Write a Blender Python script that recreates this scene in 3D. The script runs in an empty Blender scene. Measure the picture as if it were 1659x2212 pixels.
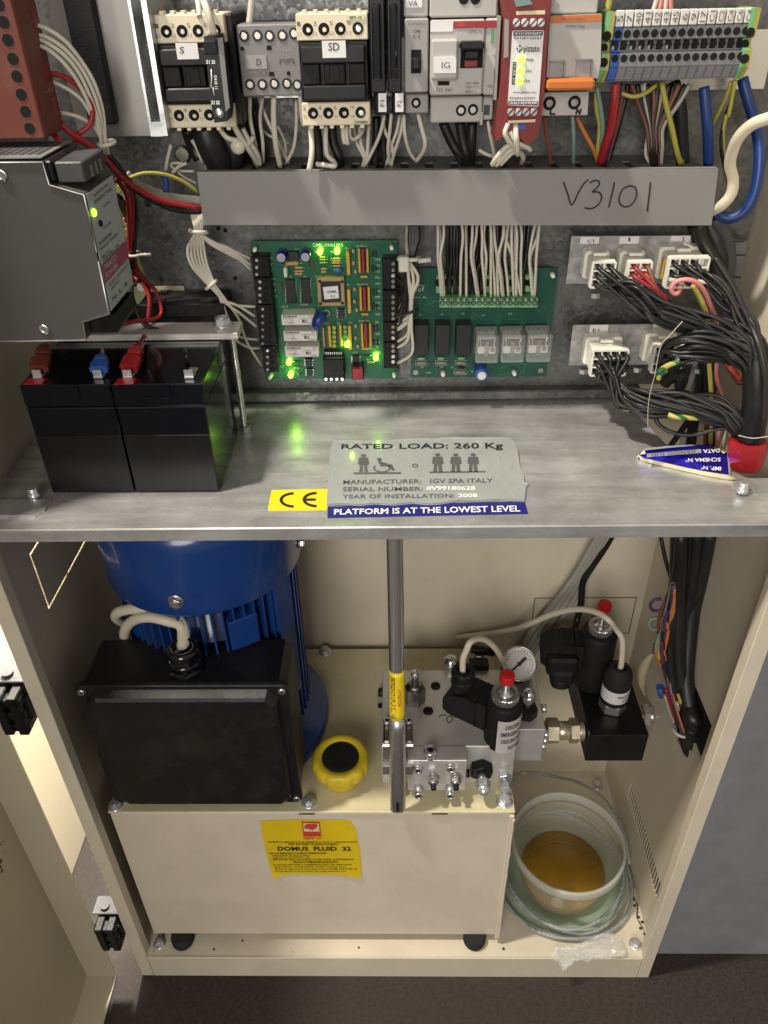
import bpy, bmesh, math, random
from mathutils import Vector, Matrix
random.seed(7)
sc = bpy.context.scene
COL = sc.collection
PI = math.pi

# ------------------------------------------------------------------ camera
CX, CY, CZ, YAW, PIT, ROL, FPX = .2963, -.4222, .9352, -.02507, .61132, -.02255, 1692.3
_f = Vector((math.sin(YAW)*math.cos(PIT), math.cos(YAW)*math.cos(PIT), -math.sin(PIT)))
_r = Vector((math.cos(YAW), -math.sin(YAW), 0))
_u = _r.cross(_f)
_r2 = _r*math.cos(ROL)+_u*math.sin(ROL)
_u2 = -_r*math.sin(ROL)+_u*math.cos(ROL)
cam_d = bpy.data.cameras.new('camera')
cam = bpy.data.objects.new('camera', cam_d); COL.objects.link(cam)
cam.matrix_world = Matrix(((_r2.x, _u2.x, -_f.x, CX), (_r2.y, _u2.y, -_f.y, CY), (_r2.z, _u2.z, -_f.z, CZ), (0, 0, 0, 1)))
cam_d.sensor_fit = 'HORIZONTAL'; cam_d.sensor_width = 36
cam_d.lens = 36*FPX/1659.0
cam_d.clip_start = .01; cam_d.clip_end = 100
sc.camera = cam

# ------------------------------------------------------------------ light
w = bpy.data.worlds.new('World'); sc.world = w; w.use_nodes = True
bg = w.node_tree.nodes['Background']
bg.inputs[0].default_value = (1.0, .95, .88, 1); bg.inputs[1].default_value = .23

def area(name, loc, target, size, power, col, shape='DISK'):
    l = bpy.data.lights.new(name, 'AREA'); l.shape = shape; l.size = size; l.energy = power; l.color = col
    o = bpy.data.objects.new(name, l); COL.objects.link(o); o.location = loc
    o.rotation_euler = (Vector(target)-Vector(loc)).to_track_quat('-Z', 'Y').to_euler()
    return o
area('ceiling_lamp', (-.30, -.16, 2.05), (.36, .0, .25), .09, 26, (1, .93, .80))
area('room_lamp', (-.10, -1.9, 1.25), (.28, .1, .50), 1.1, 22, (1, .95, .88))
area('gap_fill_light', (-.012, .42, .95), (-.121, .15, .35), .08, 26, (1, .95, .86))  # added light, placed only to brighten the gap beside the cabinet

sc.view_settings.view_transform = 'Standard'
sc.view_settings.look = 'None'
sc.view_settings.exposure = .42
sc.view_settings.gamma = 1
sc.render.engine = 'CYCLES'
sc.cycles.max_bounces = 8
sc.cycles.caustics_reflective = True

# ------------------------------------------------------------------ reading sizes off the plan
ZN = {'D': (0, 0, 1), 'A': (0, 0, .4), 'B': (597, 0, .36), 'C': (1061.6, 0, .36), 'Q0': (0, 464.5, .36), 'E': (497.7, 464.5, .26),
      'F': (862.6, 464.5, .24), 'G': (1194.4, 464.5, .28), 'H': (530.9, 895.8, .4), 'I': (796.3, 1128, .52), 'J': (0, 1128, .5),
      'K': (796.3, 1360.3, .22), 'L': (1094.9, 1260.8, .26), 'M': (0, 1658.9, .48), 'N': (862.6, 1625.7, .48), 'O': (544.1, 1738.6, .16),
      'Q': (1327, 730, .2), 'S': (292, 0, .168), 'R': (1294, 1128, .24), 'T': (1393.5, 132.7, .24), 'U': (0, 265.4, .225)}
zone = [0, 0, 1]
def Z(n): zone[:] = ZN[n]
def P(x, y, **k):
    x = zone[0]+zone[2]*x; y = zone[1]+zone[2]*y
    d = _f+_r2*((x-829.5)/FPX)-_u2*((y-1106)/FPX)
    a, v = list(k.items())[0]; i = 'XYZ'.index(a); c = (CX, CY, CZ)
    return Vector(c)+d*((v-c[i])/d[i])
def R4(x0, y0, x1, y1, Y):
    cx, cy = (x0+x1)/2, (y0+y1)/2
    return P(x0, cy, Y=Y).x, P(x1, cy, Y=Y).x, P(cx, y1, Y=Y).z, P(cx, y0, Y=Y).z

# ------------------------------------------------------------------ materials
M = {}
def mat(name, col, rough=.5, metal=0, var=.06, vs=30, bump=0, bs=400, emit=None, trans=0, ior=1.45, alpha=1, coat=0, spec=None, rvar=.1, dust=0, stretch=None):
    m = bpy.data.materials.new(name); m.use_nodes = True; nt = m.node_tree; N = nt.nodes; L = nt.links
    b = N['Principled BSDF']; b.inputs['Base Color'].default_value = (*col, 1)
    b.inputs['Roughness'].default_value = rough; b.inputs['Metallic'].default_value = metal
    if spec is not None: b.inputs['Specular IOR Level'].default_value = spec
    b.inputs['Transmission Weight'].default_value = trans; b.inputs['IOR'].default_value = ior; b.inputs['Alpha'].default_value = alpha
    b.inputs['Coat Weight'].default_value = coat
    if emit: b.inputs['Emission Color'].default_value = (*emit[0], 1); b.inputs['Emission Strength'].default_value = emit[1]
    if var or rvar or dust:
        tc = N.new('ShaderNodeNewGeometry')
        src = tc.outputs['Position']
        if stretch:
            mp = N.new('ShaderNodeMapping'); mp.inputs['Scale'].default_value = stretch; L.new(src, mp.inputs['Vector']); src = mp.outputs['Vector']
        nz = N.new('ShaderNodeTexNoise'); nz.inputs['Scale'].default_value = vs; nz.inputs['Detail'].default_value = 6; nz.inputs['Roughness'].default_value = .65
        L.new(src, nz.inputs['Vector'])
        mr = N.new('ShaderNodeMapRange'); mr.inputs['From Min'].default_value = .3; mr.inputs['From Max'].default_value = .7
        mr.inputs['To Min'].default_value = 1-var; mr.inputs['To Max'].default_value = 1+var
        L.new(nz.outputs['Fac'], mr.inputs['Value'])
        mx = N.new('ShaderNodeVectorMath'); mx.operation = 'SCALE'; mx.inputs[0].default_value = col
        L.new(mr.outputs[0], mx.inputs['Scale'])
        out = mx.outputs[0]
        if dust:
            n2 = N.new('ShaderNodeTexNoise'); n2.inputs['Scale'].default_value = 22; n2.inputs['Detail'].default_value = 9; n2.inputs['Roughness'].default_value = .75
            L.new(src, n2.inputs['Vector'])
            r2 = N.new('ShaderNodeMapRange'); r2.inputs['From Min'].default_value = .48; r2.inputs['From Max'].default_value = .72; r2.inputs['To Max'].default_value = dust
            L.new(n2.outputs['Fac'], r2.inputs['Value'])
            mm = N.new('ShaderNodeMix'); mm.data_type = 'RGBA'; mm.inputs[7].default_value = (.30, .26, .20, 1)
            L.new(r2.outputs[0], mm.inputs[0]); L.new(out, mm.inputs[6]); out = mm.outputs[2]
        L.new(out, b.inputs['Base Color'])
        rr = N.new('ShaderNodeMapRange'); rr.inputs['From Min'].default_value = .3; rr.inputs['From Max'].default_value = .7
        rr.inputs['To Min'].default_value = max(.02, rough-rvar); rr.inputs['To Max'].default_value = min(1, rough+rvar)
        L.new(nz.outputs['Fac'], rr.inputs['Value']); L.new(rr.outputs[0], b.inputs['Roughness'])
        if bump:
            n3 = N.new('ShaderNodeTexNoise'); n3.inputs['Scale'].default_value = bs; n3.inputs['Detail'].default_value = 4; L.new(src, n3.inputs['Vector'])
            bp = N.new('ShaderNodeBump'); bp.inputs['Strength'].default_value = bump; bp.inputs['Distance'].default_value = .001
            L.new(n3.outputs['Fac'], bp.inputs['Height']); L.new(bp.outputs[0], b.inputs['Normal'])
    M[name] = m
    return m
mat('cream', (.62, .55, .43), .42, var=.05, vs=14, bump=.10, bs=900, dust=.16)
mat('cream_tex', (.60, .525, .42), .5, var=.05, vs=18, bump=.35, bs=620, dust=.16)
mat('cream_tank_top', (.58, .52, .33), .38, var=.10, vs=25, bump=.08, bs=500, dust=.35)
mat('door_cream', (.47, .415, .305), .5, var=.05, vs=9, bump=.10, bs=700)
mat('floor', (.032, .024, .020), .8, var=.6, vs=230, bump=.7, bs=420, rvar=.15)
mat('wall_grey', (.20, .202, .215), .8, var=.10, vs=30, bump=.25, bs=300)
mat('cream_wall', (.80, .75, .60), .45, var=.04, vs=8)
mat('black', (.006, .006, .007), .40, spec=.3, var=.3, vs=60, dust=.02)
mat('black_matte', (.009, .009, .010), .6, spec=.3, var=.3, vs=80, bump=.3, bs=900, dust=.04)
mat('black_gloss', (.004, .005, .007), .07, var=.2, rvar=.03, coat=.6)
mat('battery_wrap', (.004, .004, .005), .30, var=.1, rvar=.05)
mat('battery', (.003, .004, .007), .14, var=.2, rvar=.05, vs=25)
mat('box_plastic', (.008, .0077, .009), .38, spec=.38, var=.2, vs=30, bump=.35, bs=1400, dust=.045)
mat('dark_void', (.004, .004, .004), .9, var=0, rvar=0)
mat('dark_grey', (.045, .045, .048), .55, var=.15)
mat('ps_side', (.055, .052, .050), .6, var=.07, vs=40, bump=.2, bs=1500)
mat('ps_edge', (.55, .55, .54), .35, 1)
mat('label_grey', (.36, .39, .42), .45, var=.04)
mat('magenta', (.28, .03, .10), .45)
mat('white_plastic', (.60, .58, .55), .45, var=.04)
mat('white_label', (.66, .645, .65), .5, var=.03)
mat('contactor_cream', (.66, .58, .42), .42, var=.05, dust=.12)
mat('breaker', (.39, .375, .355), .45, var=.04, dust=.10)
mat('breaker_grey', (.27, .265, .26), .5, var=.05, dust=.1)
mat('relay_grey', (.17, .165, .16), .5, var=.06, dust=.12)
mat('duct_grey', (.205, .20, .195), .5, var=.03, vs=12, bump=.08, bs=900)
mat('duct_dark', (.10, .10, .098), .6, var=.08, dust=.2)
mat('red_body', (.17, .015, .014), .45, var=.06, dust=.12)
mat('terracotta', (.13, .028, .016), .5, var=.08, dust=.14)
mat('orange', (.50, .14, .025), .45, var=.05, dust=.12)
mat('terminal_grey', (.17, .175, .19), .5, var=.08, dust=.16)
mat('blue_plastic', (.03, .085, .32), .45, var=.06)
mat('wire_blue', (.008, .032, .15), .4)
mat('yellow_green', (.34, .31, .06), .45)
mat('green_plastic', (.16, .38, .17), .45, var=.08, dust=.1)
mat('wire_green', (.09, .26, .07), .45)
mat('wire_white', (.54, .50, .42), .45, var=.05, dust=.08)
mat('wire_cream', (.60, .54, .42), .45, var=.04)
mat('wire_grey', (.32, .31, .27), .45, var=.05)
mat('wire_red', (.27, .014, .018), .4)
mat('wire_black', (.009, .009, .010), .42, rvar=.12, var=.3, dust=.05)
mat('wire_brown', (.16, .055, .03), .45)
mat('wire_orange', (.48, .15, .04), .4)
mat('wire_pink', (.62, .22, .21), .4)
mat('wire_violet', (.06, .03, .10), .4)
mat('wire_yellow', (.44, .36, .08), .4)
mat('wire_teal', (.16, .24, .21), .4)
mat('tie', (.55, .52, .44), .4)
mat('red_tape', (.27, .010, .016), .28, var=.1)
mat('pcb', (.005, .090, .042), .38, var=.12, vs=90)
mat('pcb_dark', (.005, .060, .040), .38, var=.12, vs=90)
mat('pcb_olive', (.16, .17, .06), .5, var=.2, vs=60)
mat('silk', (.50, .60, .50), .6, var=0)
mat('trace', (.03, .27, .12), .4, var=0)
mat('chip', (.014, .014, .015), .45, var=.2)
mat('gold', (.50, .36, .10), .4, var=.1)
mat('tan', (.30, .22, .14), .5, var=.1)
mat('sip_yellow', (.55, .30, .04), .45)
mat('sip_red', (.26, .02, .03), .4)
mat('resistor', (.42, .25, .12), .5)
mat('chrome', (.80, .80, .82), .16, .9, var=.04, rvar=.05)
mat('steel', (.58, .58, .57), .26, .9, var=.04, vs=40, rvar=.05)
mat('steel_dark', (.30, .28, .25), .35, 1, var=.15, vs=80)
mat('zinc', (.62, .63, .65), .30, .75, var=.12, vs=60)
mat('brass', (.66, .58, .42), .30, .75, var=.12, vs=80)
mat('aluminium', (.60, .59, .56), .36, .5, var=.05, vs=40, bump=.10, bs=700, rvar=.06)
mat('anodised', (.56, .55, .54), .35, .5, var=.04, vs=50)
mat('motor_blue', (.008, .042, .19), .24, var=.06, vs=16, rvar=.07, dust=.05, coat=.3)
mat('cap_yellow', (.62, .46, .02), .38, var=.05, dust=.05)
mat('sticker_yellow', (.66, .47, .01), .45, var=.06, vs=30)
mat('ce_yellow', (.80, .58, .02), .42, var=.02)
mat('label_blue', (.018, .02, .16), .35, var=.05)
mat('foil_blue', (.03, .02, .45), .22, .6, var=.15, vs=40)
mat('print_black', (.015, .015, .017), .5, var=0, rvar=0)
mat('print_grey', (.09, .09, .095), .5, var=0, rvar=0)
mat('print_white', (.75, .74, .72), .5, var=0, rvar=0)
mat('print_red', (.55, .05, .03), .5, var=0, rvar=0)
mat('paper_cream', (.62, .58, .36), .5)
mat('knob_red', (.50, .012, .014), .35, var=.05)
mat('dirt', (.05, .035, .02), .8)
mat('rubber', (.012, .012, .012), .8)
mat('nylon', (.76, .74, .66), .42, var=.05, vs=40, dust=.10)
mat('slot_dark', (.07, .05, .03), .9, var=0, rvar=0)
mat('led', (.4, .8, .05), .3, var=0, rvar=0, emit=((.42, 1.0, .02), 13))
mat('led_soft', (.4, .8, .05), .3, var=0, rvar=0, emit=((.42, 1.0, .02), 3.5))
mat('led_off', (.30, .36, .08), .3)
mat('bowl_plastic', (.60, .58, .46), .20, alpha=.22, var=.04)
mat('bowl_rim', (.55, .55, .48), .25, alpha=.62, var=.04)
mat('oil', (.50, .27, .02), .05, var=.12, rvar=.02, alpha=.60)
mat('green_disc', (.40, .50, .35), .35, var=.05, alpha=.85)
mat('hose', (.40, .43, .43), .25, alpha=.8, var=.15, vs=300)
mat('clear', (.62, .62, .60), .08, alpha=.20, var=.02, rvar=.05)
mat('bag', (.80, .80, .78), .05, alpha=.24, var=.02, rvar=.04)
mat('plate_clear', (.36, .38, .37), .16, var=.06, vs=40, coat=1, bump=.12, bs=90, alpha=.85)
mat('label_silver', (.62, .61, .59), .35, .25, var=.05)
mat('masking', (.30, .25, .16), .6, var=.15)
mat('gauge_face', (.88, .83, .82), .35, var=.06, vs=90, coat=.6)

mat('galv_light', (.36, .36, .355), .38, .5, var=.32, vs=110)
mat('side_sheet', (.24, .235, .22), .42, .5, var=.10, vs=60, stretch=(1, 1, .05))
def special_metals():
    # galvanised sheet with spangle
    m = mat('galv', (.30, .31, .30), .42, .75, var=0, rvar=0); nt = m.node_tree; N = nt.nodes; L = nt.links; b = N['Principled BSDF']
    g = N.new('ShaderNodeNewGeometry')
    v = N.new('ShaderNodeTexVoronoi'); v.inputs['Scale'].default_value = 420; L.new(g.outputs['Position'], v.inputs['Vector'])
    n = N.new('ShaderNodeTexNoise'); n.inputs['Scale'].default_value = 28; n.inputs['Detail'].default_value = 8; n.inputs['Roughness'].default_value = .7; L.new(g.outputs['Position'], n.inputs['Vector'])
    sx = N.new('ShaderNodeSeparateColor'); L.new(v.outputs['Color'], sx.inputs[0])
    a = N.new('ShaderNodeMath'); a.operation = 'MULTIPLY_ADD'; a.inputs[1].default_value = .13; L.new(sx.outputs[0], a.inputs[0]); L.new(n.outputs['Fac'], a.inputs[2])
    cr = N.new('ShaderNodeValToRGB'); cr.color_ramp.elements[0].position = .30; cr.color_ramp.elements[0].color = (.045, .047, .046, 1); cr.color_ramp.elements[1].position = .92; cr.color_ramp.elements[1].color = (.25, .252, .25, 1)
    L.new(a.outputs[0], cr.inputs[0]); L.new(cr.outputs[0], b.inputs['Base Color'])
    r = N.new('ShaderNodeMapRange'); r.inputs['To Min'].default_value = .30; r.inputs['To Max'].default_value = .58; L.new(sx.outputs[1], r.inputs['Value']); L.new(r.outputs[0], b.inputs['Roughness'])
    # shelf sheet: brushed along X, smeared stains, scratches
    m = mat('shelf', (.42, .42, .41), .3, .62, var=0, rvar=0); nt = m.node_tree; N = nt.nodes; L = nt.links; b = N['Principled BSDF']
    g = N.new('ShaderNodeNewGeometry')
    mp = N.new('ShaderNodeMapping'); mp.inputs['Scale'].default_value = (4, 26, 26); mp.inputs['Rotation'].default_value = (0, 0, .08); L.new(g.outputs['Position'], mp.inputs['Vector'])
    n = N.new('ShaderNodeTexNoise'); n.inputs['Scale'].default_value = 3; n.inputs['Detail'].default_value = 8; n.inputs['Roughness'].default_value = .6; L.new(mp.outputs[0], n.inputs['Vector'])
    n2 = N.new('ShaderNodeTexNoise'); n2.inputs['Scale'].default_value = 16; n2.inputs['Detail'].default_value = 10; n2.inputs['Roughness'].default_value = .72; L.new(g.outputs['Position'], n2.inputs['Vector'])
    a = N.new('ShaderNodeMath'); a.operation = 'MULTIPLY_ADD'; a.inputs[1].default_value = .5; L.new(n.outputs['Fac'], a.inputs[0])
    h = N.new('ShaderNodeMath'); h.operation = 'MULTIPLY'; h.inputs[1].default_value = .6; L.new(n2.outputs['Fac'], h.inputs[0]); L.new(h.outputs[0], a.inputs[2])
    cr = N.new('ShaderNodeValToRGB'); e = cr.color_ramp.elements; e[0].position = .34; e[0].color = (.26, .255, .245, 1); e[1].position = .70; e[1].color = (.74, .74, .745, 1)
    L.new(a.outputs[0], cr.inputs[0]); L.new(cr.outputs[0], b.inputs['Base Color'])
    r = N.new('ShaderNodeMapRange'); r.inputs['From Min'].default_value = .35; r.inputs['From Max'].default_value = .7; r.inputs['To Min'].default_value = .36; r.inputs['To Max'].default_value = .22
    L.new(a.outputs[0], r.inputs['Value']); L.new(r.outputs[0], b.inputs['Roughness'])
    bp = N.new('ShaderNodeBump'); bp.inputs['Strength'].default_value = .12; bp.inputs['Distance'].default_value = .001; L.new(n.outputs['Fac'], bp.inputs['Height']); L.new(bp.outputs[0], b.inputs['Normal'])
    # striped earth wire
    m = mat('earth_stripe', (.6, .5, .05), .4, var=0, rvar=0); nt = m.node_tree; N = nt.nodes; L = nt.links; b = N['Principled BSDF']
    g = N.new('ShaderNodeNewGeometry'); wv = N.new('ShaderNodeTexWave'); wv.inputs['Scale'].default_value = 55; wv.bands_direction = 'DIAGONAL'; L.new(g.outputs['Position'], wv.inputs['Vector'])
    cr = N.new('ShaderNodeValToRGB'); cr.color_ramp.interpolation = 'CONSTANT'; cr.color_ramp.elements[0].color = (.015, .11, .04, 1); cr.color_ramp.elements[1].position = .35; cr.color_ramp.elements[1].color = (.46, .41, .10, 1)
    L.new(wv.outputs['Fac'], cr.inputs[0]); L.new(cr.outputs[0], b.inputs['Base Color'])
    # braided hose
    m = M['hose']; nt = m.node_tree; N = nt.nodes; L = nt.links; b = N['Principled BSDF']
    g = N.new('ShaderNodeNewGeometry'); ck = N.new('ShaderNodeTexChecker'); ck.inputs['Scale'].default_value = 700
    L.new(g.outputs['Position'], ck.inputs['Vector']); ck.inputs['Color1'].default_value = (.50, .53, .53, 1); ck.inputs['Color2'].default_value = (.16, .18, .19, 1)
    L.new(ck.outputs['Color'], b.inputs['Base Color'])
special_metals()

# ------------------------------------------------------------------ mesh builder
def frame(ax):
    ax = Vector(ax).normalized()
    t = Vector((0, 0, 1)) if abs(ax.z) < .9 else Vector((1, 0, 0))
    u = ax.cross(t).normalized(); v = ax.cross(u).normalized()
    return u, v
class MB:
    def __init__(s): s.v = []; s.f = []; s.sm = []
    def face(s, idx, sm=False): s.f.append(tuple(idx)); s.sm.append(sm)
    def addv(s, pts):
        b = len(s.v); s.v += [Vector(p) for p in pts]; return b
    def box(s, a, b, bev=0, seg=1):
        a = Vector(a); b = Vector(b)
        lo = [min(a[i], b[i]) for i in range(3)]; hi = [max(a[i], b[i]) for i in range(3)]
        if bev:
            bm = bmesh.new(); bmesh.ops.create_cube(bm, size=1)
            for q in bm.verts: q.co = Vector([lo[i]+(q.co[i]+.5)*(hi[i]-lo[i]) for i in range(3)])
            bmesh.ops.bevel(bm, geom=bm.edges[:]+bm.verts[:], offset=bev, segments=seg, affect='EDGES', profile=.5)
            s.bm(bm, seg > 1)
            return s
        k = s.addv([(lo[0] if i & 1 == 0 else hi[0], lo[1] if i & 2 == 0 else hi[1], lo[2] if i & 4 == 0 else hi[2]) for i in range(8)])
        for q in ((0, 2, 3, 1), (4, 5, 7, 6), (0, 1, 5, 4), (2, 6, 7, 3), (0, 4, 6, 2), (1, 3, 7, 5)): s.face([k+j for j in q])
        return s
    def obox(s, c, ex, ey, ez, bev=0):
        """oriented box: centre and three half-extent vectors"""
        bm = bmesh.new(); bmesh.ops.create_cube(bm, size=2)
        c = Vector(c); ex = Vector(ex); ey = Vector(ey); ez = Vector(ez)
        for q in bm.verts: q.co = c+ex*q.co.x+ey*q.co.y+ez*q.co.z
        if bev: bmesh.ops.bevel(bm, geom=bm.edges[:]+bm.verts[:], offset=bev, segments=1, affect='EDGES')
        bmesh.ops.recalc_face_normals(bm, faces=bm.faces[:]); s.bm(bm, False); return s
    def bm(s, bm, sm):
        bm.verts.ensure_lookup_table(); k = len(s.v)
        s.v += [q.co.copy() for q in bm.verts]
        for f in bm.faces: s.face([k+q.index for q in f.verts], sm)
        bm.free()
    def loft(s, rings, cap=True, sm=True, closed=False):
        n = len(rings[0]); ks = [s.addv(r) for r in rings]
        m = len(rings)
        for i in range(m if closed else m-1):
            a, b = ks[i], ks[(i+1) % m]
            for j in range(n): s.face((a+j, a+(j+1) % n, b+(j+1) % n, b+j), sm)
        if cap and not closed:
            s.face([ks[0]+j for j in range(n)][::-1]); s.face([ks[-1]+j for j in range(n)])
        return s
    def lathe(s, p, ax, prof, n=20, sm=True, cap=True, ph=0):
        p = Vector(p); ax = Vector(ax).normalized(); u, v = frame(ax)
        s.loft([[p+ax*h+(u*math.cos(ph+2*PI*j/n)+v*math.sin(ph+2*PI*j/n))*max(r, 1e-5) for j in range(n)] for r, h in prof], cap, sm); return s
    def cyl(s, p0, p1, r, n=16, r1=None, sm=True, ph=0):
        p0 = Vector(p0); p1 = Vector(p1); h = (p1-p0).length
        return s.lathe(p0, p1-p0, [(r, 0), (r if r1 is None else r1, h)], n, sm, True, ph)
    def ccyl(s, p0, p1, r, n=20, c=.0006):
        p0 = Vector(p0); p1 = Vector(p1); h = (p1-p0).length
        return s.lathe(p0, p1-p0, [(r-c, 0), (r, c), (r, h-c), (r-c, h)], n)
    def hexn(s, p0, p1, r, ph=0):
        p0 = Vector(p0); p1 = Vector(p1); h = (p1-p0).length; c = r*.12
        return s.lathe(p0, p1-p0, [(r-c, 0), (r, c*.6), (r, h-c*.6), (r-c, h)], 6, False, True, ph)
    def ball(s, c, r, n=12, sz=(1, 1, 1)):
        c = Vector(c); m = n//2+1; rings = []
        for i in range(m):
            t = PI*i/(m-1); rr = max(math.sin(t), 1e-3)*r
            rings.append([c+Vector((rr*math.cos(2*PI*j/n)*sz[0], rr*math.sin(2*PI*j/n)*sz[1], -math.cos(t)*r*sz[2])) for j in range(n)])
        return s.loft(rings)
    def torus(s, c, ax, R, r, n=24, m=8):
        c = Vector(c); ax = Vector(ax).normalized(); u, v = frame(ax); rings = []
        for i in range(n):
            a = 2*PI*i/n; d = u*math.cos(a)+v*math.sin(a)
            rings.append([c+d*(R+r*math.cos(2*PI*j/m))+ax*(r*math.sin(2*PI*j/m)) for j in range(m)])
        return s.loft(rings, False, True, True)
    def tube(s, pts, r, n=7, sub=5, rs=None):
        pts = [Vector(p) for p in pts]
        if len(pts) > 2 and sub > 1:
            q = [pts[0]*2-pts[1]]+pts+[pts[-1]*2-pts[-2]]; out = []
            for i in range(1, len(q)-2):
                for k in range(sub):
                    t = k/sub; a, b, c, d = q[i-1:i+3]
                    out.append(.5*((2*b)+(c-a)*t+(2*a-5*b+4*c-d)*t*t+(3*b-a-3*c+d)*t**3))
            out.append(pts[-1]); pts = out
        rings = []; up = None
        for i, p in enumerate(pts):
            t = (pts[min(i+1, len(pts)-1)]-pts[max(i-1, 0)])
            if t.length < 1e-9: t = Vector((0, 0, 1))
            t.normalize()
            if up is None: up, _ = frame(t)
            up = (up-t*up.dot(t)); up = up.normalized() if up.length > 1e-6 else frame(t)[0]
            v = t.cross(up); rr = r if rs is None else rs(i/(len(pts)-1))
            rings.append([p+(up*math.cos(2*PI*j/n)+v*math.sin(2*PI*j/n))*rr for j in range(n)])
        return s.loft(rings)
    def prism(s, poly, vec, sm=False):
        poly = [Vector(p) for p in poly]; vec = Vector(vec); n = len(poly)
        k = s.addv(poly); q = s.addv([p+vec for p in poly])
        s.face([k+i for i in range(n)]); s.face([q+i for i in range(n)][::-1])
        for i in range(n): s.face((k+i, q+i, q+(i+1) % n, k+(i+1) % n), sm)
        return s
    # shapes given by their outline on a face parallel to the front, at depth Y
    def pb(s, x0, y0, x1, y1, Y, dep, bev=0):
        a, b, c, d = R4(x0, y0, x1, y1, Y); return s.box((a, Y, c), (b, Y+dep, d), bev)
    def pp(s, pts, Y, dep): return s.prism([P(x, y, Y=Y) for x, y in pts], (0, dep, 0))
    def ph(s, x, y, Y, r, dep=.002, n=14):
        c = P(x, y, Y=Y); return s.cyl(c, c+Vector((0, dep, 0)), r, n)
    def build(s, name, m, parent=None, **kw):
        me = bpy.data.meshes.new(name)
        lo = Vector([min(p[i] for p in s.v) for i in range(3)]); hi = Vector([max(p[i] for p in s.v) for i in range(3)])
        o0 = (lo+hi)/2
        if parent is None: o0.z = lo.z
        me.from_pydata([tuple(p-o0) for p in s.v], [], s.f)
        me.polygons.foreach_set('use_smooth', s.sm)
        bm = bmesh.new(); bm.from_mesh(me); bmesh.ops.recalc_face_normals(bm, faces=bm.faces[:]); bm.to_mesh(me); bm.free()
        me.materials.append(M[m] if isinstance(m, str) else m)
        o = bpy.data.objects.new(name, me); COL.objects.link(o)
        WL[o.name] = o0.copy()
        if parent is not None:
            o.parent = parent; o.location = o0-WL[parent.name]
        else: o.location = o0
        for k, v in kw.items(): o[k] = v
        return o
WL = {}
def T(name, label, cat, loc, group=None):
    o = bpy.data.objects.new(name, None); COL.objects.link(o); o.empty_display_size = .01
    o.location = loc; WL[o.name] = Vector(loc); o['label'] = label; o['category'] = cat
    if group: o['group'] = group
    return o
def tag(o, label, cat, group=None):
    o['label'] = label; o['category'] = cat
    if group: o['group'] = group
    return o
def struct(o): o['kind'] = 'structure'; return o
def like(o, pos, parent=None, name=None):
    """a copy of a part sharing its mesh, centred at pos"""
    c = o.copy(); COL.objects.link(c)
    if name: c.name = name
    par = parent if parent is not None else o.parent
    WL[c.name] = Vector(pos); c.parent = par; c.location = Vector(pos)-(WL[par.name] if par else Vector())
    return c
# lettering: flat print mapped onto a surface
_tc = {}
def tmesh(s, bold=0):
    if (s, bold) in _tc: return _tc[(s, bold)]
    cu = bpy.data.curves.new('t', 'FONT'); cu.body = s; cu.offset = bold; cu.resolution_u = 2; cu.fill_mode = 'FRONT' if False else 'BOTH'
    ob = bpy.data.objects.new('t', cu); COL.objects.link(ob)
    dg = bpy.context.evaluated_depsgraph_get(); me = bpy.data.meshes.new_from_object(ob.evaluated_get(dg))
    vs = [v.co.copy() for v in me.vertices]; fs = [tuple(p.vertices) for p in me.polygons]
    bpy.data.objects.remove(ob); bpy.data.curves.remove(cu); bpy.data.meshes.remove(me)
    x0 = min(v.x for v in vs); x1 = max(v.x for v in vs); y0 = min(v.y for v in vs); y1 = max(v.y for v in vs)
    _tc[(s, bold)] = ([((v.x-x0)/(x1-x0), (v.y-y0)/(y1-y0)) for v in vs], fs)
    return _tc[(s, bold)]
def quadfn(bl, br, tr, tl):
    return lambda u, v: (bl*(1-u)+br*u)*(1-v)+(tl*(1-u)+tr*u)*v
def txt(items, m, parent, bold=0, name='lettering'):
    """items: (string, fn) with fn mapping the unit square to the surface"""
    mb = MB()
    for s, fn in items:
        vs, fs = tmesh(s, bold); k = mb.addv([fn(*q) for q in vs])
        for f in fs: mb.face([k+i for i in f])
    return mb.build(name, m, parent)
def yq(x0, y0, x1, y1, Y):      # print area on a front-parallel face
    return quadfn(P(x0, y1, Y=Y), P(x1, y1, Y=Y), P(x1, y0, Y=Y), P(x0, y0, Y=Y))
def zq(x0, y0, x1, y1, Zh):
    return quadfn(P(x0, y1, Z=Zh), P(x1, y1, Z=Zh), P(x1, y0, Z=Zh), P(x0, y0, Z=Zh))
def wire(pts, r=.0012, m='wire_white', parent=None, name='wire', n=6, sub=5):
    """pts: (x, y, depth Y)"""
    return MB().tube([P(x, y, Y=d) if not isinstance(x, Vector) else x for x, y, d in pts], r, n, sub).build(name, m, parent)
def screw(c, ax, r, m='steel', parent=None, name='screw', h=.0015, cross=True):
    mb = MB(); c = Vector(c); ax = Vector(ax).normalized(); u, v = frame(ax)
    mb.lathe(c, ax, [(r, 0), (r, h*.6), (r*.8, h)], 14)
    o = mb.build(name, m, parent)
    if cross:
        q = MB(); q.obox(c+ax*h, u*r*.6, v*r*.12, ax*.00012); q.obox(c+ax*h, v*r*.6, u*r*.12, ax*.00014); q.build('slot', 'dark_void', parent)
    return o
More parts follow.
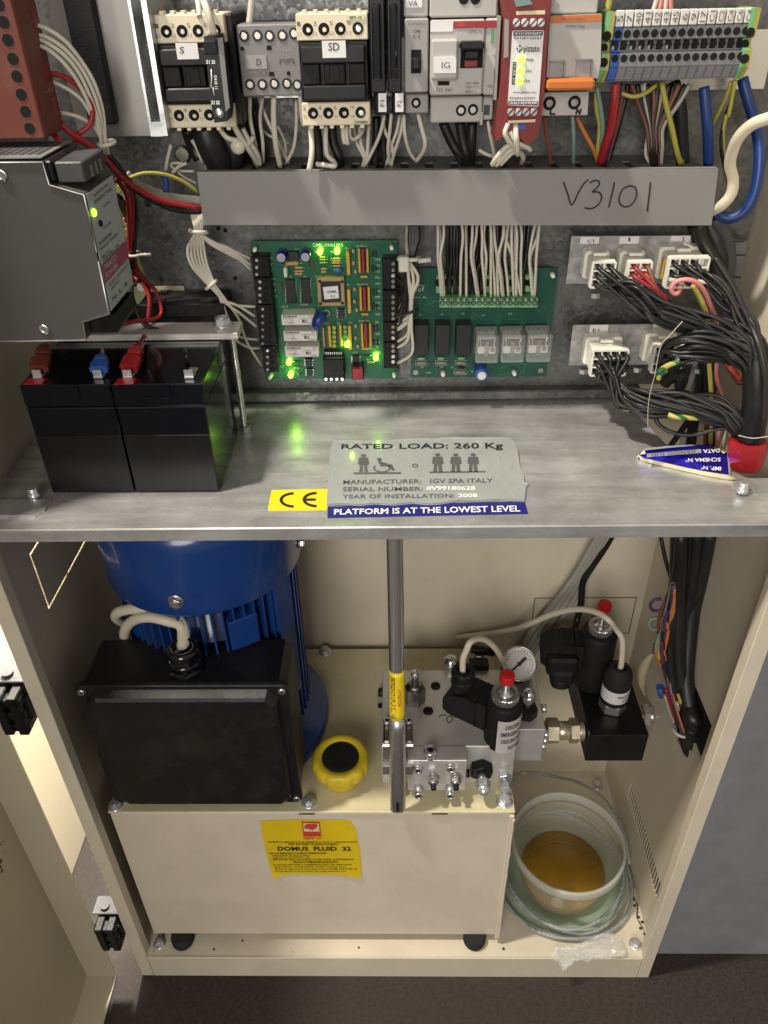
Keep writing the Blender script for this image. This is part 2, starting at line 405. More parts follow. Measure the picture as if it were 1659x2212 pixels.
def hexbolt(c, ax, r, parent, m='zinc', name='bolt', h=None, washer=True):
    h = h or r*.9; c = Vector(c); ax = Vector(ax).normalized(); mb = MB()
    if washer: mb.lathe(c, ax, [(r*1.35, 0), (r*1.35, .0008), (r*1.1, .0012)], 18)
    mb.hexn(c+ax*.001, c+ax*(h+.001), r, random.random()); mb.lathe(c+ax*(h+.001), ax, [(r*.7, 0), (r*.62, .0005)], 14)
    return mb.build(name, m, parent)
# ================================================================== THE SETTING
W_, DEP, HT = .57, .245, 1.06
o = struct(MB().box((-1.6, -1.6, -.05), (2.2, 2.2, 0)).build('floor', 'floor'))
struct(MB().box((.5762, .026, 0), (1.7, .08, 1.6)).build('wall', 'wall_grey'))
mb = MB(); mb.box((-.25, .03, .0), (-.121, .62, 1.0), .002)
q = mb.build('wall_behind_door', 'cream_wall'); struct(q)


# ================================================================== CABINET
cab = T('cabinet', 'open cream sheet metal cabinet holding the electrics above and the hydraulic pump below', 'cabinet', (W_/2, .12, 0))
TH = .013      # folded front rim of the side walls
# left side wall with a rectangular knock-out slit
ky0, ky1, kz0, kz1, g = .064, .158, .4975, .556, .0019
lw = MB()
lw.box((0, 0, 0), (TH, .012, HT), .0006)
lw.box((0, .012, .0), (.002, ky0, HT)); lw.box((0, ky1, 0), (.002, DEP, HT))
lw.box((0, ky0, 0), (.002, ky1, kz0)); lw.box((0, ky0, kz1), (.002, ky1, HT))
lw.box((0, ky0+g, kz0+g), (.002, ky1-g, kz1-g)); lw.box((0, ky0+.045, kz0), (.002, ky0+.047, kz0+g))
lw.build('side_wall', 'cream', cab)
# right side wall: cable opening and a row of vents
XR = .568
Z('D'); a = P(1482, 1642, X=XR); b = P(1507, 1573, X=XR)
hy0, hy1, hz0, hz1 = .036, .085, .335, .382
vz0, vz1, vy0, vy1 = .107, .134, .018, .16
rw = MB(); t = .002
rw.box((W_-TH, 0, 0), (W_, .012, HT), .0006)
rw.box((XR, .012, hz1), (W_, DEP, HT)); rw.box((XR, .012, hz0), (W_, hy0, hz1)); rw.box((XR, hy1, hz0), (W_, DEP, hz1))
rw.box((XR, .012, vz1), (W_, DEP, hz0)); rw.box((XR, .012, 0), (W_, DEP, vz0))
rw.box((XR, .012, vz0), (W_, vy0, vz1)); rw.box((XR, vy1, vz0), (W_, DEP, vz1))
rw.build('side_wall', 'cream', cab)
nsl = 25; ps = (vy1-vy0)/nsl; first = None
for i in range(nsl):
    y = vy0+ps*(i+.5)
    if first is None: first = MB().box((XR, y-ps*.22, vz0), (XR+.0007, y+ps*.22, vz1)).build('vent_bar', 'cream', cab)
    else: like(first, (XR+.00035, y, (vz0+vz1)/2), cab, 'vent_bar')
MB().box((W_+.0005, vy0-.01, vz0-.01), (W_+.004, vy1+.01, vz1+.01)).build('vent_shade_sheet', 'slot_dark', cab)  # dark sheet added as the shade behind the vents
MB().box((W_+.0005, hy0-.01, hz0-.01), (W_+.0042, hy1+.01, hz1+.01)).build('opening_shade_sheet', 'dark_void', cab)  # dark sheet added as the shade beyond the cable opening
MB().box((.002, DEP-.002, .0), (XR, DEP, HT)).build('back_wall', 'cream', cab)
# knock-out outline pressed into the back wall
kb = MB(); x0, x1, z0, z1 = .446, .565, .2945, .350; yk = DEP-.0024; g = .0009
x1 = .560
kb.box((x0, yk, z1-g), (x1, yk+.0006, z1)); kb.box((x0, yk, z0), (x1, yk+.0006, z0+g)); kb.box((x0, yk, z0), (x0+g, yk+.0007, z1)); kb.box((x1-g, yk, z0), (x1, yk+.0007, z1))
kb.build('knockout_groove', 'slot_dark', cab)
ZF = .041
MB().box((.002, .0015, ZF-.002), (XR, DEP-.002, ZF)).build('floor_panel', 'cream', cab)
MB().box((.0135, 0, 0), (W_-.0135, .0014, ZF+.0008), .0004).build('front_lip', 'cream', cab)
for (x, y) in ((345, 2038), (1372, 2040), (1290, 1697)):
    hexbolt(P(x, y, Z=ZF), (0, 0, 1), .0052, cab, 'zinc', 'floor_bolt')
# grime along the floor seams
gr = MB()
for i in range(12):
    k = random.random()
    if k < .35: c = Vector((random.gauss(XR-.004, .003), random.uniform(.004, .10), ZF))
    elif k < .6: c = Vector((random.gauss(.020, .006), random.uniform(.004, .05), ZF))
    else: c = Vector((random.uniform(.02, .55), random.uniform(.003, .03)**1, ZF))
    if c.x > XR-.001 or c.x < .016: continue
    gr.lathe(c, (0, 0, 1), [(random.uniform(.0005, .0018), .0001), (.0004, random.uniform(.0004, .0012))], 7)
for i in range(16):
    y = .012+.007*i+random.uniform(-.002, .002); gr.lathe((XR-.0035+random.uniform(-.002, .002), y, ZF), (0, 0, 1), [(random.uniform(.0008, .0022), .0001), (.0004, .001)], 7)
rnd_ = random.Random(8)
for (pts_) in ([(XR-.004-.002*math.sin(k*1.3), .006+.0065*k, ZF+.0002) for k in range(14)], [(.026+.001*math.sin(k), .010+.004*k, ZF+.0001) for k in range(7)]):
    rr0 = [rnd_.uniform(.0002, .0011) for _ in range(80)]
    gr.tube(pts_, .0006, 5, 4, lambda t: rr0[int(t*79)])
gr.build('dirt', 'dirt', cab, kind='stuff')
# bolts that hold the upper hinge inside the left wall
for (x, y) in ((118, 545), (166, 660)):
    Z('J'); c = P(x, y, X=.0022); Z('D')
    MB().lathe(c, (1, 0, 0), [(.0052, 0), (.0052, .002), (.0035, .0045)], 14).build('hinge_screw', 'chrome', cab)
# hinges (leaf, knuckle)
def hinge(zc):
    h = MB(); h.box((-.028, -.004, zc-.012), (-.001, .004, zc+.012), .001)
    for k in range(3): h.box((-.026, -.010+.0, zc-.020+.014*k), (-.003, .012, zc-.012+.014*k), .001)
    for k in range(2): h.box((-.024+.012*k, -.012, zc-.022), (-.016+.012*k, .010, zc+.02), .001)
    b = h.build('hinge', 'black', cab)
    l = MB(); l.box((-.030, .004, zc+.021), (.0, .024, zc+.0232), .0006); l.cyl((-.018, .012, zc+.0232), (-.018, .012, zc+.0262), .0045)
    l.build('hinge_leaf', 'dark_grey', b)
hinge(.102); hinge(.452)
# door, swung open towards the viewer
XD = -.0285; XP = -.062; YE = -.62
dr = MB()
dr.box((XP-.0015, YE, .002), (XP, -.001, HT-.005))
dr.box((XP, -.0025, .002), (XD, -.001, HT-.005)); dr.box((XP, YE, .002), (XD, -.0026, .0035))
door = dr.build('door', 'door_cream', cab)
door.location.z += 0
for (x, y) in ((360, 697), (392, 762)):
    Z('M'); c = P(x, y, X=XP); Z('D'); MB().lathe(c, (1, 0, 0), [(.0042, 0), (.0042, .001), (.0022, .0035)], 14).build('door_screw', 'zinc', door)
Z('M')
sm = MB()
for (x, y, r) in ((4, 345, .0011), (14, 332, .0008), (3, 420, .0022), (8, 462, .0020), (2, 445, .0018), (14, 380, .0007)):
    sm.lathe(P(x, y, X=XP), (1, 0, 0), [(r, .0002), (r*.8, .0004)], 8)
sm.build('smudge', 'dirt', door)
Z('D')

# ================================================================== SHELF
ZS = .628; YB = .1868
sh = T('metal_shelf', 'bare aluminium shelf across the middle of the cabinet carrying the batteries', 'shelf', (.285, .09, ZS-.002))
cpt = [(.0005, .0008), (.5695, .0008)]
a = P(1623, 1036, Z=ZS); b = P(1440, 961, Z=ZS); c = P(1330, 838, Z=ZS)
poly = [(-.002, -.0, ZS), (.572, -.0, ZS), (.5678, .013, ZS), (a.x, a.y, ZS), (b.x, b.y, ZS), (c.x, YB, ZS), (.006, YB, ZS)]
poly[0] = (.0005, -.0, ZS); poly[1] = (.5695, 0, ZS)
MB().prism(poly[::-1], (0, 0, -.0016)).build('plate', 'shelf', sh)
fl = MB(); fl.prism([(.0005, -.0012, ZS-.0104), (.0005, -.0014, ZS-.001), (.0005, -.0006, ZS+.0001), (.0005, .0006, ZS-.0017), (.0005, .0004, ZS-.0104)], (.569, 0, 0))
fl.build('front_flange', 'shelf', sh)
# corner brackets with bolts
def bracket(side):
    if side < 0:
        x0, x1 = .0138, P(110, 1085, Z=ZS).x; zf = ZS
        m = MB(); m.prism([(x0, .0005+.013, zf), (x1-.004, .0125, zf), (x1, .020, zf), (x1, .032, zf), (x0, .032, zf)], (0, 0, .0022))
        m.box((x0-.0004, .0135, zf+.0002), (x0+.0012, .032, zf+.028), .0003)
        o = m.build('bracket', 'zinc', sh); c = Vector((P(76, 1075, Z=ZS+.001).x, P(76, 1075, Z=ZS+.001).y, ZS+.0016))
    else:
        m = MB(); p1 = P(1590, 1066, Z=ZS); x0 = p1.x; m.prism([(x0+.004, p1.y, ZS), (.5665, p1.y, ZS), (.5665, p1.y+.017, ZS), (x0+.006, p1.y+.017, ZS), (x0, p1.y+.008, ZS)], (0, 0, .0016))
        m.box((.5652, p1.y, ZS+.0002), (.5668, p1.y+.017, ZS+.028), .0003)
        o = m.build('bracket', 'galv_light', sh); c = P(1602, 1062, Z=ZS+.0016)
    b = MB(); b.lathe(c, (0, 0, 1), [(.0042, 0), (.0042, .0035), (.0034, .0038), (.0034, .0075), (.0028, .0078)], 20); b.build('bolt', 'zinc', o)
bracket(-1); bracket(1)
# stickers on the shelf
def sheet_z(pts, zz, th): return MB().prism([P(x, y, Z=zz) for x, y in pts], (0, 0, th))
Z('H')
def rounded(pts, r=.16):
    out = []
    n = len(pts)
    for i in range(n):
        p = Vector(pts[i]); a = Vector(pts[i-1]); b = Vector(pts[(i+1) % n]); ra = min(9, (a-p).length*r)
        for t in (0, .5, 1):
            q = p+(a-p).normalized()*ra*(1-t)**2+(b-p).normalized()*ra*t**2
            out.append((q.x, q.y))
    return out
ce = sheet_z(rounded([(140, 408), (444, 402), (442, 516), (118, 520)]), ZS+.0001, .0003).build('ce_sticker', 'ce_yellow', sh)
zt = ZS+.0006
def arcstroke(cx, cy, rx, ry, a0, a1, w, n=18):
    pts = [(cx+rx*math.cos(a0+(a1-a0)*i/n), cy+ry*math.sin(a0+(a1-a0)*i/n)) for i in range(n+1)]
    pin = [(cx+(rx-w*1.35)*math.cos(a0+(a1-a0)*i/n), cy+(ry-w)*math.sin(a0+(a1-a0)*i/n)) for i in range(n+1)]
    mb = MB(); k = mb.addv([P(x, y, Z=zt) for x, y in pts]); j = mb.addv([P(x, y, Z=zt) for x, y in pin])
    for i in range(n): mb.face((k+i, k+i+1, j+i+1, j+i))
    return mb
m1 = arcstroke(262, 460, 80, 42, math.radians(93), math.radians(267), 13)
m2 = arcstroke(386, 458, 80, 42, math.radians(93), math.radians(267), 13)
k = m2.addv([P(x, y, Z=zt) for x, y in ((325, 452), (378, 451), (377, 464), (325, 465))]); m2.face((k, k+1, k+2, k+3))
for q in (m1, m2): q.build('lettering', 'print_black', ce)
bl = sheet_z([(441, 500), (700, 487), (1506, 470), (1525, 536), (441, 559)], ZS+.0001, .0003).build('blue_sticker', 'label_blue', sh)
txt([('PLATFORM IS AT THE LOWEST LEVEL', quadfn(P(476, 540, Z=zt), P(1483, 523, Z=zt), P(1479, 489, Z=zt), P(478, 510, Z=zt)))], 'print_white', bl, .02)
# rated load plate: worn clear plastic cover lying loose over the old plate
zp = ZS+.0022
edge = [(470, 146), (560, 143), (640, 147), (760, 143), (930, 132), (1010, 134), (1100, 127), (1200, 129), (1425, 128), (1455, 165), (1470, 200), (1478, 280), (1500, 340), (1503, 368), (1526, 378), (1512, 392), (1507, 440), (1503, 470), (1370, 462), (1260, 470), (1160, 466), (1050, 484), (980, 487), (900, 480), (800, 490), (700, 484), (620, 492), (520, 486), (437, 492), (441, 430), (455, 230)]
rp = T('rated_load_plate', 'worn grey plastic plate printed RATED LOAD lying on the shelf edge', 'plate', P(980, 310, Z=ZS+.0005))
mb = MB(); mb.prism([P(x, y, Z=ZS+.0006) for x, y in edge][::-1], (0, 0, .0013)); mb.build('backing', 'plate_clear', rp)
mb = MB()
for i in range(len(edge)):
    a = P(*edge[i], Z=ZS+.002); b = P(*edge[(i+1) % len(edge)], Z=ZS+.002)
    mb.tube([a, a*.5+b*.5+Vector((0, 0, .0002)), b], .0003, 5, 1)
mb.build('torn_edge', 'clear', rp)
zt = ZS+.00225
L = lambda x0, y0, x1, y1, x2, y2, x3, y3: quadfn(P(x0, y0, Z=zt), P(x1, y1, Z=zt), P(x2, y2, Z=zt), P(x3, y3, Z=zt))
txt([('RATED LOAD: 260 Kg', L(515, 192, 1390, 192, 1388, 150, 517, 158))], 'print_black', rp, .015)
txt([('MANUFACTURER:   IGV SPA ITALY', L(525, 375, 1334, 366, 1334, 343, 527, 352)), ('SERIAL NUMBER:', L(523, 413, 955, 410, 955, 389, 523, 391)), ('YEAR OF INSTALLATION:', L(521, 452, 1125, 447, 1125, 426, 521, 431))], 'print_grey', rp, .01)
txt([('0V99180628', L(976, 407, 1240, 407, 1240, 385, 976, 386)), ('2008', L(1147, 446, 1250, 446, 1250, 425, 1147, 425))], 'print_white', rp, .03)
pg = MB()
def pz(pts): 
    k = pg.addv([P(x, y, Z=zt) for x, y in pts]); pg.face(list(range(k, k+len(pts))))
def disc(x, y, rx, ry): pz([(x+rx*math.cos(2*PI*i/14), y+ry*math.sin(2*PI*i/14)) for i in range(14)])
for (x, wd) in ((636, 30), (1037, 32), (1134, 32), (1228, 32)):
    top = 212 if x < 700 else 208; disc(x, top+8, 15, 8)
    y0 = top+19; y1 = y0+40; y2 = 308
    pz([(x-wd*.8, y0), (x+wd*.8, y0), (x+wd, y1-6), (x+wd*.62, y1), (x-wd*.62, y1), (x-wd, y1-6)])
    pz([(x-wd*.62, y1), (x-2, y1), (x-5, y2), (x-wd*.78, y2)]); pz([(x+2, y1), (x+wd*.62, y1), (x+wd*.8, y2), (x+5, y2)])
pz([(583, 312), (838, 310), (838, 318), (583, 320)]); pz([(993, 307), (1296, 304), (1296, 310), (993, 314)])
disc(722, 240, 14, 8)
pz([(712, 250), (732, 250), (745, 268), (790, 268), (806, 300), (790, 300), (772, 278), (728, 278)])
pz([(735, 258), (765, 262), (765, 267), (738, 266)])
for i in range(22):
    a0 = math.radians(-40+i*11.5); a1 = math.radians(-40+(i+1)*11.5)
    pz([(735+47*math.cos(a0), 287+24*math.sin(a0)), (735+47*math.cos(a1), 287+24*math.sin(a1)), (735+38*math.cos(a1), 287+18.5*math.sin(a1)), (735+38*math.cos(a0), 287+18.5*math.sin(a0))])
for i in range(16):
    a0 = 2*PI*i/16; a1 = 2*PI*(i+1)/16
    pz([(914+17*math.cos(a0), 274+10*math.sin(a0)), (914+17*math.cos(a1), 274+10*math.sin(a1)), (914+11*math.cos(a1), 274+6*math.sin(a1)), (914+11*math.cos(a0), 274+6*math.sin(a0))])
pg.build('pictogram', 'print_grey', rp)
mb = MB()
for pts in ([(1400, 190), (1372, 240), (1370, 290), (1400, 370), (1460, 455)], [(1440, 260), (1420, 310), (1450, 330)], [(560, 440), (640, 470), (700, 460)], [(660, 160), (700, 190), (690, 230)], [(860, 420), (950, 440), (960, 470)], [(1100, 170), (1180, 200), (1190, 240)], [(480, 180), (500, 260), (470, 330)], [(600, 300), (650, 280), (640, 340)]):
    mb.tube([P(x, y, Z=zt+.0001) for x, y in pts], .00028, 5, 4)
mb.build('scratch', 'clear', rp)
Z('Q')
# peeled blue data label, folded on itself
t1 = T('peeled_label', 'peeled blue foil label with upside down lettering curling on the shelf', 'label', P(740, 1400, Z=ZS+.001))
quad = [(255, 1265, .002), (320, 1205, .009), (560, 1165, .010), (830, 1148, .009), (1010, 1158, .006), (1130, 1215, .004), (1215, 1232, .003), (1255, 1480, .0015)]
base = P(740, 1400, Z=ZS)
pt = [P(x, y, Z=ZS+h) for x, y, h in quad]
mb = MB(); k = mb.addv([P(255, 1300, Z=ZS+.0012)]+pt+[P(700, 1390, Z=ZS+.001)]); n = len(pt)+2
c = mb.addv([P(800, 1310, Z=ZS+.006)])
for i in range(n): mb.face((c, k+i, k+(i+1) % n))
kk = mb.addv([v-Vector((0, 0, .0003)) for v in mb.v[:n+1]])
for i in range(n): mb.face((kk+n, kk+(i+1) % n, kk+i)); mb.face((k+i, kk+i, kk+(i+1) % n, k+(i+1) % n))
mb.build('foil', 'foil_blue', t1)
mb = MB(); low = [(240, 1290), (300, 1330), (520, 1385), (760, 1440), (1000, 1490), (1220, 1530), (1330, 1532)]
up = [(262, 1262), (320, 1300), (560, 1352), (800, 1408), (1020, 1450), (1240, 1484), (1322, 1520)]
k = mb.addv([P(x, y, Z=ZS+.0004) for x, y in low]); j = mb.addv([P(x, y, Z=ZS+.0035) for x, y in up])
for i in range(len(low)-1): mb.face((k+i, k+i+1, j+i+1, j+i), True)
k = mb.addv([v+Vector((0, .0004, 0)) for v in mb.v[:len(low)*2]])
for i in range(len(low)-1): mb.face((k+i+len(low), k+i+1+len(low), k+i+1, k+i), True)
mb.build('paper_backing', 'paper_cream', t1)
mb = MB(); k = mb.addv([P(x, y, Z=ZS+h) for x, y, h in ((270, 1262, .006), (320, 1203, .0106), (342, 1250, .0102))]); mb.face((k, k+1, k+2)); k = mb.addv([P(x, y, Z=ZS+h) for x, y, h in ((1110, 1190, .0062), (1225, 1213, .006), (1180, 1250, .0062))]); mb.face((k, k+1, k+2)); mb.build('paper_corner', 'paper_cream', t1)
def fq(*p): # printed on the raised foil
    return quadfn(*[P(x, y, Z=ZS+h) for x, y, h in p])
txt([('DATA', fq((1140, 1195, .0088), (958, 1203, .0102), (962, 1243, .0100), (1135, 1236, .0088))), ('SCHEMA N°', fq((1150, 1292, .0076), (765, 1300, .0090), (770, 1340, .0088), (1148, 1336, .0074))), ('IMP. N°', fq((1155, 1390, .0050), (930, 1382, .0060), (935, 1418, .0055), (1152, 1438, .0046)))], 'print_white', t1, .02)
mb = MB()
for pts in ([(350, 1250, .0098), (935, 1200, .0105), (940, 1240, .0102), (350, 1290, .0096)], [(330, 1190, .0108), (560, 1168, .0112), (830, 1152, .0104), (880, 1160, .0104), (560, 1185, .0112), (330, 1214, .0108)], [(1218, 1240, .0042), (1240, 1240, .004), (1255, 1478, .0026), (1238, 1480, .0028)]):
    k = mb.addv([P(x, y, Z=ZS+h) for x, y, h in pts]); mb.face(list(range(k, k+len(pts))))
mb.build('label_field', 'anodised', t1)
txt([('GANCIO SUD', fq((880, 1205, .0109), (400, 1250, .0104), (400, 1282, .0100), (880, 1238, .0106)))], 'print_grey', t1)
Z('D')

# ================================================================== BATTERIES AND CLAMP
YBF = .0425; BX = [(.0475, .1068), (.1078, .1675)]; BZ = .7130
def battery(i, lab):
    x0, x1 = BX[i]; b = T('battery', lab, 'battery', ((x0+x1)/2, .09, ZS), 'lead acid batteries on the shelf')
    yb = .1240
    MB().box((x0, YBF, ZS+.0004), (x1, yb, BZ-.0165), .0008).build('case', 'battery', b)
    MB().box((x0-.0003, YBF-.0003, BZ-.0163), (x1+.0003, yb, BZ), .0010).build('lid', 'battery', b)
    # lid tab pressed into the front face
    m = MB(); xm = x0+.30*(x1-x0); m.box((xm, YBF-.0011, BZ-.0105), (xm+.021, YBF-.0002, BZ+.0002), .0005); m.build('lid_tab', 'battery', b)
    m = MB(); m.box((x0, YBF-.0012, BZ-.0172), (x1, YBF-.0003, BZ-.0163), .0003); m.build('lid_seam', 'black_gloss', b)
    m = MB(); m.box((x0+.0004, YBF-.0005, ZS+.002), (x1-.0004, YBF+.0001, ZS+.047), .0003); m.build('wrapper', 'battery_wrap', b)
    return b
b0 = battery(0, 'left black battery under the power supply with one red and one blue lead')
b1 = battery(1, 'black battery on the right with one red lead and a bare right terminal')
def spade(px, py, mark, b, red=True):
    c = P(px, py, Z=BZ+.004); m = MB(); m.box((c.x-.0032, c.y-.004, BZ+.0002), (c.x+.0032, c.y+.012, BZ+.0012), .0003); m.box((c.x-.0030, c.y-.003, BZ), (c.x+.0030, c.y-.0022, BZ+.006), .0002)
    m.build('terminal', 'zinc', b)
    if mark:
        q = MB(); q.box((c.x-.0062, c.y-.0125, BZ+.0001), (c.x+.0062, c.y-.0035, BZ+.0005)); q.build('polarity_mark', 'knob_red', b)
Z('Q0')
spade(228, 935, True, b0); spade(590, 935, False, b0); spade(768, 935, True, b1); spade(1135, 935, False, b1)
def connector(pts, m, lab, r=.0048):
    """insulated push-on connector: flat sleeve narrowing to the wire"""
    a = P(pts[0][0], pts[0][1], Z=BZ+.005); b = P(pts[1][0], pts[1][1], Z=BZ+pts[1][2]); d = (b-a).normalized(); u = d.cross(Vector((0, 0, 1))).normalized(); v = u.cross(d)
    mb = MB(); L = (b-a).length; rings = []
    for t, wx, wz in ((0, 1, .55), (.45, 1, .6), (.55, .6, .5), (.62, .8, .6), (.85, .75, .6), (1, .4, .4)):
        rings.append([a+d*L*t+u*r*wx*cx+v*r*wz*cy for cx, cy in ((1, .5), (.6, 1), (-.6, 1), (-1, .5), (-1, -.5), (-.6, -1), (.6, -1), (1, -.5))])
    mb.loft(rings, True, False); o = mb.build('sleeve', m, None); return o, b
def lead(name_label, sl, m, wpts, wm, grp='battery leads with push on sleeves'):
    o, b = connector(*sl); t = T('battery_lead', name_label, 'wire', b, grp)
    o.parent = t; o.location = WL[o.name]-WL[t.name]; o.name = 'sleeve'
    MB().tube([b]+[P(x, y, Y=d) for x, y, d in wpts], .0016, 8, 6).build('wire', wm, t)
lead('red lead on the leftmost battery terminal running up behind the power supply', ([(232, 925), (270, 790, .012)], 'terracotta', '', .0062), None, [(305, 740, .12), (330, 600, .13)], 'wire_red')
lead('blue sleeved lead on the second terminal of the left battery', ([(592, 930), (612, 850, .008)], 'blue_plastic', '', .0058), None, [(615, 790, .12), (612, 730, .13), (600, 640, .14)], 'wire_red')
lead('red lead on the right battery looping up to the wiring', ([(772, 918), (828, 790, .012)], 'wire_red', '', .0062), None, [(870, 715, .12), (885, 640, .13), (895, 500, .14), (855, 410, .145), (800, 365, .15), (790, 250, .15)], 'wire_red')
tag(MB().tube([P(1120, 880, Z=BZ+.006), P(1115, 830, Z=BZ+.012), P(1090, 775, Y=.13), P(980, 700, Y=.125), (P(860, 650, Y=.125)), P(800, 520, Y=.13), P(790, 370, Y=.14), P(792, 200, Y=.15), P(790, 0, Y=.15)], .0014, 8, 6).build('black_lead', 'wire_black'), 'black lead crossing in front of the clamp bar to the right battery', 'wire')
# clamp
cl = T('battery_clamp', 'aluminium bar held by threaded rods clamping the batteries', 'clamp', (.12, .12, ZS))
p0 = P(1412, 620, Y=.135); x1 = P(1405, 700, Y=.115).x
zc = P(1100, 700, Y=.115).z
m = MB(); zc = .7160; x1 = .1800; m.box((.03, .1135, .7133), (x1, .1365, .7182), .0005); m.box((.03, .1131, .7155), (x1, .1136, .7159), .0001)
m.build('bar', 'aluminium', cl)
bx = P(1338, 660, Z=.7182); hexbolt((bx.x, bx.y, .7183), (0, 0, 1), .0058, cl, 'zinc', 'bolt', .005)
for c in (Vector((.1620, .1320, ZS)), Vector((.1722, .1300, ZS))):
    r = MB(); r.cyl((c.x, c.y, ZS+.0005), (c.x, c.y, .7132), .0022, 10)
    for k in range(90):
        zz = ZS+.006+k*.00125
        if zz > .7118: break
        r.lathe((c.x, c.y, zz), (0, 0, 1), [(.0022, 0), (.0026, .0003), (.0022, .0006)], 10, True, False)
    o = r.build('threaded_rod', 'steel', cl)
    MB().hexn((c.x, c.y, ZS+.0003), (c.x, c.y, ZS+.005), .0045).build('nut', 'steel', o)
# small maker's sticker on the panel
Z('Q0')
st = tag(MB().pb(780, 428, 1112, 532, .1835, .0006).build('paper_label', 'paper_cream'), 'cream paper label with a small black emblem on the panel above the clamp bar', 'label')
MB().pb(972, 450, 1038, 532, .1832, .0002).build('emblem', 'print_black', st)
m = MB(); m.pb(980, 456, 1030, 512, .1830, .0002); m.build('emblem_field', 'paper_cream', st)
mb = MB(); mb.torus(P(1005, 482, Y=.1829), (0, 1, 0), .0030, .0006, 14, 5); mb.build('emblem_ring', 'print_black', st)
txt([('IGV', yq(988, 514, 1030, 530, .1829))], 'paper_cream', st, .03)
tag(MB().pb(830, 535, 1345, 615, .150, .030, .001).build('black_channel', 'black_matte'), 'matte black channel on the panel behind the aluminium clamp bar', 'channel')
Z('D')
# ================================================================== OIL TANK
TX0, TX1, TY0, TY1, TZ0, TZ1 = .018, .401, .0191, .232, .055, .2828
tk = T('oil_tank', 'cream painted oil tank box with a yellow fluid sticker on its front', 'tank', ((TX0+TX1)/2, .12, .041))
MB().box((TX0, TY0, TZ0), (TX1, TY1, TZ1-.0035), .0012).build('tank_body', 'cream_tex', tk)
MB().box((TX0-.0005, TY0-.0012, TZ1-.0022), (TX1+.0008, TY1, TZ1), .0006).build('top_plate', 'cream_tank_top', tk)
MB().box((TX1-.0045, TY0-.0035, TZ0-.003), (TX1+.0005, TY0-.0001, TZ1-.0036), .001).build('side_flange', 'cream_tex', tk)
for (x, y) in ((662, 1746), (950, 1749)):
    m = MB(); m.box((P(x-17, y, Y=TY0).x, TY0-.0016, TZ1-.0036), (P(x+17, y, Y=TY0).x, TY0-.0008, TZ1-.0020)); m.build('notch', 'slot_dark', tk)
for (x, y) in ((395, 2040), (1025, 2040)):
    c = P(x, y, Z=.041); MB().lathe((c.x, c.y+.004, .0412), (0, 0, 1), [(.0115, 0), (.0125, .003), (.0125, .010), (.010, .0138)], 18).build('rubber_foot', 'rubber', tk)
for (x, y, r) in ((668, 1733, .0055), (1090, 1731, .0060), (703, 1408, .0055), (250, 1740, .0052)):
    hexbolt(P(x, y, Z=TZ1), (0, 0, 1), r, tk, 'zinc', 'plate_bolt', r*.75)
# weld bead down the right edge
wb = MB(); n = 40
wb.tube([(TX1-.0004+random.uniform(-.0003, .0003), TY0-.0036, TZ0+(TZ1-TZ0-.008)*i/n) for i in range(n+1)], .0010, 6, 2); wb.build('weld_bead', 'cream_tex', tk)
# yellow fluid sticker
Z('O'); ys = TY0-.0003
g = {}
def sp(x, y): # curled bottom edge
    return P(x, y, Y=ys-(.0022*max(0, (y-900)/120)**2 if y > 900 else 0))
top = [(110, 215), (330, 205), (700, 198), (1000, 199), (1260, 200), (1340, 225), (1385, 290)]
bot = [(305, 1030), (350, 965), (480, 940), (800, 938), (1180, 948), (1440, 990), (1478, 980)]
mb = MB(); nv = 8; ks = []
for i in range(len(top)):
    ks.append(mb.addv([sp(top[i][0]+(bot[i][0]-top[i][0])*j/nv + (30*math.sin(PI*j/nv) if i == len(top)-1 else (-22*math.sin(PI*j/nv) if i == 0 else 0)), top[i][1]+(bot[i][1]-top[i][1])*j/nv) for j in range(nv+1)]))
for i in range(len(top)-1):
    for j in range(nv): mb.face((ks[i]+j, ks[i]+j+1, ks[i+1]+j+1, ks[i+1]+j), True)
stk = mb.build('fluid_sticker', 'sticker_yellow', tk)
yt = ys-.0005
LQ = lambda x0, y0, x1, y1: yq(x0, y0, x1, y1, yt)
def sl(x0, y0, x1, y1, sk=0): # line of print, x drift
    return quadfn(P(x0+sk, y1, Y=yt), P(x1+sk, y1, Y=yt), P(x1, y0, Y=yt), P(x0, y0, Y=yt))
txt([('DOMUS  FLUID  32', sl(340, 566, 1330, 622, 12))], 'print_black', stk, .03)
txt([('QUESTO IMPIANTO È RIEMPITO CON LUBRIFICANTE', sl(210, 492, 1420, 516, 4)), ('PER SISTEMI OLEODINAMICI', sl(490, 522, 1165, 544, 4)), ('HA LE SEGUENTI CARATTERISTICHE', sl(236, 645, 1000, 668, 4)), ('- VISCOSITÀ 32 CST A 40°C', sl(245, 675, 780, 692, 3)), ('- INDICE DI VISCOSITÀ 140', sl(250, 698, 770, 716, 3)),
     ('- SPECIFICHE: DIN 51524 PARTE 3ª E ISO 6743/4  CATEGORIA HV', sl(255, 728, 1380, 750, 4)), ('RACCOMANDAZIONI', sl(560, 760, 1155, 786, 4)), ('In caso di rabbocchi o sostituzione usare olio equivalente', sl(290, 798, 1345, 820, 5)), ('con fluidi compatibili dello stesso tipo', sl(300, 828, 1280, 848, 5)), ('Prima di ogni intervento pulire bene DOMUS FLUID 32', sl(310, 858, 1420, 880, 5)), ('la temperatura di esercizio non deve superare 70°', sl(320, 888, 1270, 908, 5))], 'print_black', stk, .015)
lg = MB(); lg.prism([P(x, y, Y=yt) for x, y in ((672, 228), (915, 232), (936, 428), (694, 426))], (0, -.0001, 0)); lo = lg.build('emblem', 'print_red', stk)
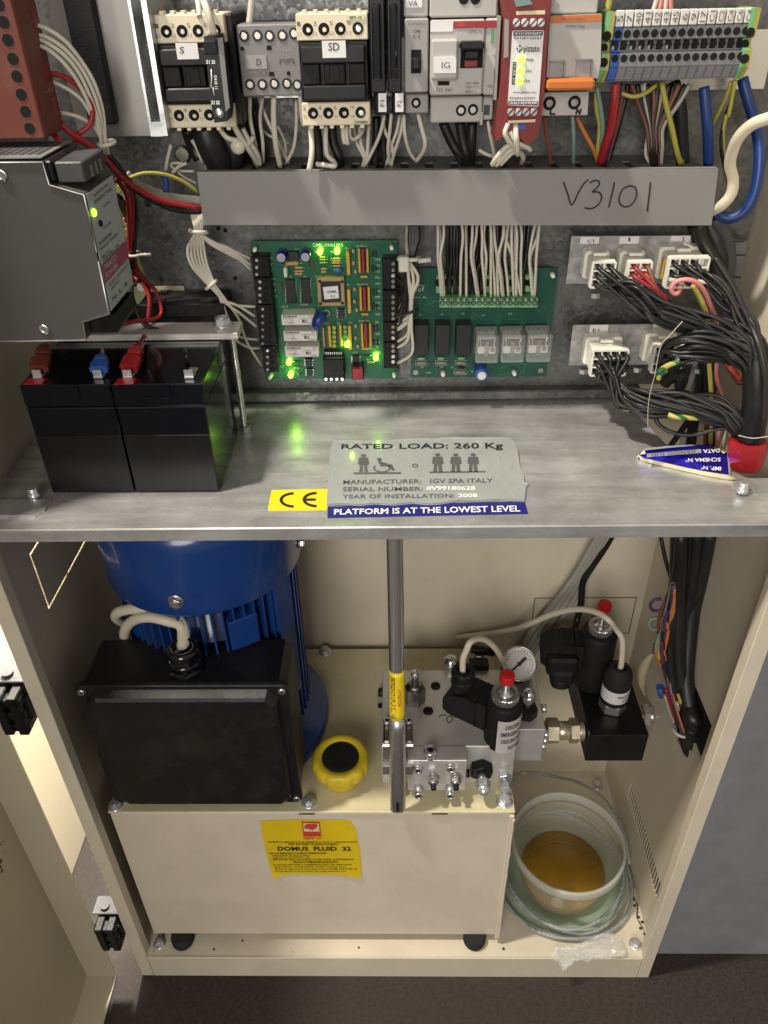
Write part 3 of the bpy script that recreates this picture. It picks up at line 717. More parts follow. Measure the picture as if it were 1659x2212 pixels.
lg = MB(); lg.prism([P(x, y, Y=yt-.0002) for x, y in ((690, 246), (902, 250), (916, 360), (704, 358))], (0, -.0001, 0)); lg.build('emblem_field', 'paper_cream', stk)
lg = MB(); lg.prism([P(x, y, Y=yt-.0004) for x, y in ((705, 290), (740, 258), (870, 255), (890, 280), (870, 312), (820, 345), (760, 322), (710, 318))], (0, -.0001, 0)); lg.build('emblem_mark', 'print_red', stk)
txt([('IGV', sl(696, 436, 850, 470, 3)), ('s.p.a.', sl(870, 448, 935, 470, 2)), ('CLUB', sl(705, 372, 910, 420, 3))], 'print_red', stk, .03)
Z('D')

# ================================================================== MOTOR
MX, MY = .1218, .130
mo = T('electric_motor', 'blue electric motor with cooling fins standing on the oil tank', 'motor', (MX, MY, TZ1))
MB().lathe((MX, MY, TZ1+.0002), (0, 0, 1), [(.097, 0), (.0975, .002), (.0975, .012), (.096, .014), (.080, .017), (.072, .030)], 48).build('flange', 'motor_blue', mo)
bd = MB(); bd.lathe((MX, MY, TZ1+.016), (0, 0, 1), [(.0645, 0), (.0645, .215)], 40); bd.build('stator_body', 'motor_blue', mo)
f0 = None; nf = 54
for i in range(nf):
    a = 2*PI*(i+.5)/nf
    if 3.9 < a < 5.5 and False: continue
    c = Vector((MX+math.cos(a)*.0715, MY+math.sin(a)*.0715, TZ1+.13)); e = Vector((math.cos(a), math.sin(a), 0)); tt = Vector((-e.y, e.x, 0))
    m = MB(); m.obox(c, e*.0080, tt*.0008, Vector((0, 0, .098))); m.build('fin', 'motor_blue', mo)
# flat pads of the body on the right
m = MB(); a = -.45; e = Vector((math.cos(a), math.sin(a), 0)); tt = Vector((-e.y, e.x, 0)); m.obox(Vector((MX, MY, TZ1+.15))+e*.075, e*.006, tt*.012, Vector((0, 0, .075)), .001)
a = -1.02; e = Vector((math.cos(a), math.sin(a), 0)); tt = Vector((-e.y, e.x, 0)); 
m.build('body_pad', 'motor_blue', mo)
m = MB(); m.obox(Vector((MX, MY, TZ1+.19))+e*.072, e*.009, tt*.013, Vector((0, 0, .016)), .001); m.build('body_lug', 'motor_blue', mo)
cv = MB(); cv.lathe((MX, MY, .5065), (0, 0, 1), [(.0838, .0003), (.0853, 0), (.0858, .0012), (.0858, .058), (.0850, .068), (.081, .078), (.070, .084), (.02, .088), (.0005, .088)], 64)
cvo = cv.build('fan_cover', 'motor_blue', mo)
def onc(px, py, R):
    """point on the motor's cylinder of radius R seen at a spot of the plan"""
    a = P(px, py, Y=-.2); b = P(px, py, Y=.13); d = (b-a); A = d.x**2+d.y**2; B = 2*((a.x-MX)*d.x+(a.y-MY)*d.y); C = (a.x-MX)**2+(a.y-MY)**2-R*R
    return a+d*((-B-math.sqrt(B*B-4*A*C))/(2*A))
c = onc(380, 1298, .086); ax = Vector((c.x-MX, c.y-MY, 0)); hexbolt(c, ax, .0048, cvo, 'steel', 'cover_screw', .0035)
c = onc(647, 1172, .086); ax = Vector((c.x-MX, c.y-MY, 0)); hexbolt(c, ax, .004, cvo, 'steel', 'cover_screw', .003)

# ---- terminal box
tb = T('junction_box', 'square black plastic junction box mounted in front of the blue motor', 'junction box', (.115, .04, .300))
bx0, bx1, bz0, bz1 = .0300, .2030, .3020, .4560
m = MB(); m.prism([(bx0+.006, 0, bz0+.002), (bx1-.006, 0, bz0+.002), (bx1-.001, 0, bz0+.008), (bx1-.001, 0, bz1-.008-.0), (bx1-.007, 0, bz1), (bx0+.007, 0, bz1), (bx0+.001, 0, bz1-.008), (bx0+.001, 0, bz0+.008)], (0, .048, 0))
for i in range(len(m.v)): m.v[i].y += .022
m.build('box_body', 'box_plastic', tb)
Z('J')
def octo(x0, x1, z0, z1, c, y): return [(x0+c, y, z0), (x1-c, y, z0), (x1, y, z0+c), (x1, y, z1-c), (x1-c, y, z1), (x0+c, y, z1), (x0, y, z1-c), (x0, y, z0+c)]
m = MB(); m.loft([octo(bx0-.001, bx1+.001, bz0-.001, bz1+.001, .004, .0212), octo(bx0-.001, bx1+.001, bz0-.001, bz1+.001, .004, .0165), octo(bx0-.0004, bx1+.0004, bz0-.0004, bz1+.0004, .004, .0157)], True, False)
ld = m.build('lid', 'box_plastic', tb)
m = MB(); m.loft([octo(bx0+.007, bx1-.007, bz0+.003, bz1-.003, .009, .0156), octo(bx0+.009, bx1-.009, bz0+.006, bz1-.006, .008, .009), octo(bx0+.012, bx1-.012, bz0+.009, bz1-.009, .006, .0075)], True, False)
m.build('raised_lid_panel', 'box_plastic', ld)
m = MB(); m.box((bx0, .0218, bz0+.0), (bx1, .0226, bz1+.0004)); m.build('gasket', 'rubber', tb)
for (x, z) in ((bx0+.0042, bz1-.0052), (bx1-.0042, bz1-.0052), (bx1-.0040, bz0+.0055)):
    screw((x, .0160, z), (0, -1, 0), .0032, 'steel', ld, 'lid_screw', .0022)
c = P(805, 655, Z=bz1); gx, gy = c.x, c.y+.004
gl = MB(); gl.hexn((gx, gy, bz1+.0002), (gx, gy, bz1+.0065), .0155, .2); gl.lathe((gx, gy, bz1+.0062), (0, 0, 1), [(.0120, 0), (.0120, .004), (.0135, .0045), (.0135, .009)], 24)
gl.hexn((gx, gy, bz1+.0150), (gx, gy, bz1+.0215), .0150, .5); gl.lathe((gx, gy, bz1+.0215), (0, 0, 1), [(.0138, 0), (.0128, .004), (.0110, .0058), (.0085, .0058), (.0085, .002)], 24)
gl.build('cable_gland', 'black_gloss', tb)
gt = bz1+.0265
for gi, pts in enumerate(([(790, 440, .055), (700, 385, .06), (600, 372, .065), (520, 385, .072), (500, 405, .080), (520, 425, .09), (570, 440, .10)], [(785, 455, .052), (720, 425, .052), (640, 410, .056), (575, 425, .064), (540, 470, .072), (545, 530, .085)])):
    m = MB(); q = [Vector((gx+.001*random.uniform(-2, 2), gy, bz1+.018))]+[P(x, y, Y=d) for x, y, d in pts]; m.tube(q, .0046, 12, 8)
    tag(m.build('grey_cable', 'wire_cream'), ('upper grey cable with the longer arch into the junction box gland', 'lower grey cable with the shorter arch into the junction box gland')[gi], 'cable', 'cables into the junction box')
Z('D')

# ================================================================== FILLER CAP
c = P(735, 1632, Z=.31); kx, ky = .2372, .0575
fc = T('filler_cap', 'yellow ribbed oil filler cap with a black centre on the tank', 'cap', (kx, ky, TZ1))
MB().lathe((kx, ky, TZ1+.0003), (0, 0, 1), [(.0185, 0), (.0190, .001), (.0205, .013), (.022, .016)], 30).build('cap_base', 'cap_yellow', fc)
m = MB(); rings = []
for (h, r, amp) in ((.0150, .0225, 0), (.0162, .0258, .4), (.0185, .0275, 1), (.0265, .0278, 1), (.0300, .0265, .5), (.0315, .0240, 0), (.0312, .0185, 0), (.0295, .0178, 0)):
    ring = []
    for j in range(96):
        a = 2*PI*j/96; rr = r-amp*.0016*(max(0, math.cos(a*12))**2); ring.append((kx+rr*math.cos(a), ky+rr*math.sin(a), TZ1+h))
    rings.append([Vector(p) for p in ring])
m.loft(rings); m.build('cap_ring', 'cap_yellow', fc)
MB().lathe((kx, ky, TZ1+.0296), (0, 0, 1), [(.0180, 0), (.0170, .0010), (.0135, .0014), (.001, .0005)], 32).build('cap_centre', 'black_matte', fc)

# ================================================================== HYDRAULIC MANIFOLD
HX0, HX1, HY0, HY1, HZ1 = .2772, .4022, .0497, .1457, .3376
hb = T('valve_manifold', 'bare aluminium valve block with black plugs bolted on the tank', 'valve block', (.34, .1, TZ1))
MB().box((HX0, HY0, TZ1+.0003), (HX1, HY1, HZ1), .0006).build('block', 'aluminium', hb)
Z('K')
for (x, y) in ((657, 555), (585, 800)):
    c = P(x, y, Z=HZ1); m = MB(); m.lathe(c, (0, 0, 1), [(.0050, 0), (.0048, .0012), (.0026, .0014), (.0024, .0004)], 16); m.build('plug', 'black', hb)
for (x, y) in ((125, 615), (125, 765)):
    c = P(x+25, y, X=HX0); MB().ccyl((HX0-.0062, c.y, c.z), (HX0, c.y, c.z), .0048, 14).build('plug', 'black', hb)
# hex fitting with bleed nipple
c = P(455, 740, Z=HZ1); c.y += .006
m = MB(); m.hexn(c, c+Vector((0, 0, .020)), .0105, .3); m.lathe(c+Vector((0, 0, .0202)), (0, 0, 1), [(.0088, 0), (.0060, .003), (.0050, .0035)], 18); f = m.build('hex_fitting', 'steel_dark', hb)
m = MB(); m.lathe(c+Vector((0, 0, .0235)), (0, 0, 1), [(.0036, 0), (.0036, .011), (.0042, .012), (.0042, .016), (.0036, .017), (.0022, .017), (.0022, .014)], 16); m.build('nipple', 'chrome', f)
# marker scribble
m = MB()
for pts in ([(690, 855), (730, 838), (765, 838)], [(785, 850), (765, 880), (790, 915), (822, 880), (800, 850), (785, 850)], [(835, 840), (825, 800), (850, 780), (880, 800), (870, 845), (840, 860), (835, 840)], [(830, 790), (800, 830), (822, 845)]):
    m.tube([P(x, y, Z=HZ1+.0001) for x, y in pts], .0005, 4, 5)
m.build('marker_scribble', 'print_black', hb, kind='stuff')
# small front block
sf = P(700, 1285, Y=.033).z
sx0 = P(385, 1430, Y=.033).x; sx1 = P(957, 1430, Y=.033).x
sbk = MB().box((sx0, .033, .2945), (sx1, HY0-.0004, sf), .0006).build('pump_block', 'aluminium', hb)
def socket_bolt(c, ax, r, h, par, m='chrome'):
    c = Vector(c); ax = Vector(ax).normalized()
    o = MB().lathe(c, ax, [(r, 0), (r, h*.9), (r*.92, h), (r*.5, h), (r*.48, h*.6), (.0003, h*.6)], 20).build('socket_screw', m, par)
    MB().lathe(c+ax*(h+.0001), ax, [(r*.48, 0), (r*.001, .00005)], 6, False).build('socket', 'dark_void', par)
c = P(605, 1235, Z=sf); socket_bolt(c, (0, 0, 1), .0062, .0085, sbk)
F = .0329
for (x, y, h) in ((487, 1355, .004), (805, 1335, .005), (487, 1540, .011), (797, 1540, .011)):
    socket_bolt(P(x, y, Y=F), (0, -1, 0), .0043, h, sbk)
for (x, y) in ((632, 1425), (852, 1425)):
    c = P(x, y, Y=F); a = Vector((0, -1, -.12)).normalized()
    m = MB(); m.lathe(c, a, [(.0040, 0), (.0040, .004)], 14); m.hexn(c+a*.004, c+a*.0085, .0052, .2); m.lathe(c+a*.0085, a, [(.0040, 0), (.0034, .0015)], 12); q = m.build('lock_nut', 'steel', sbk)
    m = MB(); m.cyl(c+a*.0095, c+a*.0145, .0026, 12); m.build('set_screw', 'black_gloss', q)
# black nut with acorn nut on the manifold face
c = P(1105, 1370, Y=HY0-.004); a = Vector((.02, -1, -.10)).normalized()
m = MB(); m.hexn(c+Vector((0, .0042, 0)), c+a*.006, .0112, .4); nt_ = m.build('black_nut', 'black', hb)
m = MB(); m.cyl(c+a*.006, c+a*.013, .0042, 14); m.hexn(c+a*.012, c+a*.019, .0072, .1); m.lathe(c+a*.019, a, [(.0064, 0), (.0062, .002), (.0052, .005), (.0030, .0072), (.0003, .008)], 20); m.build('acorn_nut', 'zinc', nt_)
c = P(1330, 1430, Y=HY0); m = MB(); m.hexn(c, c+Vector((0, -.005, 0)), .0062, .3); m.cyl(c+Vector((0, -.005, 0)), c+Vector((0, -.010, -.001)), .0042, 14); m.hexn(c+Vector((0, -.010, -.001)), c+Vector((0, -.016, -.0015)), .0064, .1); m.build('front_bolt', 'zinc', hb)
m = MB(); cc = P(975, 1390, Y=.042); m.cyl((sx1, .040, cc.z), (sx1+.004, .040, cc.z), .004, 14); m.build('plug', 'black', sbk)
# pump cheeks
ch = T('hand_pump', 'polished steel hand pump lever with a yellow warning sleeve', 'lever', (.293, .03, TZ1+.001))
for (xa, xb, yy) in ((135, 212, .030), (362, 440, .030)):
    x0 = P(xa, 1250, Y=yy).x; x1 = P(xb, 1250, Y=yy).x; z1 = P((xa+xb)/2, 1348, Y=yy).z
    m = MB(); m.prism([(x0, yy, z1-.011), (x0, yy, z1), (x0, .048, z1+.006), (x0, HY0-.0004, z1+.008), (x0, HY0-.0004, z1-.020), (x0, .042, z1-.020)], (x1-x0, 0, 0)); q = m.build('cheek', 'steel', ch)
    yb_ = HY0+.016; m = MB(); m.box((x0+.0003, HY0+.0002, HZ1+.0002), (x1-.0003, HY0+.030, HZ1+.006), .0015); q2 = m.build('strap', 'steel_dark', q)
    socket_bolt(((x0+x1)/2, HY0+.022, HZ1+.006), (0, 0, 1), .0036, .005, q)
Z('D')
# lever: a tube standing in a flattened clevis
b0_ = P(860, 1735, Y=.012); t0_ = P(854, 1160, Y=.030)
ma = Vector((.2927, .0135, TZ1+.002)); mb_ = P(856, 1545, Y=.0165)
top = P(853, 1150, Y=.030); top.x = P(853, 1170, Y=.030).x
Z('K')
sk0 = P(286, 1775, Y=.013); sk1 = P(283, 845, Y=.021); Z('D')
d = (top-sk1).normalized()
m = MB(); m.tube([sk1-d*.004, sk1+d*.02, top, top+d*.02], .0062, 24, 1); m.build('lever_tube', 'chrome', ch)
ax = (sk1-sk0).normalized(); m = MB(); u = Vector((1, 0, 0)); v = ax.cross(u).normalized(); rings = []
for t, rx, ry in ((0, .0064, .0030), (.012, .0071, .0036), (.4, .0074, .0050), (.62, .0072, .0068), (.9, .0071, .0071), (1, .0069, .0069)):
    rings.append([sk0+(sk1-sk0)*t+u*rx*math.cos(2*PI*j/28)+v*ry*math.sin(2*PI*j/28) for j in range(28)])
m.loft(rings); cvs = m.build('lever_socket', 'steel', ch)
m = MB(); s0 = sk0+ax*.004+Vector((0, -.0036, 0)); m.box(s0+Vector((-.0015, -.0006, 0)), s0+Vector((.0015, .0012, .013)), .0004); m.build('slot', 'dark_void', cvs)
Z('K'); ya = P(275, 840, Y=.0215); yb2 = P(272, 385, Y=.0235); Z('D')
l0 = sk1+d*.0002; L0 = (yb2-ya).length
m = MB(); rings = []
u2 = Vector((1, 0, 0)); u2 = (u2-d*u2.dot(d)).normalized(); v2 = d.cross(u2)
for t in (0, .1, .9, 1):
    rings.append([l0+d*(L0*t)+(u2*math.cos(2*PI*j/28)+v2*math.sin(2*PI*j/28))*.0066 for j in range(28)])
m.loft(rings); slv = m.build('warning_sleeve', 'ce_yellow', ch)
fs = 1 if v2.y < 0 else -1
def cylfn(org, axis, ux, vy, R, a0, a1, h0, h1, rot=False):
    def fn(u, v):
        if rot: u, v = v, 1-u
        a = a0+(a1-a0)*u
        return org+axis*(h0+(h1-h0)*v)+(ux*math.sin(a)+vy*math.cos(a))*R
    return fn
vy = v2*fs
txt([('EMERGENCY UP-LEVELLING', cylfn(l0, d, u2, vy, .0067, -.85, -.22, L0*.05, L0*.93, True))], 'print_black', slv, .03)
txt([('ATTENTION', cylfn(l0, d, u2, vy, .0067, .05, .50, L0*.32, L0*.68, True))], 'print_red', slv, .03)

# ================================================================== SOLENOID 1, GAUGE, SIDE BLOCK
def solenoid(cx, cy, z0, zt, zr, knob_z, lab, zb, grp, label_wrap, dirv, r=.0163):
    s = T('solenoid_valve', lab, 'valve', (cx, cy, z0), grp)
    co = MB().lathe((cx, cy, z0), (0, 0, 1), [(r-.002, 0), (r, .0015), (r, zt-z0-.003), (r-.001, zt-z0-.001), (r-.004, zt-z0)], 36).build('coil', 'black_matte', s)
    m = MB(); rings = []
    for (h, rr) in ((0, .0115), (.001, .0126), (.0075, .0126), (.0085, .0118), (.0085, .0085), (.006, .008)):
        rings.append([Vector((cx+(rr-(.0005 if (j % 2 and rr > .012) else 0))*math.cos(2*PI*j/72), cy+(rr-(.0005 if (j % 2 and rr > .012) else 0))*math.sin(2*PI*j/72), zt+h)) for j in range(72)])
    m.loft(rings, True, False); m.build('knurled_ring', 'steel', s)
    m = MB(); m.lathe((cx, cy, zt+.0055), (0, 0, 1), [(.0075, 0), (.0070, .0025), (.0045, .003), (.0040, .0055)], 20); m.build('stem', 'chrome', s)
    m = MB(); n = 60; tt = knob_z-zt-.011; m.tube([(cx+.0034*math.cos(i*.9), cy+.0034*math.sin(i*.9), zt+.010+tt*i/n) for i in range(n+1)], .0006, 5, 2); m.cyl((cx, cy, zt+.008), (cx, cy, knob_z), .0018, 10); m.build('spring', 'steel', s)
    m = MB(); rings = []
    for (h, rr) in ((0, .0058), (.0012, .0068), (.0078, .0070), (.0095, .0064), (.0100, .004), (.0100, .0005)):
        rings.append([Vector((cx+(rr-(.0003 if j % 2 else 0))*math.cos(2*PI*j/32), cy+(rr-(.0003 if j % 2 else 0))*math.sin(2*PI*j/32), knob_z+h)) for j in range(32)])
    m.loft(rings, True, False); m.build('release_knob', 'knob_red', s)
    # plug on the side
    dv = Vector((dirv[0], dirv[1], 0)).normalized(); pv = Vector((-dv.y, dv.x, 0)); zc = z0+(zt-z0)*.62; C = Vector((cx, cy, zc))
    m = MB(); m.obox(C+dv*(r+.001), dv*.0045, pv*.0135, Vector((0, 0, .0155)), .001); m.build('coil_face', 'black_matte', s)
    m = MB(); a0, a1 = r+.0058, r+.0390
    pr = [(a0, -.0150), (a0, .0150), (a0+.012, .0160), (a1-.006, .0100), (a1, .0040), (a1, -.0100), (a1-.005, -.0140)]
    k = [C+dv*a+Vector((0, 0, b))-pv*.0145 for a, b in pr]; m.prism(k, pv*.0290); q = m.build('plug', 'black_matte', s)
    g = C+dv*(a1-.013)
    m = MB(); m.lathe(g+Vector((0, 0, .010)), (0, 0, 1), [(.0105, 0), (.0105, .008), (.0112, .0085), (.0112, .013), (.0098, .0145), (.0098, .018), (.0112, .0185), (.0112, .0235), (.0095, .0255), (.006, .0255), (.006, .022)], 12, False)
    if zb: m.build('gland', 'black_matte', q)
    if label_wrap:
        def arc(h0, h1, a0, a1):
            mm = MB(); n = 16
            lo_ = [Vector((cx+math.sin(a0+(a1-a0)*i/n)*(r+.0003), cy-math.cos(a0+(a1-a0)*i/n)*(r+.0003), h0)) for i in range(n+1)]
            hi_ = [p+Vector((0, 0, h1-h0)) for p in lo_]
            k = mm.addv(lo_); j = mm.addv(hi_)
            for i in range(n): mm.face((k+i, k+i+1, j+i+1, j+i), True)
            return mm
        lb = arc(z0+.0005, z0+.044, -.42, 1.5).build('paper_wrap', 'label_silver', s)
        cf = lambda a0, a1, h0, h1: cylfn(Vector((cx, cy, z0)), Vector((0, 0, 1)), Vector((1, 0, 0)), Vector((0, -1, 0)), r+.0005, a0, a1, h0, h1)
        txt([('DISCESA  DI', cf(.0, 1.25, .0335, .0390)), ('EMERGENCY MAN', cf(-.22, 1.5, .0240, .0295)), ('DESCENTE D\'UR', cf(-.16, 1.45, .0145, .0200)), ('NOTABLASS', cf(.25, 1.4, .0050, .0105))], 'print_black', lb, .03)
    return s, g+Vector((0, 0, .030))
s1x = P(1086, 1560, Y=.060).x
z0s = HZ1-.002
cyl1 = P(1088, 1617, Y=.046)
s1, g1 = solenoid(.3895, .0610, .3335, .3900, 0, .4120, 'front solenoid valve with a red release knob and a wrapped paper label', True, 'solenoid valves with red knobs', True, (-.9, .55), .0165)
# cable leaving solenoid 1
Z('K')
tag(MB().tube([g1-Vector((0, 0, .010)), P(925, 300, Y=.085), P(960, 200, Y=.087), P(1000, 120, Y=.09), P(1090, 85, Y=.10), P(1180, 120, Y=.11), P(1260, 200, Y=.12), P(1310, 290, Y=.13), P(1340, 380, Y=.15), P(1400, 460, Y=.17)], .0030, 10, 8).build('grey_cable', 'wire_cream'), 'light grey cable looping from the front solenoid plug behind the gauge', 'cable')
Z('D')
# aluminium side block behind solenoid 1
by = .080
ga = T('side_block', 'aluminium block between the pressure gauge and the brass fittings', 'valve block', (.42, .11, .27))
bx0_ = HX1+.0006; bx1_ = P(1175, 1600, Y=by).x; bz0_ = P(1140, 1643, Y=by).z; bz1_ = P(1140, 1576, Y=by).z
MB().box((bx0_-.0, by, bz0_), (bx1_, .158, bz1_), .0006).build('block', 'anodised', ga)
Z('I')
for (x, y, yy) in ((728, 765, .130), (735, 880, .095), (722, 940, .083), (730, 905, .100)):
    c = P(x-14, y, X=bx1_); c.y = min(max(c.y, by+.006), .150)
    socket_bolt((bx1_, c.y, min(max(c.z, bz0_+.006), bz1_-.006)), (1, 0, 0), .0045, .006, ga)
c = P(655, 800, Z=bz1_); m = MB(); m.hexn(c, c+Vector((0, 0, .012)), .0105, .2); q = m.build('black_nut', 'black', ga)
m = MB(); m.cyl(c+Vector((0, 0, .012)), c+Vector((0, 0, .022)), .0030, 12); m.hexn(c+Vector((0, 0, .022)), c+Vector((0, 0, .028)), .0070, .2); m.lathe(c+Vector((0, 0, .028)), (0, 0, 1), [(.0060, 0), (.0060, .003), (.0046, .006), (.0022, .0075), (.0003, .008)], 20); m.build('acorn_nut', 'chrome', q)
Z('D')
# gauge
gc = P(1122, 1434, Y=.140); ga_ax = Vector((0, -.55, .83)).normalized()
gg = T('pressure_gauge', 'round pressure gauge with a white dial in a black case', 'gauge', gc-Vector((0, 0, .04)))
m = MB(); m.lathe(gc-ga_ax*.028, ga_ax, [(.0155, 0), (.0172, .004), (.0176, .026)], 36); m.cyl(gc-ga_ax*.028, gc-ga_ax*.055, .006, 12); m.build('case', 'black_gloss', gg)
m = MB(); m.lathe(gc-ga_ax*.003, ga_ax, [(.0178, 0), (.0181, .002), (.0178, .0042), (.0168, .0045), (.0163, .0030), (.0163, 0)], 40, True, False); m.build('bezel', 'steel', gg)
m = MB(); m.lathe(gc-ga_ax*.0012, ga_ax, [(.0163, 0), (.0163, .0004)], 36); dl = m.build('dial', 'gauge_face', gg)
u, v = Vector((1, 0, 0)), ga_ax.cross(Vector((1, 0, 0))).normalized()
m = MB(); dn = (u*-.75+v*-.66).normalized(); m.obox(gc-ga_ax*.0004+dn*.004, dn*.009, ga_ax.cross(dn)*.0010, ga_ax*.0003); m.lathe(gc-ga_ax*.0006, ga_ax, [(.0022, 0), (.0022, .0006)], 14); m.obox(gc-ga_ax*.0004-dn*.004, dn*.0055, ga_ax.cross(dn)*.0016, ga_ax*.00021); m.build('needle', 'dark_grey', dl)
m = MB()
for i in range(21):
    a = math.radians(225-13.5*i); e = u*math.cos(a)+v*math.sin(a); l = .0030 if i % 5 == 0 else .0015; m.obox(gc-ga_ax*.0007+e*(.0140-l/2), e*l/2, ga_ax.cross(e)*.00030, ga_ax*.0001)
m.build('tick_marks', 'print_grey', dl, kind='stuff')
# small cock behind the manifold
Z('K'); m = MB(); a = P(1010, 185, Y=.165); b = P(1235, 220, Y=.165); m.ccyl(a, b, .0048, 14)
ck = T('stop_cock', 'black T handle stop cock at the back of the aluminium block', 'valve', ((a+b)/2)-Vector((0, 0, .03)))
m.build('handle', 'black', ck); m = MB(); c = (a+b)/2-Vector((.004, 0, 0)); m.cyl(c-Vector((0, 0, .003)), c-Vector((0, 0, .045)), .0055, 14); m.build('stem', 'steel', ck)
m = MB(); c2 = P(1080, 340, Y=.150); m.obox(c2, (.010, 0, 0), (0, .006, 0), (0, 0, .004), .001); m.build('bracket', 'black', ck)
m = MB(); c3 = P(810, 320, Y=.150); m.ball(c3, .0085, 14); m.build('ball_end', 'steel', ck)
Z('D')

# ================================================================== FITTINGS AND BLACK BLOCK
BBX0, BBX1, BBY0, BBY1, BBZ0, BBZ1 = .4870, .5463, .100, .205, .2498, .2905
hy, hz = .128, .2760
Z('D'); q = P(1225, 1578, Y=.118); hz = q.z; hy = .118
ft = T('pipe_fitting', 'brass coloured union joining the aluminium block to the black block', 'fitting', (.46, hy, hz-.015))
xx = bx1_+.0005
def seg(L, r, kind, mt, nm):
    global xx
    m = MB(); a = (xx, hy, hz); b = (xx+L, hy, hz)
    if kind == 'h': m.hexn(a, b, r, random.random())
    elif kind == 't':
        n = int(L/.0012); prof = []
        for i in range(n): prof += [(r, L*i/n), (r*.93, L*(i+.5)/n)]
        m.lathe(a, (1, 0, 0), prof, 24)
    else: m.ccyl(a, b, r, 24)
    xx += L+.0001; return m.build(nm, mt, ft)
tot = BBX0-.0006-xx
for f, r, k, mt, nm in ((.10, .0120, 'h', 'zinc', 'nut'), (.10, .0085, 't', 'steel', 'thread'), (.26, .0138, 'h', 'brass', 'nut'), (.22, .0098, 'c', 'brass', 'collar'), (.20, .0132, 'h', 'brass', 'nut'), (.118, .0105, 't', 'brass', 'thread')):
    seg(tot*f-.0001, r, k, mt, nm)
bb = T('black_valve_block', 'square black anodised block carrying the rear solenoid and the pressure switch', 'valve block', (.517, .15, BBZ0))
MB().box((BBX0, BBY0, BBZ0), (BBX1, BBY1, BBZ1), .0006).build('block', 'black_gloss' if False else 'black', bb)
# right hand outlet
Z('D'); o_ = P(1425, 1545, X=.560); oy, oz = .150, P(1415, 1545, Y=.150).z
fr = T('outlet_fitting', 'zinc plated outlet union between the black block and the right wall', 'fitting', (.557, oy, oz-.012))
m = MB(); m.hexn((BBX1+.0003, oy, oz), (BBX1+.0078, oy, oz), .0125, .3); m.build('nut', 'brass', fr)
m = MB(); m.ccyl((BBX1+.0079, oy, oz), (BBX1+.0095, oy, oz), .0098, 20); m.build('collar', 'brass', fr)
m = MB(); m.hexn((BBX1+.0096, oy, oz), (XR-.0045, oy, oz), .0128, .1); m.build('nut', 'zinc', fr)
m = MB(); m.ccyl((XR-.0044, oy, oz), (XR-.0002, oy, oz), .010, 20); m.build('collar', 'steel', fr)
# solenoid 2 stands on the block
c = P(1300, 1395, Y=.172)
s2, g2 = solenoid(P(1298, 1352, Y=.172).x, .172, BBZ1+.0005, P(1298, 1362, Y=.172).z, 0, P(1310, 1318, Y=.172).z, 'rear solenoid valve with a red release knob behind the pressure switch', False, 'solenoid valves with red knobs', False, (-1, .12), .0185)
# its plug hangs lower with the gland pointing down
zc = P(1215, 1440, Y=.165).z
m = MB(); a = P(1205, 1470, Y=.162); m.obox(P(1212, 1425, Y=.165), (.0160, 0, 0), (0, .0135, 0), (0, 0, .012), .003); m.obox(P(1213, 1452, Y=.160), (.0125, 0, 0), (0, .0115, 0), (0, 0, .010), .004); m.lathe(P(1211, 1462, Y=.158), (0, -.3, -1), [(.0112, 0), (.0112, .006), (.0098, .0065), (.0098, .010)], 14, False); m.build('plug_gland', 'black_matte', s2, kind='stuff')
# pressure switch
pc = P(1321, 1528, Z=BBZ1); px_, py_ = pc.x, pc.y
pw = T('pressure_switch', 'black domed pressure switch with a white wrapped label on the black block', 'switch', (px_, py_, BBZ1))
m = MB(); m.hexn((px_, py_, BBZ1+.0003), (px_, py_, BBZ1+.0125), .0140, .25); m.lathe((px_, py_, BBZ1+.0125), (0, 0, 1), [(.0128, 0), (.0122, .0012)], 24); m.build('hex_base', 'chrome', pw)
m = MB(); m.lathe((px_, py_, BBZ1+.0137), (0, 0, 1), [(.0130, 0), (.0145, .0012), (.0145, .0045), (.0140, .0055)], 28); m.build('skirt', 'black_matte', pw)
m = MB(); hh = P(1340, 1412, Y=py_).z-BBZ1
m.lathe((px_, py_, BBZ1+.019), (0, 0, 1), [(.0136, 0), (.0138, .018), (.0140, .020), (.0140, .030), (.0125, .036), (.0095, .041), (.0075, .043), (.0070, .0425), (.0060, .0395), (.0035, .0395)], 36); m.build('body', 'rubber', pw)
m = MB(); m.lathe((px_, py_, BBZ1+.0195), (0, 0, 1), [(.01395, 0), (.01410, .0165)], 36, True, False); lb = m.build('paper_wrap', 'white_label', pw)
cf = lambda a0, a1, h0, h1: cylfn(Vector((px_, py_, BBZ1+.0195)), Vector((0, 0, 1)), Vector((1, 0, 0)), Vector((0, -1, 0)), .01425, a0, a1, h0, h1)
txt([('PRESSOSTATO D', cf(-.1, 1.3, .0088, .0122)), ('OVERPRESS', cf(.3, 1.3, .0030, .0062))], 'print_grey', lb, .03)
Z('L')
ztop = BBZ1+.060
tag(MB().tube([Vector((px_, py_, ztop-.004)), Vector((px_, py_, ztop+.008)), P(960, 470, Y=py_+.004), P(910, 380, Y=py_+.008), P(850, 305, Y=.14), P(760, 245, Y=.15), P(640, 215, Y=.165), P(500, 222, Y=.18), P(350, 265, Y=.195), P(200, 330, Y=.205), P(80, 375, Y=.212), P(-100, 410, Y=.22), P(-420, 445, Y=.235)], .0030, 10, 8).build('grey_cable', 'wire_cream'), 'light grey cable arching left from the pressure switch dome', 'cable')
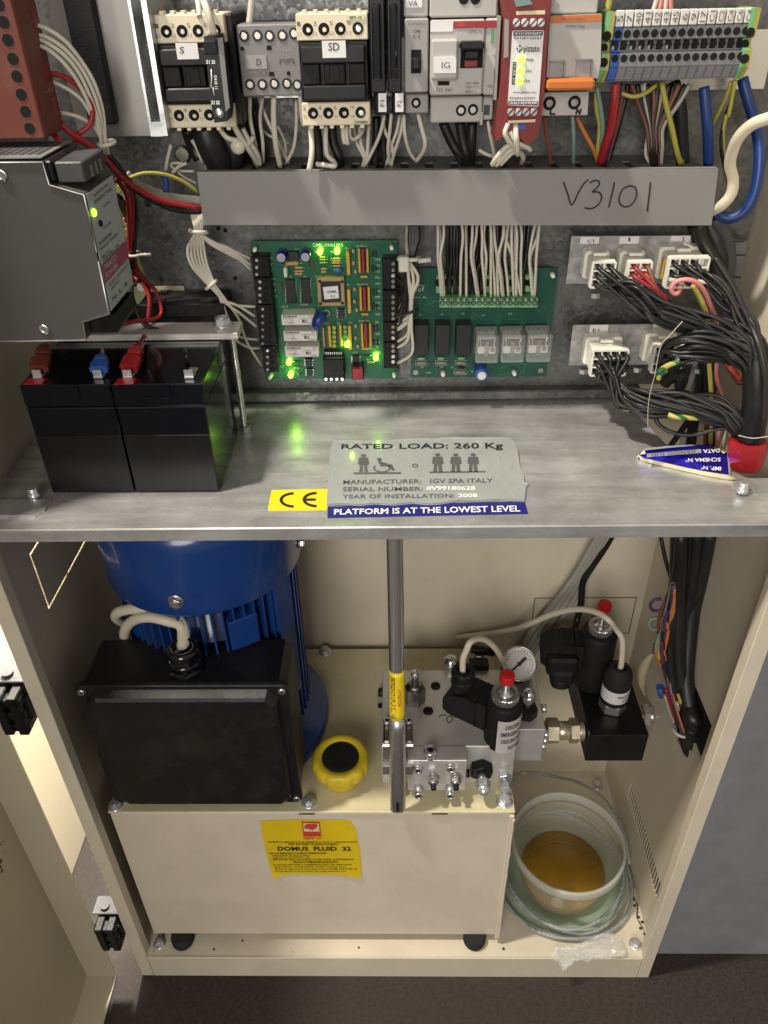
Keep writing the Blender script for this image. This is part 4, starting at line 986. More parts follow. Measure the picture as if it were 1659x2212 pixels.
# grey cables coming down the back wall
Z('I')
for i, dx in enumerate((-26, -12, 2, 18)):
    pts = [(1040+dx*.8, -60, .222), (1000+dx*.9, 20, .22), (960+dx, 90, .222), (905+dx*1.1, 190, .225), (850+dx*1.3, 280, .226), (790+dx*1.8, 370, .228), (730+dx*2, 450, .230), (690+dx*1.6, 500, .232), (650+dx*1.3, 560, .232)]
    tag(MB().tube([P(x, y, Y=d) for x, y, d in pts], .0033, 8, 6).build('grey_cable', 'wire_grey'), ('leftmost', 'second from the left', 'third from the left', 'rightmost')[i]+' of four dull grey cables down the lower back wall', 'cable', 'grey cables down the back wall')
tag(MB().tube([P(x, y, Y=d) for x, y, d in ((1065, -50, .222), (1030, 20, .220), (985, 100, .221), (925, 190, .222), (890, 250, .222), (882, 340, .22), (865, 410, .215), (850, 470, .20))], .0036, 8, 6).build('black_cable', 'wire_black'), 'black cable running down the back wall to the rear solenoid plug', 'cable')
Z('D')

# ================================================================== BOWL, DISC, HOSE, BAG
BWX, BWY = .4825, .0895
tag(MB().lathe((BWX+.0005, .1055, ZF+.0003), (0, 0, 1), [(.080, 0), (.0812, .0008), (.0812, .0028), (.080, .0034), (.060, .0030), (.0005, .0030)], 64).build('green_disc', 'green_disc'), 'pale green translucent plastic lid lying under the bowl and the hose', 'lid')
bw = T('plastic_bowl', 'round clear plastic bowl with amber oil in the bottom beside the tank', 'bowl', (BWX, BWY, ZF+.004))
zb0 = ZF+.0042
m = MB(); m.lathe((BWX, BWY, zb0), (0, 0, 1), [(.0005, .0015), (.030, .0015), (.031, .0002), (.0455, 0), (.0475, .003), (.0520, .030), (.0592, .064), (.0594, .0655), (.0584, .0655), (.0575, .062), (.0505, .031), (.0460, .0045), (.0440, .0024), (.0325, .0024), (.0315, .0032), (.0005, .0032)], 72, True, False)
m.build('bowl_wall', 'bowl_plastic', bw)
m = MB(); m.lathe((BWX, BWY, zb0), (0, 0, 1), [(.0596, .0660), (.0632, .0668), (.0638, .068), (.0638, .0780), (.0630, .0792), (.0606, .0792), (.0600, .0775), (.0590, .0670)], 72, False, False)
rim = MB(); rim.loft([[Vector((BWX+r*math.cos(2*PI*j/72), BWY+r*math.sin(2*PI*j/72), zb0+h)) for j in range(72)] for r, h in ((.0596, .0660), (.0632, .0668), (.0638, .068), (.0638, .0780), (.0630, .0792), (.0606, .0792), (.0600, .0775), (.0590, .0670))], False, True, True); rim.build('bowl_rim', 'bowl_rim', bw)
ol = MB(); ol.lathe((BWX, BWY, zb0+.0034), (0, 0, 1), [(.0005, 0), (.0440, 0), (.0455, .002), (.0475, .0150), (.0480, .0180), (.0005, .0180)], 72, True, False); ol.build('oil', 'oil', bw)
m = MB(); m.torus((BWX, BWY, zb0+.0200), (0, 0, 1), .033, .0010, 48, 6); m.build('base_ring', 'wire_brown', bw)
m = MB()
for i in range(26):
    a = random.uniform(0, 2*PI); r = random.uniform(.026, .044); m.ball((BWX+r*math.cos(a), BWY+r*math.sin(a), zb0+.0212), random.uniform(.0004, .0011), 6, (1, 1, .4))
m.build('debris', 'dirt', bw, kind='stuff')
# coiled hose
hs = MB(); pts = []; turns = 3.1; n = int(turns*36)
for i in range(n+1):
    t = i/n; a = .9+turns*2*PI*t; R = .0645+.0042*math.sin(a*1.0+1.2)+.0155*(1-t)+.002*math.sin(9*t)
    cx_ = BWX-.0005+.0015*math.sin(6*t); x = cx_+R*math.cos(a); y = BWY+.004+(R+.002+.004*math.sin(2.3*a))*math.sin(a); z = ZF+.0066+.022*t*t
    x = min(x, .5635); 
    if x < TX1+.006: x = TX1+.006
    pts.append((x, y, z))
hs.tube(pts, .0020, 9, 1)
tag(hs.build('coiled_hose', 'hose'), 'thin clear braided hose coiled around the bowl', 'hose')
Z('N')
tag(MB().tube([P(x, y, Z=z) for x, y, z in ((505, 150, .10), (520, 110, .11), (560, 88, .12), (620, 92, .11), (700, 108, .10), (800, 132, .09), (900, 190, .08), (975, 280, .075), (1020, 390, .07), (1035, 500, .065))], .0018, 8, 6).build('hose_end', 'hose'), 'loose end of clear hose looping behind the bowl from the tank to the right wall', 'hose')
# crumpled clear bag
bgm = MB(); cl_ = [P(720, 930, Z=ZF+.006), P(780, 905, Z=ZF+.012), P(850, 885, Z=ZF+.012), P(920, 870, Z=ZF+.012), P(985, 860, Z=ZF+.010), P(1005, 858, Z=ZF+.004)]
rr = [.010, .006, .0075, .0105, .0105, .004]; rings = []; rnd = random.Random(4); nn = 26
for i in range(31):
    t = i/30*(len(cl_)-1); k = min(int(t), len(cl_)-2); f = t-k; c = cl_[k].lerp(cl_[k+1], f); r = rr[k]*(1-f)+rr[k+1]*f; d_ = (cl_[k+1]-cl_[k]).normalized(); sd = Vector((-d_.y, d_.x, 0)).normalized()
    rings.append([c+sd*(r*1.1*math.cos(2*PI*j/nn)*(1+.16*math.sin(j*2.1+i*.9)+.10*math.sin(j*1.1-i*1.7)))+Vector((0, 0, 1))*(max(-.004, r*.62*math.sin(2*PI*j/nn)*(1+.22*math.sin(j*1.7+i*1.3)+.14*math.sin(3.1*j-i*.8))))+d_*.0012*math.sin(j*1.3+i) for j in range(nn)])
    for p in rings[-1]: p.z = max(p.z, ZF+.0006)
bgm.loft(rings, True, False); bag = bgm.build('crumpled_bag', 'bag')
tag(bag, 'crumpled clear plastic film lying on the front right of the cabinet floor', 'plastic bag')
fl_ = MB(); 
for i in range(7):
    c = P(715+i*22, 930+rnd.uniform(-14, 22), Z=ZF+.004); a = rnd.uniform(0, 6)
    ps_ = [c+Vector((.008*math.cos(a+k*1.1)*rnd.uniform(.5, 1.3), .008*math.sin(a+k*1.1)*rnd.uniform(.5, 1.2), rnd.uniform(-.002, .011))) for k in range(6)]
    for p in ps_: p.z = max(p.z, ZF+.0005)
    k = fl_.addv(ps_+[c+Vector((0, 0, .007))])
    for j in range(6): fl_.face((k+6, k+j, k+(j+1) % 6))
fl_.build('torn_flap', 'bag', bag, kind='stuff')
Z('D')

# ================================================================== HARNESS DOWN THE RIGHT WALL (below the shelf)
Z('R')
hn = T('cable_harness', 'thick harness of black cables dropping along the right wall into the opening', 'cables', P(760, 1500, Y=.07))
B = [([(720, 60), (712, 400), (700, 700), (705, 1000), (720, 1300), (770, 1650), (800, 1950)], .110, .0075), ([(790, 60), (775, 400), (740, 800), (730, 1200), (770, 1600), (800, 1900)], .125, .0060), ([(860, 60), (830, 400), (780, 800), (740, 1200), (770, 1600), (810, 1850)], .14, .0075), ([(940, 60), (890, 400), (820, 800), (760, 1150), (780, 1550), (830, 1800)], .145, .0080), ([(1020, 60), (960, 400), (870, 800), (790, 1120), (770, 1500), (830, 1750)], .145, .0085),
     ([(1090, 60), (1010, 400), (900, 800), (800, 1100), (780, 1480), (840, 1750)], .135, .0085), ([(1150, 60), (1050, 420), (930, 780), (800, 1100), (780, 1450), (850, 1800)], .12, .0080), ([(880, 60), (850, 450), (770, 900), (700, 1250), (730, 1600), (790, 1950)], .115, .0055), ([(1000, 60), (930, 500), (810, 950), (760, 1250), (790, 1600), (850, 1780)], .115, .0065), ([(740, 100), (700, 500), (640, 1000), (640, 1300), (700, 1650), (790, 2050)], .10, .0045)]
for pts, y, r in B:
    n = len(pts); q = []
    for i, (x, yy) in enumerate(pts):
        t = i/(n-1); q.append(P(x, yy, Y=y*(1-t**2)+.062*t**2))
    for p in q: p.x = min(p.x, XR-r-.0008) if p.z > .385 else p.x
    q.append(q[-1]+Vector((.012, 0, -.008)))
    MB().tube(q, r, 9, 6).build('black_cable', 'wire_black', hn)
CW = [('wire_brown', [(650, 500), (640, 600), (590, 720), (545, 850), (530, 1000)], .10), ('wire_brown', [(680, 560), (640, 680), (580, 760), (560, 850)], .10), ('wire_violet', [(560, 690), (500, 700), (462, 745), (480, 790), (540, 795), (600, 740), (650, 640)], .10), ('wire_teal', [(520, 865), (470, 870), (450, 910), (470, 955), (520, 968)], .10),
      ('wire_orange', [(655, 820), (640, 900), (600, 980), (570, 1060), (530, 1150), (540, 1260)], .095), ('wire_teal', [(620, 800), (600, 900), (560, 970), (520, 1080), (510, 1170)], .095), ('wire_yellow', [(600, 1000), (550, 1060), (545, 1150), (540, 1230)], .094), ('wire_red', [(650, 830), (640, 950), (590, 1050), (560, 1180)], .097), ('wire_brown', [(500, 1100), (490, 1170), (440, 1250), (390, 1330)], .10),
      ('wire_orange', [(560, 1000), (520, 1100), (520, 1200), (560, 1300)], .096), ('wire_violet', [(560, 1130), (570, 1250), (600, 1400), (640, 1550)], .09), ('wire_violet', [(640, 1080), (600, 1180), (620, 1260)], .09), ('wire_red', [(600, 1500), (640, 1640), (680, 1750), (720, 1870)], .075), ('wire_grey', [(590, 1560), (640, 1720), (700, 1850)], .076), ('wire_yellow', [(710, 1550), (740, 1640), (755, 1760), (760, 1860)], .072), ('wire_white', [(700, 1620), (720, 1720), (730, 1800)], .072), ('wire_green', [(790, 1900), (810, 1970), (800, 2060)], .066), ('wire_brown', [(715, 1960), (750, 2020), (770, 2060)], .066)]
rr_ = random.Random(21)
for i in range(16):
    o1, o2 = rr_.uniform(-28, 28), rr_.uniform(-30, 30)
    CW.append((('wire_brown', 'wire_orange', 'wire_teal', 'tan', 'wire_violet', 'wire_grey', 'wire_black', 'wire_brown')[i % 8], [(665+o1*.4, 540+6*i), (640+o1, 720+8*i), (610+o2, 860+6*i), (590+o1, 1010), (580+o2*.8, 1160), (600+o1*.6, 1320), (640+o2*.5, 1500), (690+o1*.4, 1700), (760+o2*.3, 1900)], .092-.001*(i % 5)))
for mt, pts, y in CW: MB().tube([P(x, yy, Y=y-.0001*i-(.030*max(0, (yy-1300)/600) if len(pts) > 8 else 0)) for i, (x, yy) in enumerate(pts)], .0015, 7, 6).build('coloured_wire', mt, hn)
m = MB(); c = P(740, 1880, Y=.066); m.torus(c, (.2, .1, 1), .0075, .0015, 18, 6); m.build('tape_band', 'tie', hn)
m = MB(); m.tube([P(x, y, Y=.10) for x, y in ((500, 1170), (440, 1230), (395, 1330), (385, 1450), (410, 1560))], .004, 8, 6, lambda t: .0010+.0038*math.sin(PI*min(1, t*1.05))); m.build('masking_tape', 'masking', hn)
m = MB(); m.tube([P(x, y, Y=.095) for x, y in ((548, 1480), (570, 1560))], .004, 8, 2); m.build('blue_tape', 'blue_plastic', hn)
tag(MB().tube([P(x, y, Y=d) for x, y, d in ((538, -20, .15), (545, 60, .15), (560, 150, .15), (590, 300, .14), (625, 430, .13), (650, 510, .12))], .0019, 7, 6).build('black_wire', 'wire_black'), 'single thin black wire hanging left of the harness below the shelf', 'wire')
Z('D')
# ================================================================== MOUNTING PANEL
YP = .187
pn = T('mounting_panel', 'galvanised steel back panel that carries the circuit boards and switchgear', 'panel', (.27, YP, .638))
MB().box((.004, YP, .6385), (.562, YP+.002, 1.02)).build('panel_sheet', 'galv', pn)
MB().box((.004, YP-.010, .6302), (.500, YP+.0018, .6384), .001).build('folded_edge', 'galv', pn)
Z('Q0')
for (x, y) in ((965, 388), (1412, 378), (1352, 92), (1310, 80)):
    MB().ph(x, y, YP-.0004, .0016, .0003).build('hole', 'dark_void', pn)
Z('A'); MB().ph(792, 1096, YP-.0004, .0018, .0003).build('hole', 'dark_void', pn)
c = P(990, 830, Y=YP); MB().lathe(c, (0, -1, 0), [(.006, 0), (.006, .002), (.0045, .004)], 16).build('panel_bolt', 'steel_dark', pn)
# DIN rail behind the switchgear
Z('D'); rz = P(800, 150, Y=.17).z
dn = tag(MB().box((.135, YP-.008, rz-.0175), (.545, YP-.0002, rz+.0175), .0006).build('din_rail', 'steel'), 'zinc plated mounting rail across the panel behind the switchgear', 'rail')
# added dark box, put in to shade the top above the switchgear
tag(MB().box((.13, .14, .945), (.53, YP-.0002, .985), .001).build('top_shade_box', 'duct_dark'), 'added dark grey box shading the top edge above the switchgear', 'cable duct')
# slotted channel
Z('A')
mc = T('metal_channel', 'zinc plated upright channel left of contactor S', 'channel', P(830, 730, Y=.12))
def vbox(mb, xa, xb, ytop, ybot, Y, dep, ymid=370):
    """upright box: x read at height ymid"""
    x0 = P(xa, ymid, Y=Y).x; x1 = P(xb, ymid, Y=Y).x; z1 = P((xa+xb)/2, ytop, Y=Y).z; z0 = P((xa+xb)/2, ybot, Y=Y).z
    mb.box((x0, Y, z0), (x1, Y+dep, z1))
m = MB(); vbox(m, 751, 766, -120, 738, .112, .060); vbox(m, 820, 848, -120, 735, .112, .060); vbox(m, 766.5, 819.5, 660, 738, .112, .060); vbox(m, 766, 820, -120, 659, .142, .002); m.build('web', 'zinc', mc, kind='stuff')
m = MB(); vbox(m, 767, 819, -120, 659, .1395, .002); m.build('slot_shade_sheet', 'dark_void', mc)  # dark sheet stands in for the shade deep in the channel
m = MB(); vbox(m, 345, 750, -120, 738, .140, .002); m.build('side_plate', 'side_sheet', mc)
Z('D')

# ================================================================== RED MODULE
Z('A')
rm = T('red_module', 'brick red plastic module with a row of round holes at the top left', 'module', P(120, 740, Y=.07))
YR = .060
x1 = P(152, 370, Y=YR).x
z0 = P(120, 752, Y=YR).z
m = MB(); m.box((x1-.040, YR, z0), (x1, YR+.032, .96), .0008); m.build('module_body', 'terracotta', rm)
xs = x1+.0003
for (x, y) in ((20, 120), (43, 217), (70, 318), (92, 413), (116, 511), (138, 603), (161, 694), (-6, 25)):
    c = P(x, y, Y=YR); m = MB(); m.cyl(c-Vector((0, .0003, 0)), c+Vector((0, .0012, 0)), .0030, 16); m.build('hole', 'dark_void', rm)
for (x, y) in ((190, 100), (250, 380), (290, 560)):
    c = P(x, y, X=xs); m = MB(); m.box((xs-.0002, c.y-.004, c.z-.0035), (xs+.0003, c.y+.004, c.z+.0035)); m.build('print_patch', 'red_body', rm)
txt([('+24', quadfn(P(165, 130, X=xs+.0004), P(225, 115, X=xs+.0004), P(215, 95, X=xs+.0004), P(160, 110, X=xs+.0004))), ('-02', quadfn(P(245, 510, X=xs+.0004), P(315, 480, X=xs+.0004), P(308, 455, X=xs+.0004), P(240, 485, X=xs+.0004)))], 'tan', rm)
# black strip standing in for the shadowed gap beside it
m = MB(); m.box((x1+.0004, YR+.072, z0-.004), (x1+.018, YR+.100, .96), .001); m.build('shadow_strip', 'black_matte', rm)
wb = T('white_wire_bundle', 'bundle of white wires curving down from the red module', 'wires', P(590, 760, Y=.10))
for i, pts in enumerate(([(130, 122, .085), (240, 150, .088), (350, 220, .092), (440, 330, .098), (510, 450, .102), (555, 600, .108), (570, 760, .112), (590, 850, .118), (600, 900, .125)], [(150, 182, .085), (250, 200, .088), (350, 265, .092), (440, 370, .097), (510, 510, .102), (545, 640, .107), (560, 760, .112), (575, 860, .12)],
     [(152, 205, .084), (240, 225, .087), (350, 300, .091), (430, 400, .096), (490, 530, .101), (535, 660, .106), (555, 780, .112), (600, 880, .12)], [(160, 235, .083), (250, 262, .086), (340, 335, .090), (420, 440, .095), (480, 560, .100), (530, 680, .106), (552, 800, .112), (560, 890, .12)],
     [(245, 608, .090), (330, 610, .094), (420, 630, .099), (490, 670, .104), (545, 740, .110), (570, 830, .116), (585, 890, .122)], [(205, 428, .088), (290, 445, .092), (380, 490, .096), (450, 550, .1), (510, 660, .105), (555, 770, .112), (580, 870, .12)])):
    wire(pts, .0012, 'wire_white', wb, n=7)
m = MB(); m.torus(P(575, 775, Y=.112), (.15, .1, -1), .0052, .0014, 20, 6); m.build('cable_tie', 'tie', wb)
for i, (pts, r) in enumerate((([(215, 405, .088), (300, 400, .092), (390, 440, .096), (470, 520, .1), (500, 600, .102), (480, 680, .1), (420, 730, .097), (400, 790, .092), (395, 835, .088)], .0016), ([(320, 700, .086), (295, 680, .085), (290, 720, .083), (330, 770, .08), (380, 830, .078)], .0018), ([(330, 670, .09), (400, 730, .092), (480, 780, .098), (560, 850, .105), (660, 960, .115), (760, 1030, .125), (880, 1085, .135), (1090, 1125, .145)], .0019))):
    tag(wire(pts, r, 'wire_red', name='red_wire', n=8), ('red wire looping beside the white bundle into the grey plug', 'short red wire bent into the grey plug on the power supply', 'thick red wire sweeping right from the red module into the grey duct')[i], 'wire')
tag(wire([(262, 712, .085), (290, 770, .082), (340, 855, .079)], .0018, 'wire_grey', name='grey_wire', n=8), 'short grey wire entering the plug on top of the power supply', 'wire')
tag(wire([(540, 790, .115), (620, 880, .12), (720, 1010, .13), (860, 1095, .137), (960, 1130, .145), (1090, 1145, .15)], .0024, 'wire_black', name='black_wire', n=8), 'thick black wire running beside the thick red one into the grey duct', 'wire')
tag(wire([(700, 960, .13), (780, 935, .135), (880, 940, .14), (980, 975, .145), (1070, 1035, .15)], .0013, 'yellow_green', name='earth_wire'), 'thin green and yellow wire arching above the thick red wire', 'wire')
wg = T('white_wire_fan', 'faded white wires lying flat above the thick red wire', 'wires', P(800, 1020, Y=.165))
for k in range(5): wire([(690, 930+12*k, .160), (760, 985+10*k, .165), (860, 1030+8*k, .168), (960, 1055+6*k, .168), (1085, 1068+7*k, .165)], .0012, 'wire_white', wg)
m = MB(); tag(MB().tube([P(890, 950, Y=.155), P(898, 1000, Y=.155), P(895, 1035, Y=.155)], .0022, 8, 3).build('blue_ferrule', 'blue_plastic'), 'small blue crimp hanging under the green and yellow wire', 'crimp')
Z('Q0')
rb = T('battery_loom', 'tied red and black wires dropping beside the power supply', 'wires', P(800, 230, Y=.14))
for mt, r, pts in (('wire_red', .0016, [(700, -220, .125), (760, -120, .13), (775, 0, .135), (778, 120, .138), (782, 240, .14), (790, 300, .145), (850, 380, .147), (930, 450, .147), (968, 560, .145), (950, 610, .14), (880, 630, .13), (800, 640, .12), (740, 655, .11)]), ('wire_red', .0014, [(735, -230, .13), (790, -120, .135), (798, 20, .14), (800, 160, .142), (808, 260, .146), (830, 330, .148), (880, 400, .149), (905, 500, .15)]),
                   ('wire_black', .0016, [(770, -220, .135), (815, -60, .14), (812, 100, .142), (800, 240, .142), (795, 330, .143)]), ('wire_brown', .0013, [(750, -210, .135), (800, -100, .14), (806, 60, .143), (790, 200, .144), (786, 300, .145)])):
    wire(pts, r, mt, rb, n=8)
m = MB(); c = P(800, 235, Y=.142); m.torus(c, (.05, 0, 1), .0052, .0012, 18, 6); m.tube([c+Vector((.004, -.002, 0)), c+Vector((.0135, -.003, .0005))], .0012, 6, 1); m.build('cable_tie', 'tie', rb)
Z('U')
ob = T('narrow_circuit_board', 'olive circuit board standing behind the power supply', 'circuit board', P(1250, 1500, Y=.165))
MB().pp([(1075, 600), (1190, 560), (1330, 1300), (1420, 1530), (1290, 1540), (1180, 1200)], .165, .0016).build('board', 'pcb_olive', ob)
for (x, y, r, mt) in ((1130, 740, .0045, 'chip'), (1180, 700, .003, 'tan'), (1135, 640, .0025, 'led_off'), (1215, 1060, .003, 'tan'), (1300, 1490, .003, 'chip'), (1350, 1580, .003, 'nylon')):
    MB().ph(x, y, .158, r, .0068).build('component', mt, ob)
for (x, y) in ((1190, 950), (1210, 1000), (1230, 1120)):
    MB().pb(x-12, y-35, x+12, y+35, .159, .0058, .0005).build('component', 'resistor', ob)

# ================================================================== POWER SUPPLY
Z('D')
PY = .030; PX = .1235; zt_ = P(0, 346, Y=PY).z; zb_ = P(100, 736, Y=PY).z
yb_ = .083
ps = T('power_supply', 'dark grey power supply box with a magenta banded front label', 'power supply', (.09, .05, zb_))
xo = -.035
Z('U')
def pe(x, y): q = P(x, y, Y=PY); return q
prof = [pe(405, 378), pe(468, 598), pe(800, 690), pe(1045, 1835), pe(790, 1910), pe(825, 2085)]
pf = [(xo, PY, zt_)]+[tuple(p) for p in prof]+[(xo, PY, zb_)]
m = MB(); m.prism([(a, b+.0006, c) for a, b, c in pf], (0, yb_-PY, 0)); m.build('case', 'ps_side', ps)
m = MB(); m.tube([Vector(p)+Vector((.0002, .0002, 0)) for p in pf[:4]+[tuple(pe(925, 1245))]], .00062, 6, 1); m.build('case_edge', 'ps_edge', ps)
m = MB(); m.tube([Vector(p)+Vector((.0002, .0002, 0)) for p in [tuple(pe(940, 1330))]+pf[4:]], .00062, 6, 1); m.build('case_edge', 'ps_edge', ps)
m = MB(); m.box((xo, PY+.003, zt_), (prof[0].x-.001, yb_-.002, zt_+.0006)); m.build('vent_top', 'relay_grey', ps)
v0 = None
for k in range(16):
    x = prof[0].x-.006-.0045*k; y = PY+.028
    if v0 is None: v0 = MB().box((x-.0014, y-.018, zt_+.0006), (x+.0014, y+.018, zt_+.0009)).build('vent_slot', 'dark_grey', ps)
    else: like(v0, (x, y, zt_+.00075), ps, 'vent_slot')
for (x, y) in ((18, 505), (425, 1982)):
    c = P(x, y, Y=PY); m = MB(); m.lathe(c, (0, -1, 0), [(.0032, 0), (.0030, .0006), (.0016, .0008), (.0013, .0002)], 18); m.build('case_screw', 'steel', ps)
# front label on the narrow face looking right
a, b = prof[2], prof[3]
off = .0006
LB = lambda t, s: a.lerp(b, t)+Vector((off, s*(yb_-PY), 0))
def lab(t0, t1, mt, nm, o=0):
    m = MB(); q = [LB(t0, .04), LB(t1, .04), LB(t1, .97), LB(t0, .97)]; m.prism([p+Vector((o, 0, 0)) for p in q], (.0003, 0, 0)); return m.build(nm, mt, ps)
lb = lab(.005, .985, 'label_grey', 'front_label'); lab(.58, .735, 'magenta', 'label_band', .0004)
def lt(t0, t1, s0, s1, o=.0008):  # text runs away from the viewer, reading left to right
    dx = Vector((o, 0, 0)); return quadfn(LB(t1, s0)+dx, LB(t1, s1)+dx, LB(t0, s1)+dx, LB(t0, s0)+dx)
txt([('TRACO', lt(.595, .645, .08, .52)), ('POWER', lt(.665, .715, .08, .52))], 'label_grey', ps, .02)
txt([('INPUT', lt(.04, .06, .25, .75)), ('24VDC OK', lt(.085, .11, .2, .85)), ('DC OK', lt(.17, .19, .45, .7)), ('Vout adj.', lt(.32, .35, .3, .6)), ('Industrial', lt(.40, .43, .1, .55)), ('Power Supply', lt(.45, .48, .1, .75)), ('Model', lt(.52, .535, .1, .35)), ('TSP 090-124', lt(.545, .57, .1, .7)), ('INPUT 100-240VAC', lt(.77, .79, .15, .85)), ('OUTPUT', lt(.815, .835, .15, .5)), ('N  L  ⏚', lt(.89, .93, .15, .75))], 'print_grey', ps, .02)
c = LB(.165, .13)+Vector((.0008, 0, 0)); MB().ball(c, .0022, 12, (.6, 1, 1)).build('indicator_light', 'led_soft', ps)
c = LB(.275, .25)+Vector((.0006, 0, 0)); MB().cyl(c, c+Vector((.001, 0, 0)), .0018, 12).build('adjuster', 'dark_void', ps)
# plugs at top and bottom of the front
Z('U')
c1 = P(800, 575, Y=.036); z_a = P(650, 375, Y=.036).z; xa = P(530, 450, Y=.036).x; xb = P(800, 450, Y=.036).x
m = MB(); m.box((xa, .036, c1.z-.0), (xb, .074, z_a), .0008); pg_ = m.build('top_plug', 'dark_grey', ps)
for k in range(3):
    y = .047+.008*k; m = MB(); m.box((xb-.0002, y, z_a-.010), (xb+.0006, y+.002, z_a-.004)); m.build('plug_slot', 'steel', pg_)
m = MB(); m.box((xa-.006, .034, c1.z+.001), (xa-.0005, .060, z_a+.001), .0008); m.build('plug_socket', 'black', ps)
z_c = P(960, 1880, Y=.040).z; xa = P(845, 1950, Y=.036).x; xb = P(1120, 1950, Y=.036).x; zc2 = P(960, 2040, Y=.036).z
m = MB(); m.prism([(xa, .040, zc2), (xb-.002, .040, zc2), (xb, .040, zc2+.004), (xb-.001, .040, z_c+.003), (xa, .040, z_c)], (0, .040, 0)); m.build('bottom_plug', 'black', ps)
Z('D')

# ================================================================== SWITCHGEAR
def tooth_row(m, x0, x1, z, Y, up, n=6):
    for k in range(n):
        x = x0+(x1-x0)*(k+.5)/n; m.box((x-.0012, Y, z if up else z-.0018), (x+.0012, Y+.006, z+.0018 if up else z))
def contactor(lab, xl, xr, ym, yt0, yt1, yb0, yb1, tagtxt, tagbox, nhole, off=0):
    Y = .122
    x0, x1 = P(xl, ym, Y=Y).x, P(xr, ym, Y=Y).x; xm = (xl+xr)/2
    z = lambda y: P(xm, y, Y=Y).z
    r = T('contactor', lab, 'contactor', ((x0+x1)/2, .16, z(yb1)), 'cream and black contactors')
    m = MB(); m.box((x0, Y, z(yt1)), (x1, .178, z(yt0)), .0006); tooth_row(m, x0+.002, x1-.002, z(yt0), Y+.001, True); uo = m.build('upper_cover', 'contactor_cream', r)
    m = MB(); m.box((x0, Y, z(yb1)), (x1, .178, z(yb0)), .0006); tooth_row(m, x0+.002, x1-.002, z(yb1), Y+.001, False); lo = m.build('lower_cover', 'contactor_cream', r)
    zb, zt = z(yb0)+.0003, z(yt1)-.0003; m = MB(); m.box((x0+.0005, Y+.001, zb), (x1-.0005, .178, zt), .0005); m.build('body', 'black', r)
    wd = x1-x0; H = zt-zb
    m = MB(); m.box((x0+.002, Y-.008, zb+.002), (x1-.002, Y+.0012, zb+H*.30), .0008); m.build('front_block', 'black', r)
    m = MB(); m.box((x0+.002, Y-.008, zb+H*.66), (x1-.002, Y+.0012, zt-.002), .0008); m.build('front_block', 'black', r)
    for a, b in ((.05, .30), (.36, .66), (.72, .94)):
        m = MB(); m.box((x0+wd*a, Y-.0050, zb+H*.31), (x0+wd*b, Y+.0012, zb+H*.65), .0006)
        if a == .36: m.box((x0+wd*(a+.08), Y-.0058, zb+H*.35), (x0+wd*(b-.08), Y-.0051, zb+H*.62), .0003)
        m.build('actuator', 'black_matte', r)
    for k, t in enumerate((.16, .385, .615, .86)):
        for (zz, par, nm) in (((z(yt0)*.42+z(yt1)*.58), uo, ('1', '3', '5', 'NO')[k]), ((z(yb0)+z(yb1))/2+.0006, lo, ('2', '4', '6', '14')[k])):
            x = x0+wd*t; m = MB(); m.cyl((x, Y-.0003, zz), (x, Y+.002, zz), .0033, 18); ho = m.build('screw_hole', 'dark_void', par)
            m = MB(); m.lathe((x+.0004, Y-.0004, zz-.0003), (0, -1, 0), [(.0024 if (k == 3 and tagtxt == 'SD') else .0015, 0), (.0012, .0003)], 12); m.build('screw', 'steel' if (k == 3 and tagtxt == 'SD') else 'steel_dark', ho)
            txt([(nm, quadfn(Vector((x-.0062, Y-.0003, zz+.0018)), Vector((x-.0042, Y-.0003, zz+.0018)), Vector((x-.0042, Y-.0003, zz+.0040)), Vector((x-.0062, Y-.0003, zz+.0040)))), (('L1', 'L2', 'L3', '13')[k] if par is uo else ('T1', 'T2', 'T3', '14')[k], quadfn(Vector((x-.0062, Y-.0003, zz-.0030)), Vector((x-.0040, Y-.0003, zz-.0030)), Vector((x-.0040, Y-.0003, zz-.0012)), Vector((x-.0062, Y-.0003, zz-.0012))))], 'print_grey', par)
    a0, a1, b0, b1 = tagbox; Yt = Y-.0088
    ob_ = MB().pb(a0, b0, a1, b1, Yt, .0006).build('name_tag', 'white_label', r)
    return r, (x0, x1, z, Y, uo, lo, Yt, ob_)
Z('D')
cs, g = contactor('cream and black contactor tagged S with a black side block', 348, 496, 150, 30, 93, 226, 276, 'S', (381, 428, 93, 128), 4)
x0, x1, z, Y, uo, lo, Yt, ob_ = g
txt([('S', yq(388, 101, 398, 116, Yt-.0002))], 'print_black', ob_, .01)
# side auxiliary block on S
Z('S')
ax_ = T('timer_block', 'tall narrow black add-on block with white markings on contactor S', 'relay', P(1050, 1500, Y=.105))
m = MB(); m.pp([(880, 470), (1060, 450), (1110, 800), (1165, 1200), (1200, 1420), (1180, 1560), (1020, 1580), (985, 1400), (930, 900)], .100, .018); m.build('block', 'black', ax_)
m = MB(); m.pp([(1060, 490), (1125, 480), (1165, 900), (1215, 1380), (1165, 1440), (1100, 900)], .0988, .001); m.build('paper_strip', 'relay_grey', ax_)
for (x, y) in ((935, 795), (1005, 795), (998, 1318), (1063, 1318)):
    txt([('22' if x > 1000 else '21', yq(x-24, y-24, x+24, y+24, .0996))], 'print_white', ax_, .04)
m = MB(); 
for pts in ([(978, 890), (985, 1010), (972, 1120), (1000, 1120), (1015, 1225)],): m.tube([P(x, y, Y=.0995) for x, y in pts], .00035, 4, 1)
m.build('contact_symbol', 'print_white', ax_)
txt([('G418 11', quadfn(P(1012, 965, Y=.0995), P(1025, 1145, Y=.0995), P(1062, 1145, Y=.0995), P(1050, 965, Y=.0995)))], 'print_white', ax_, .02)
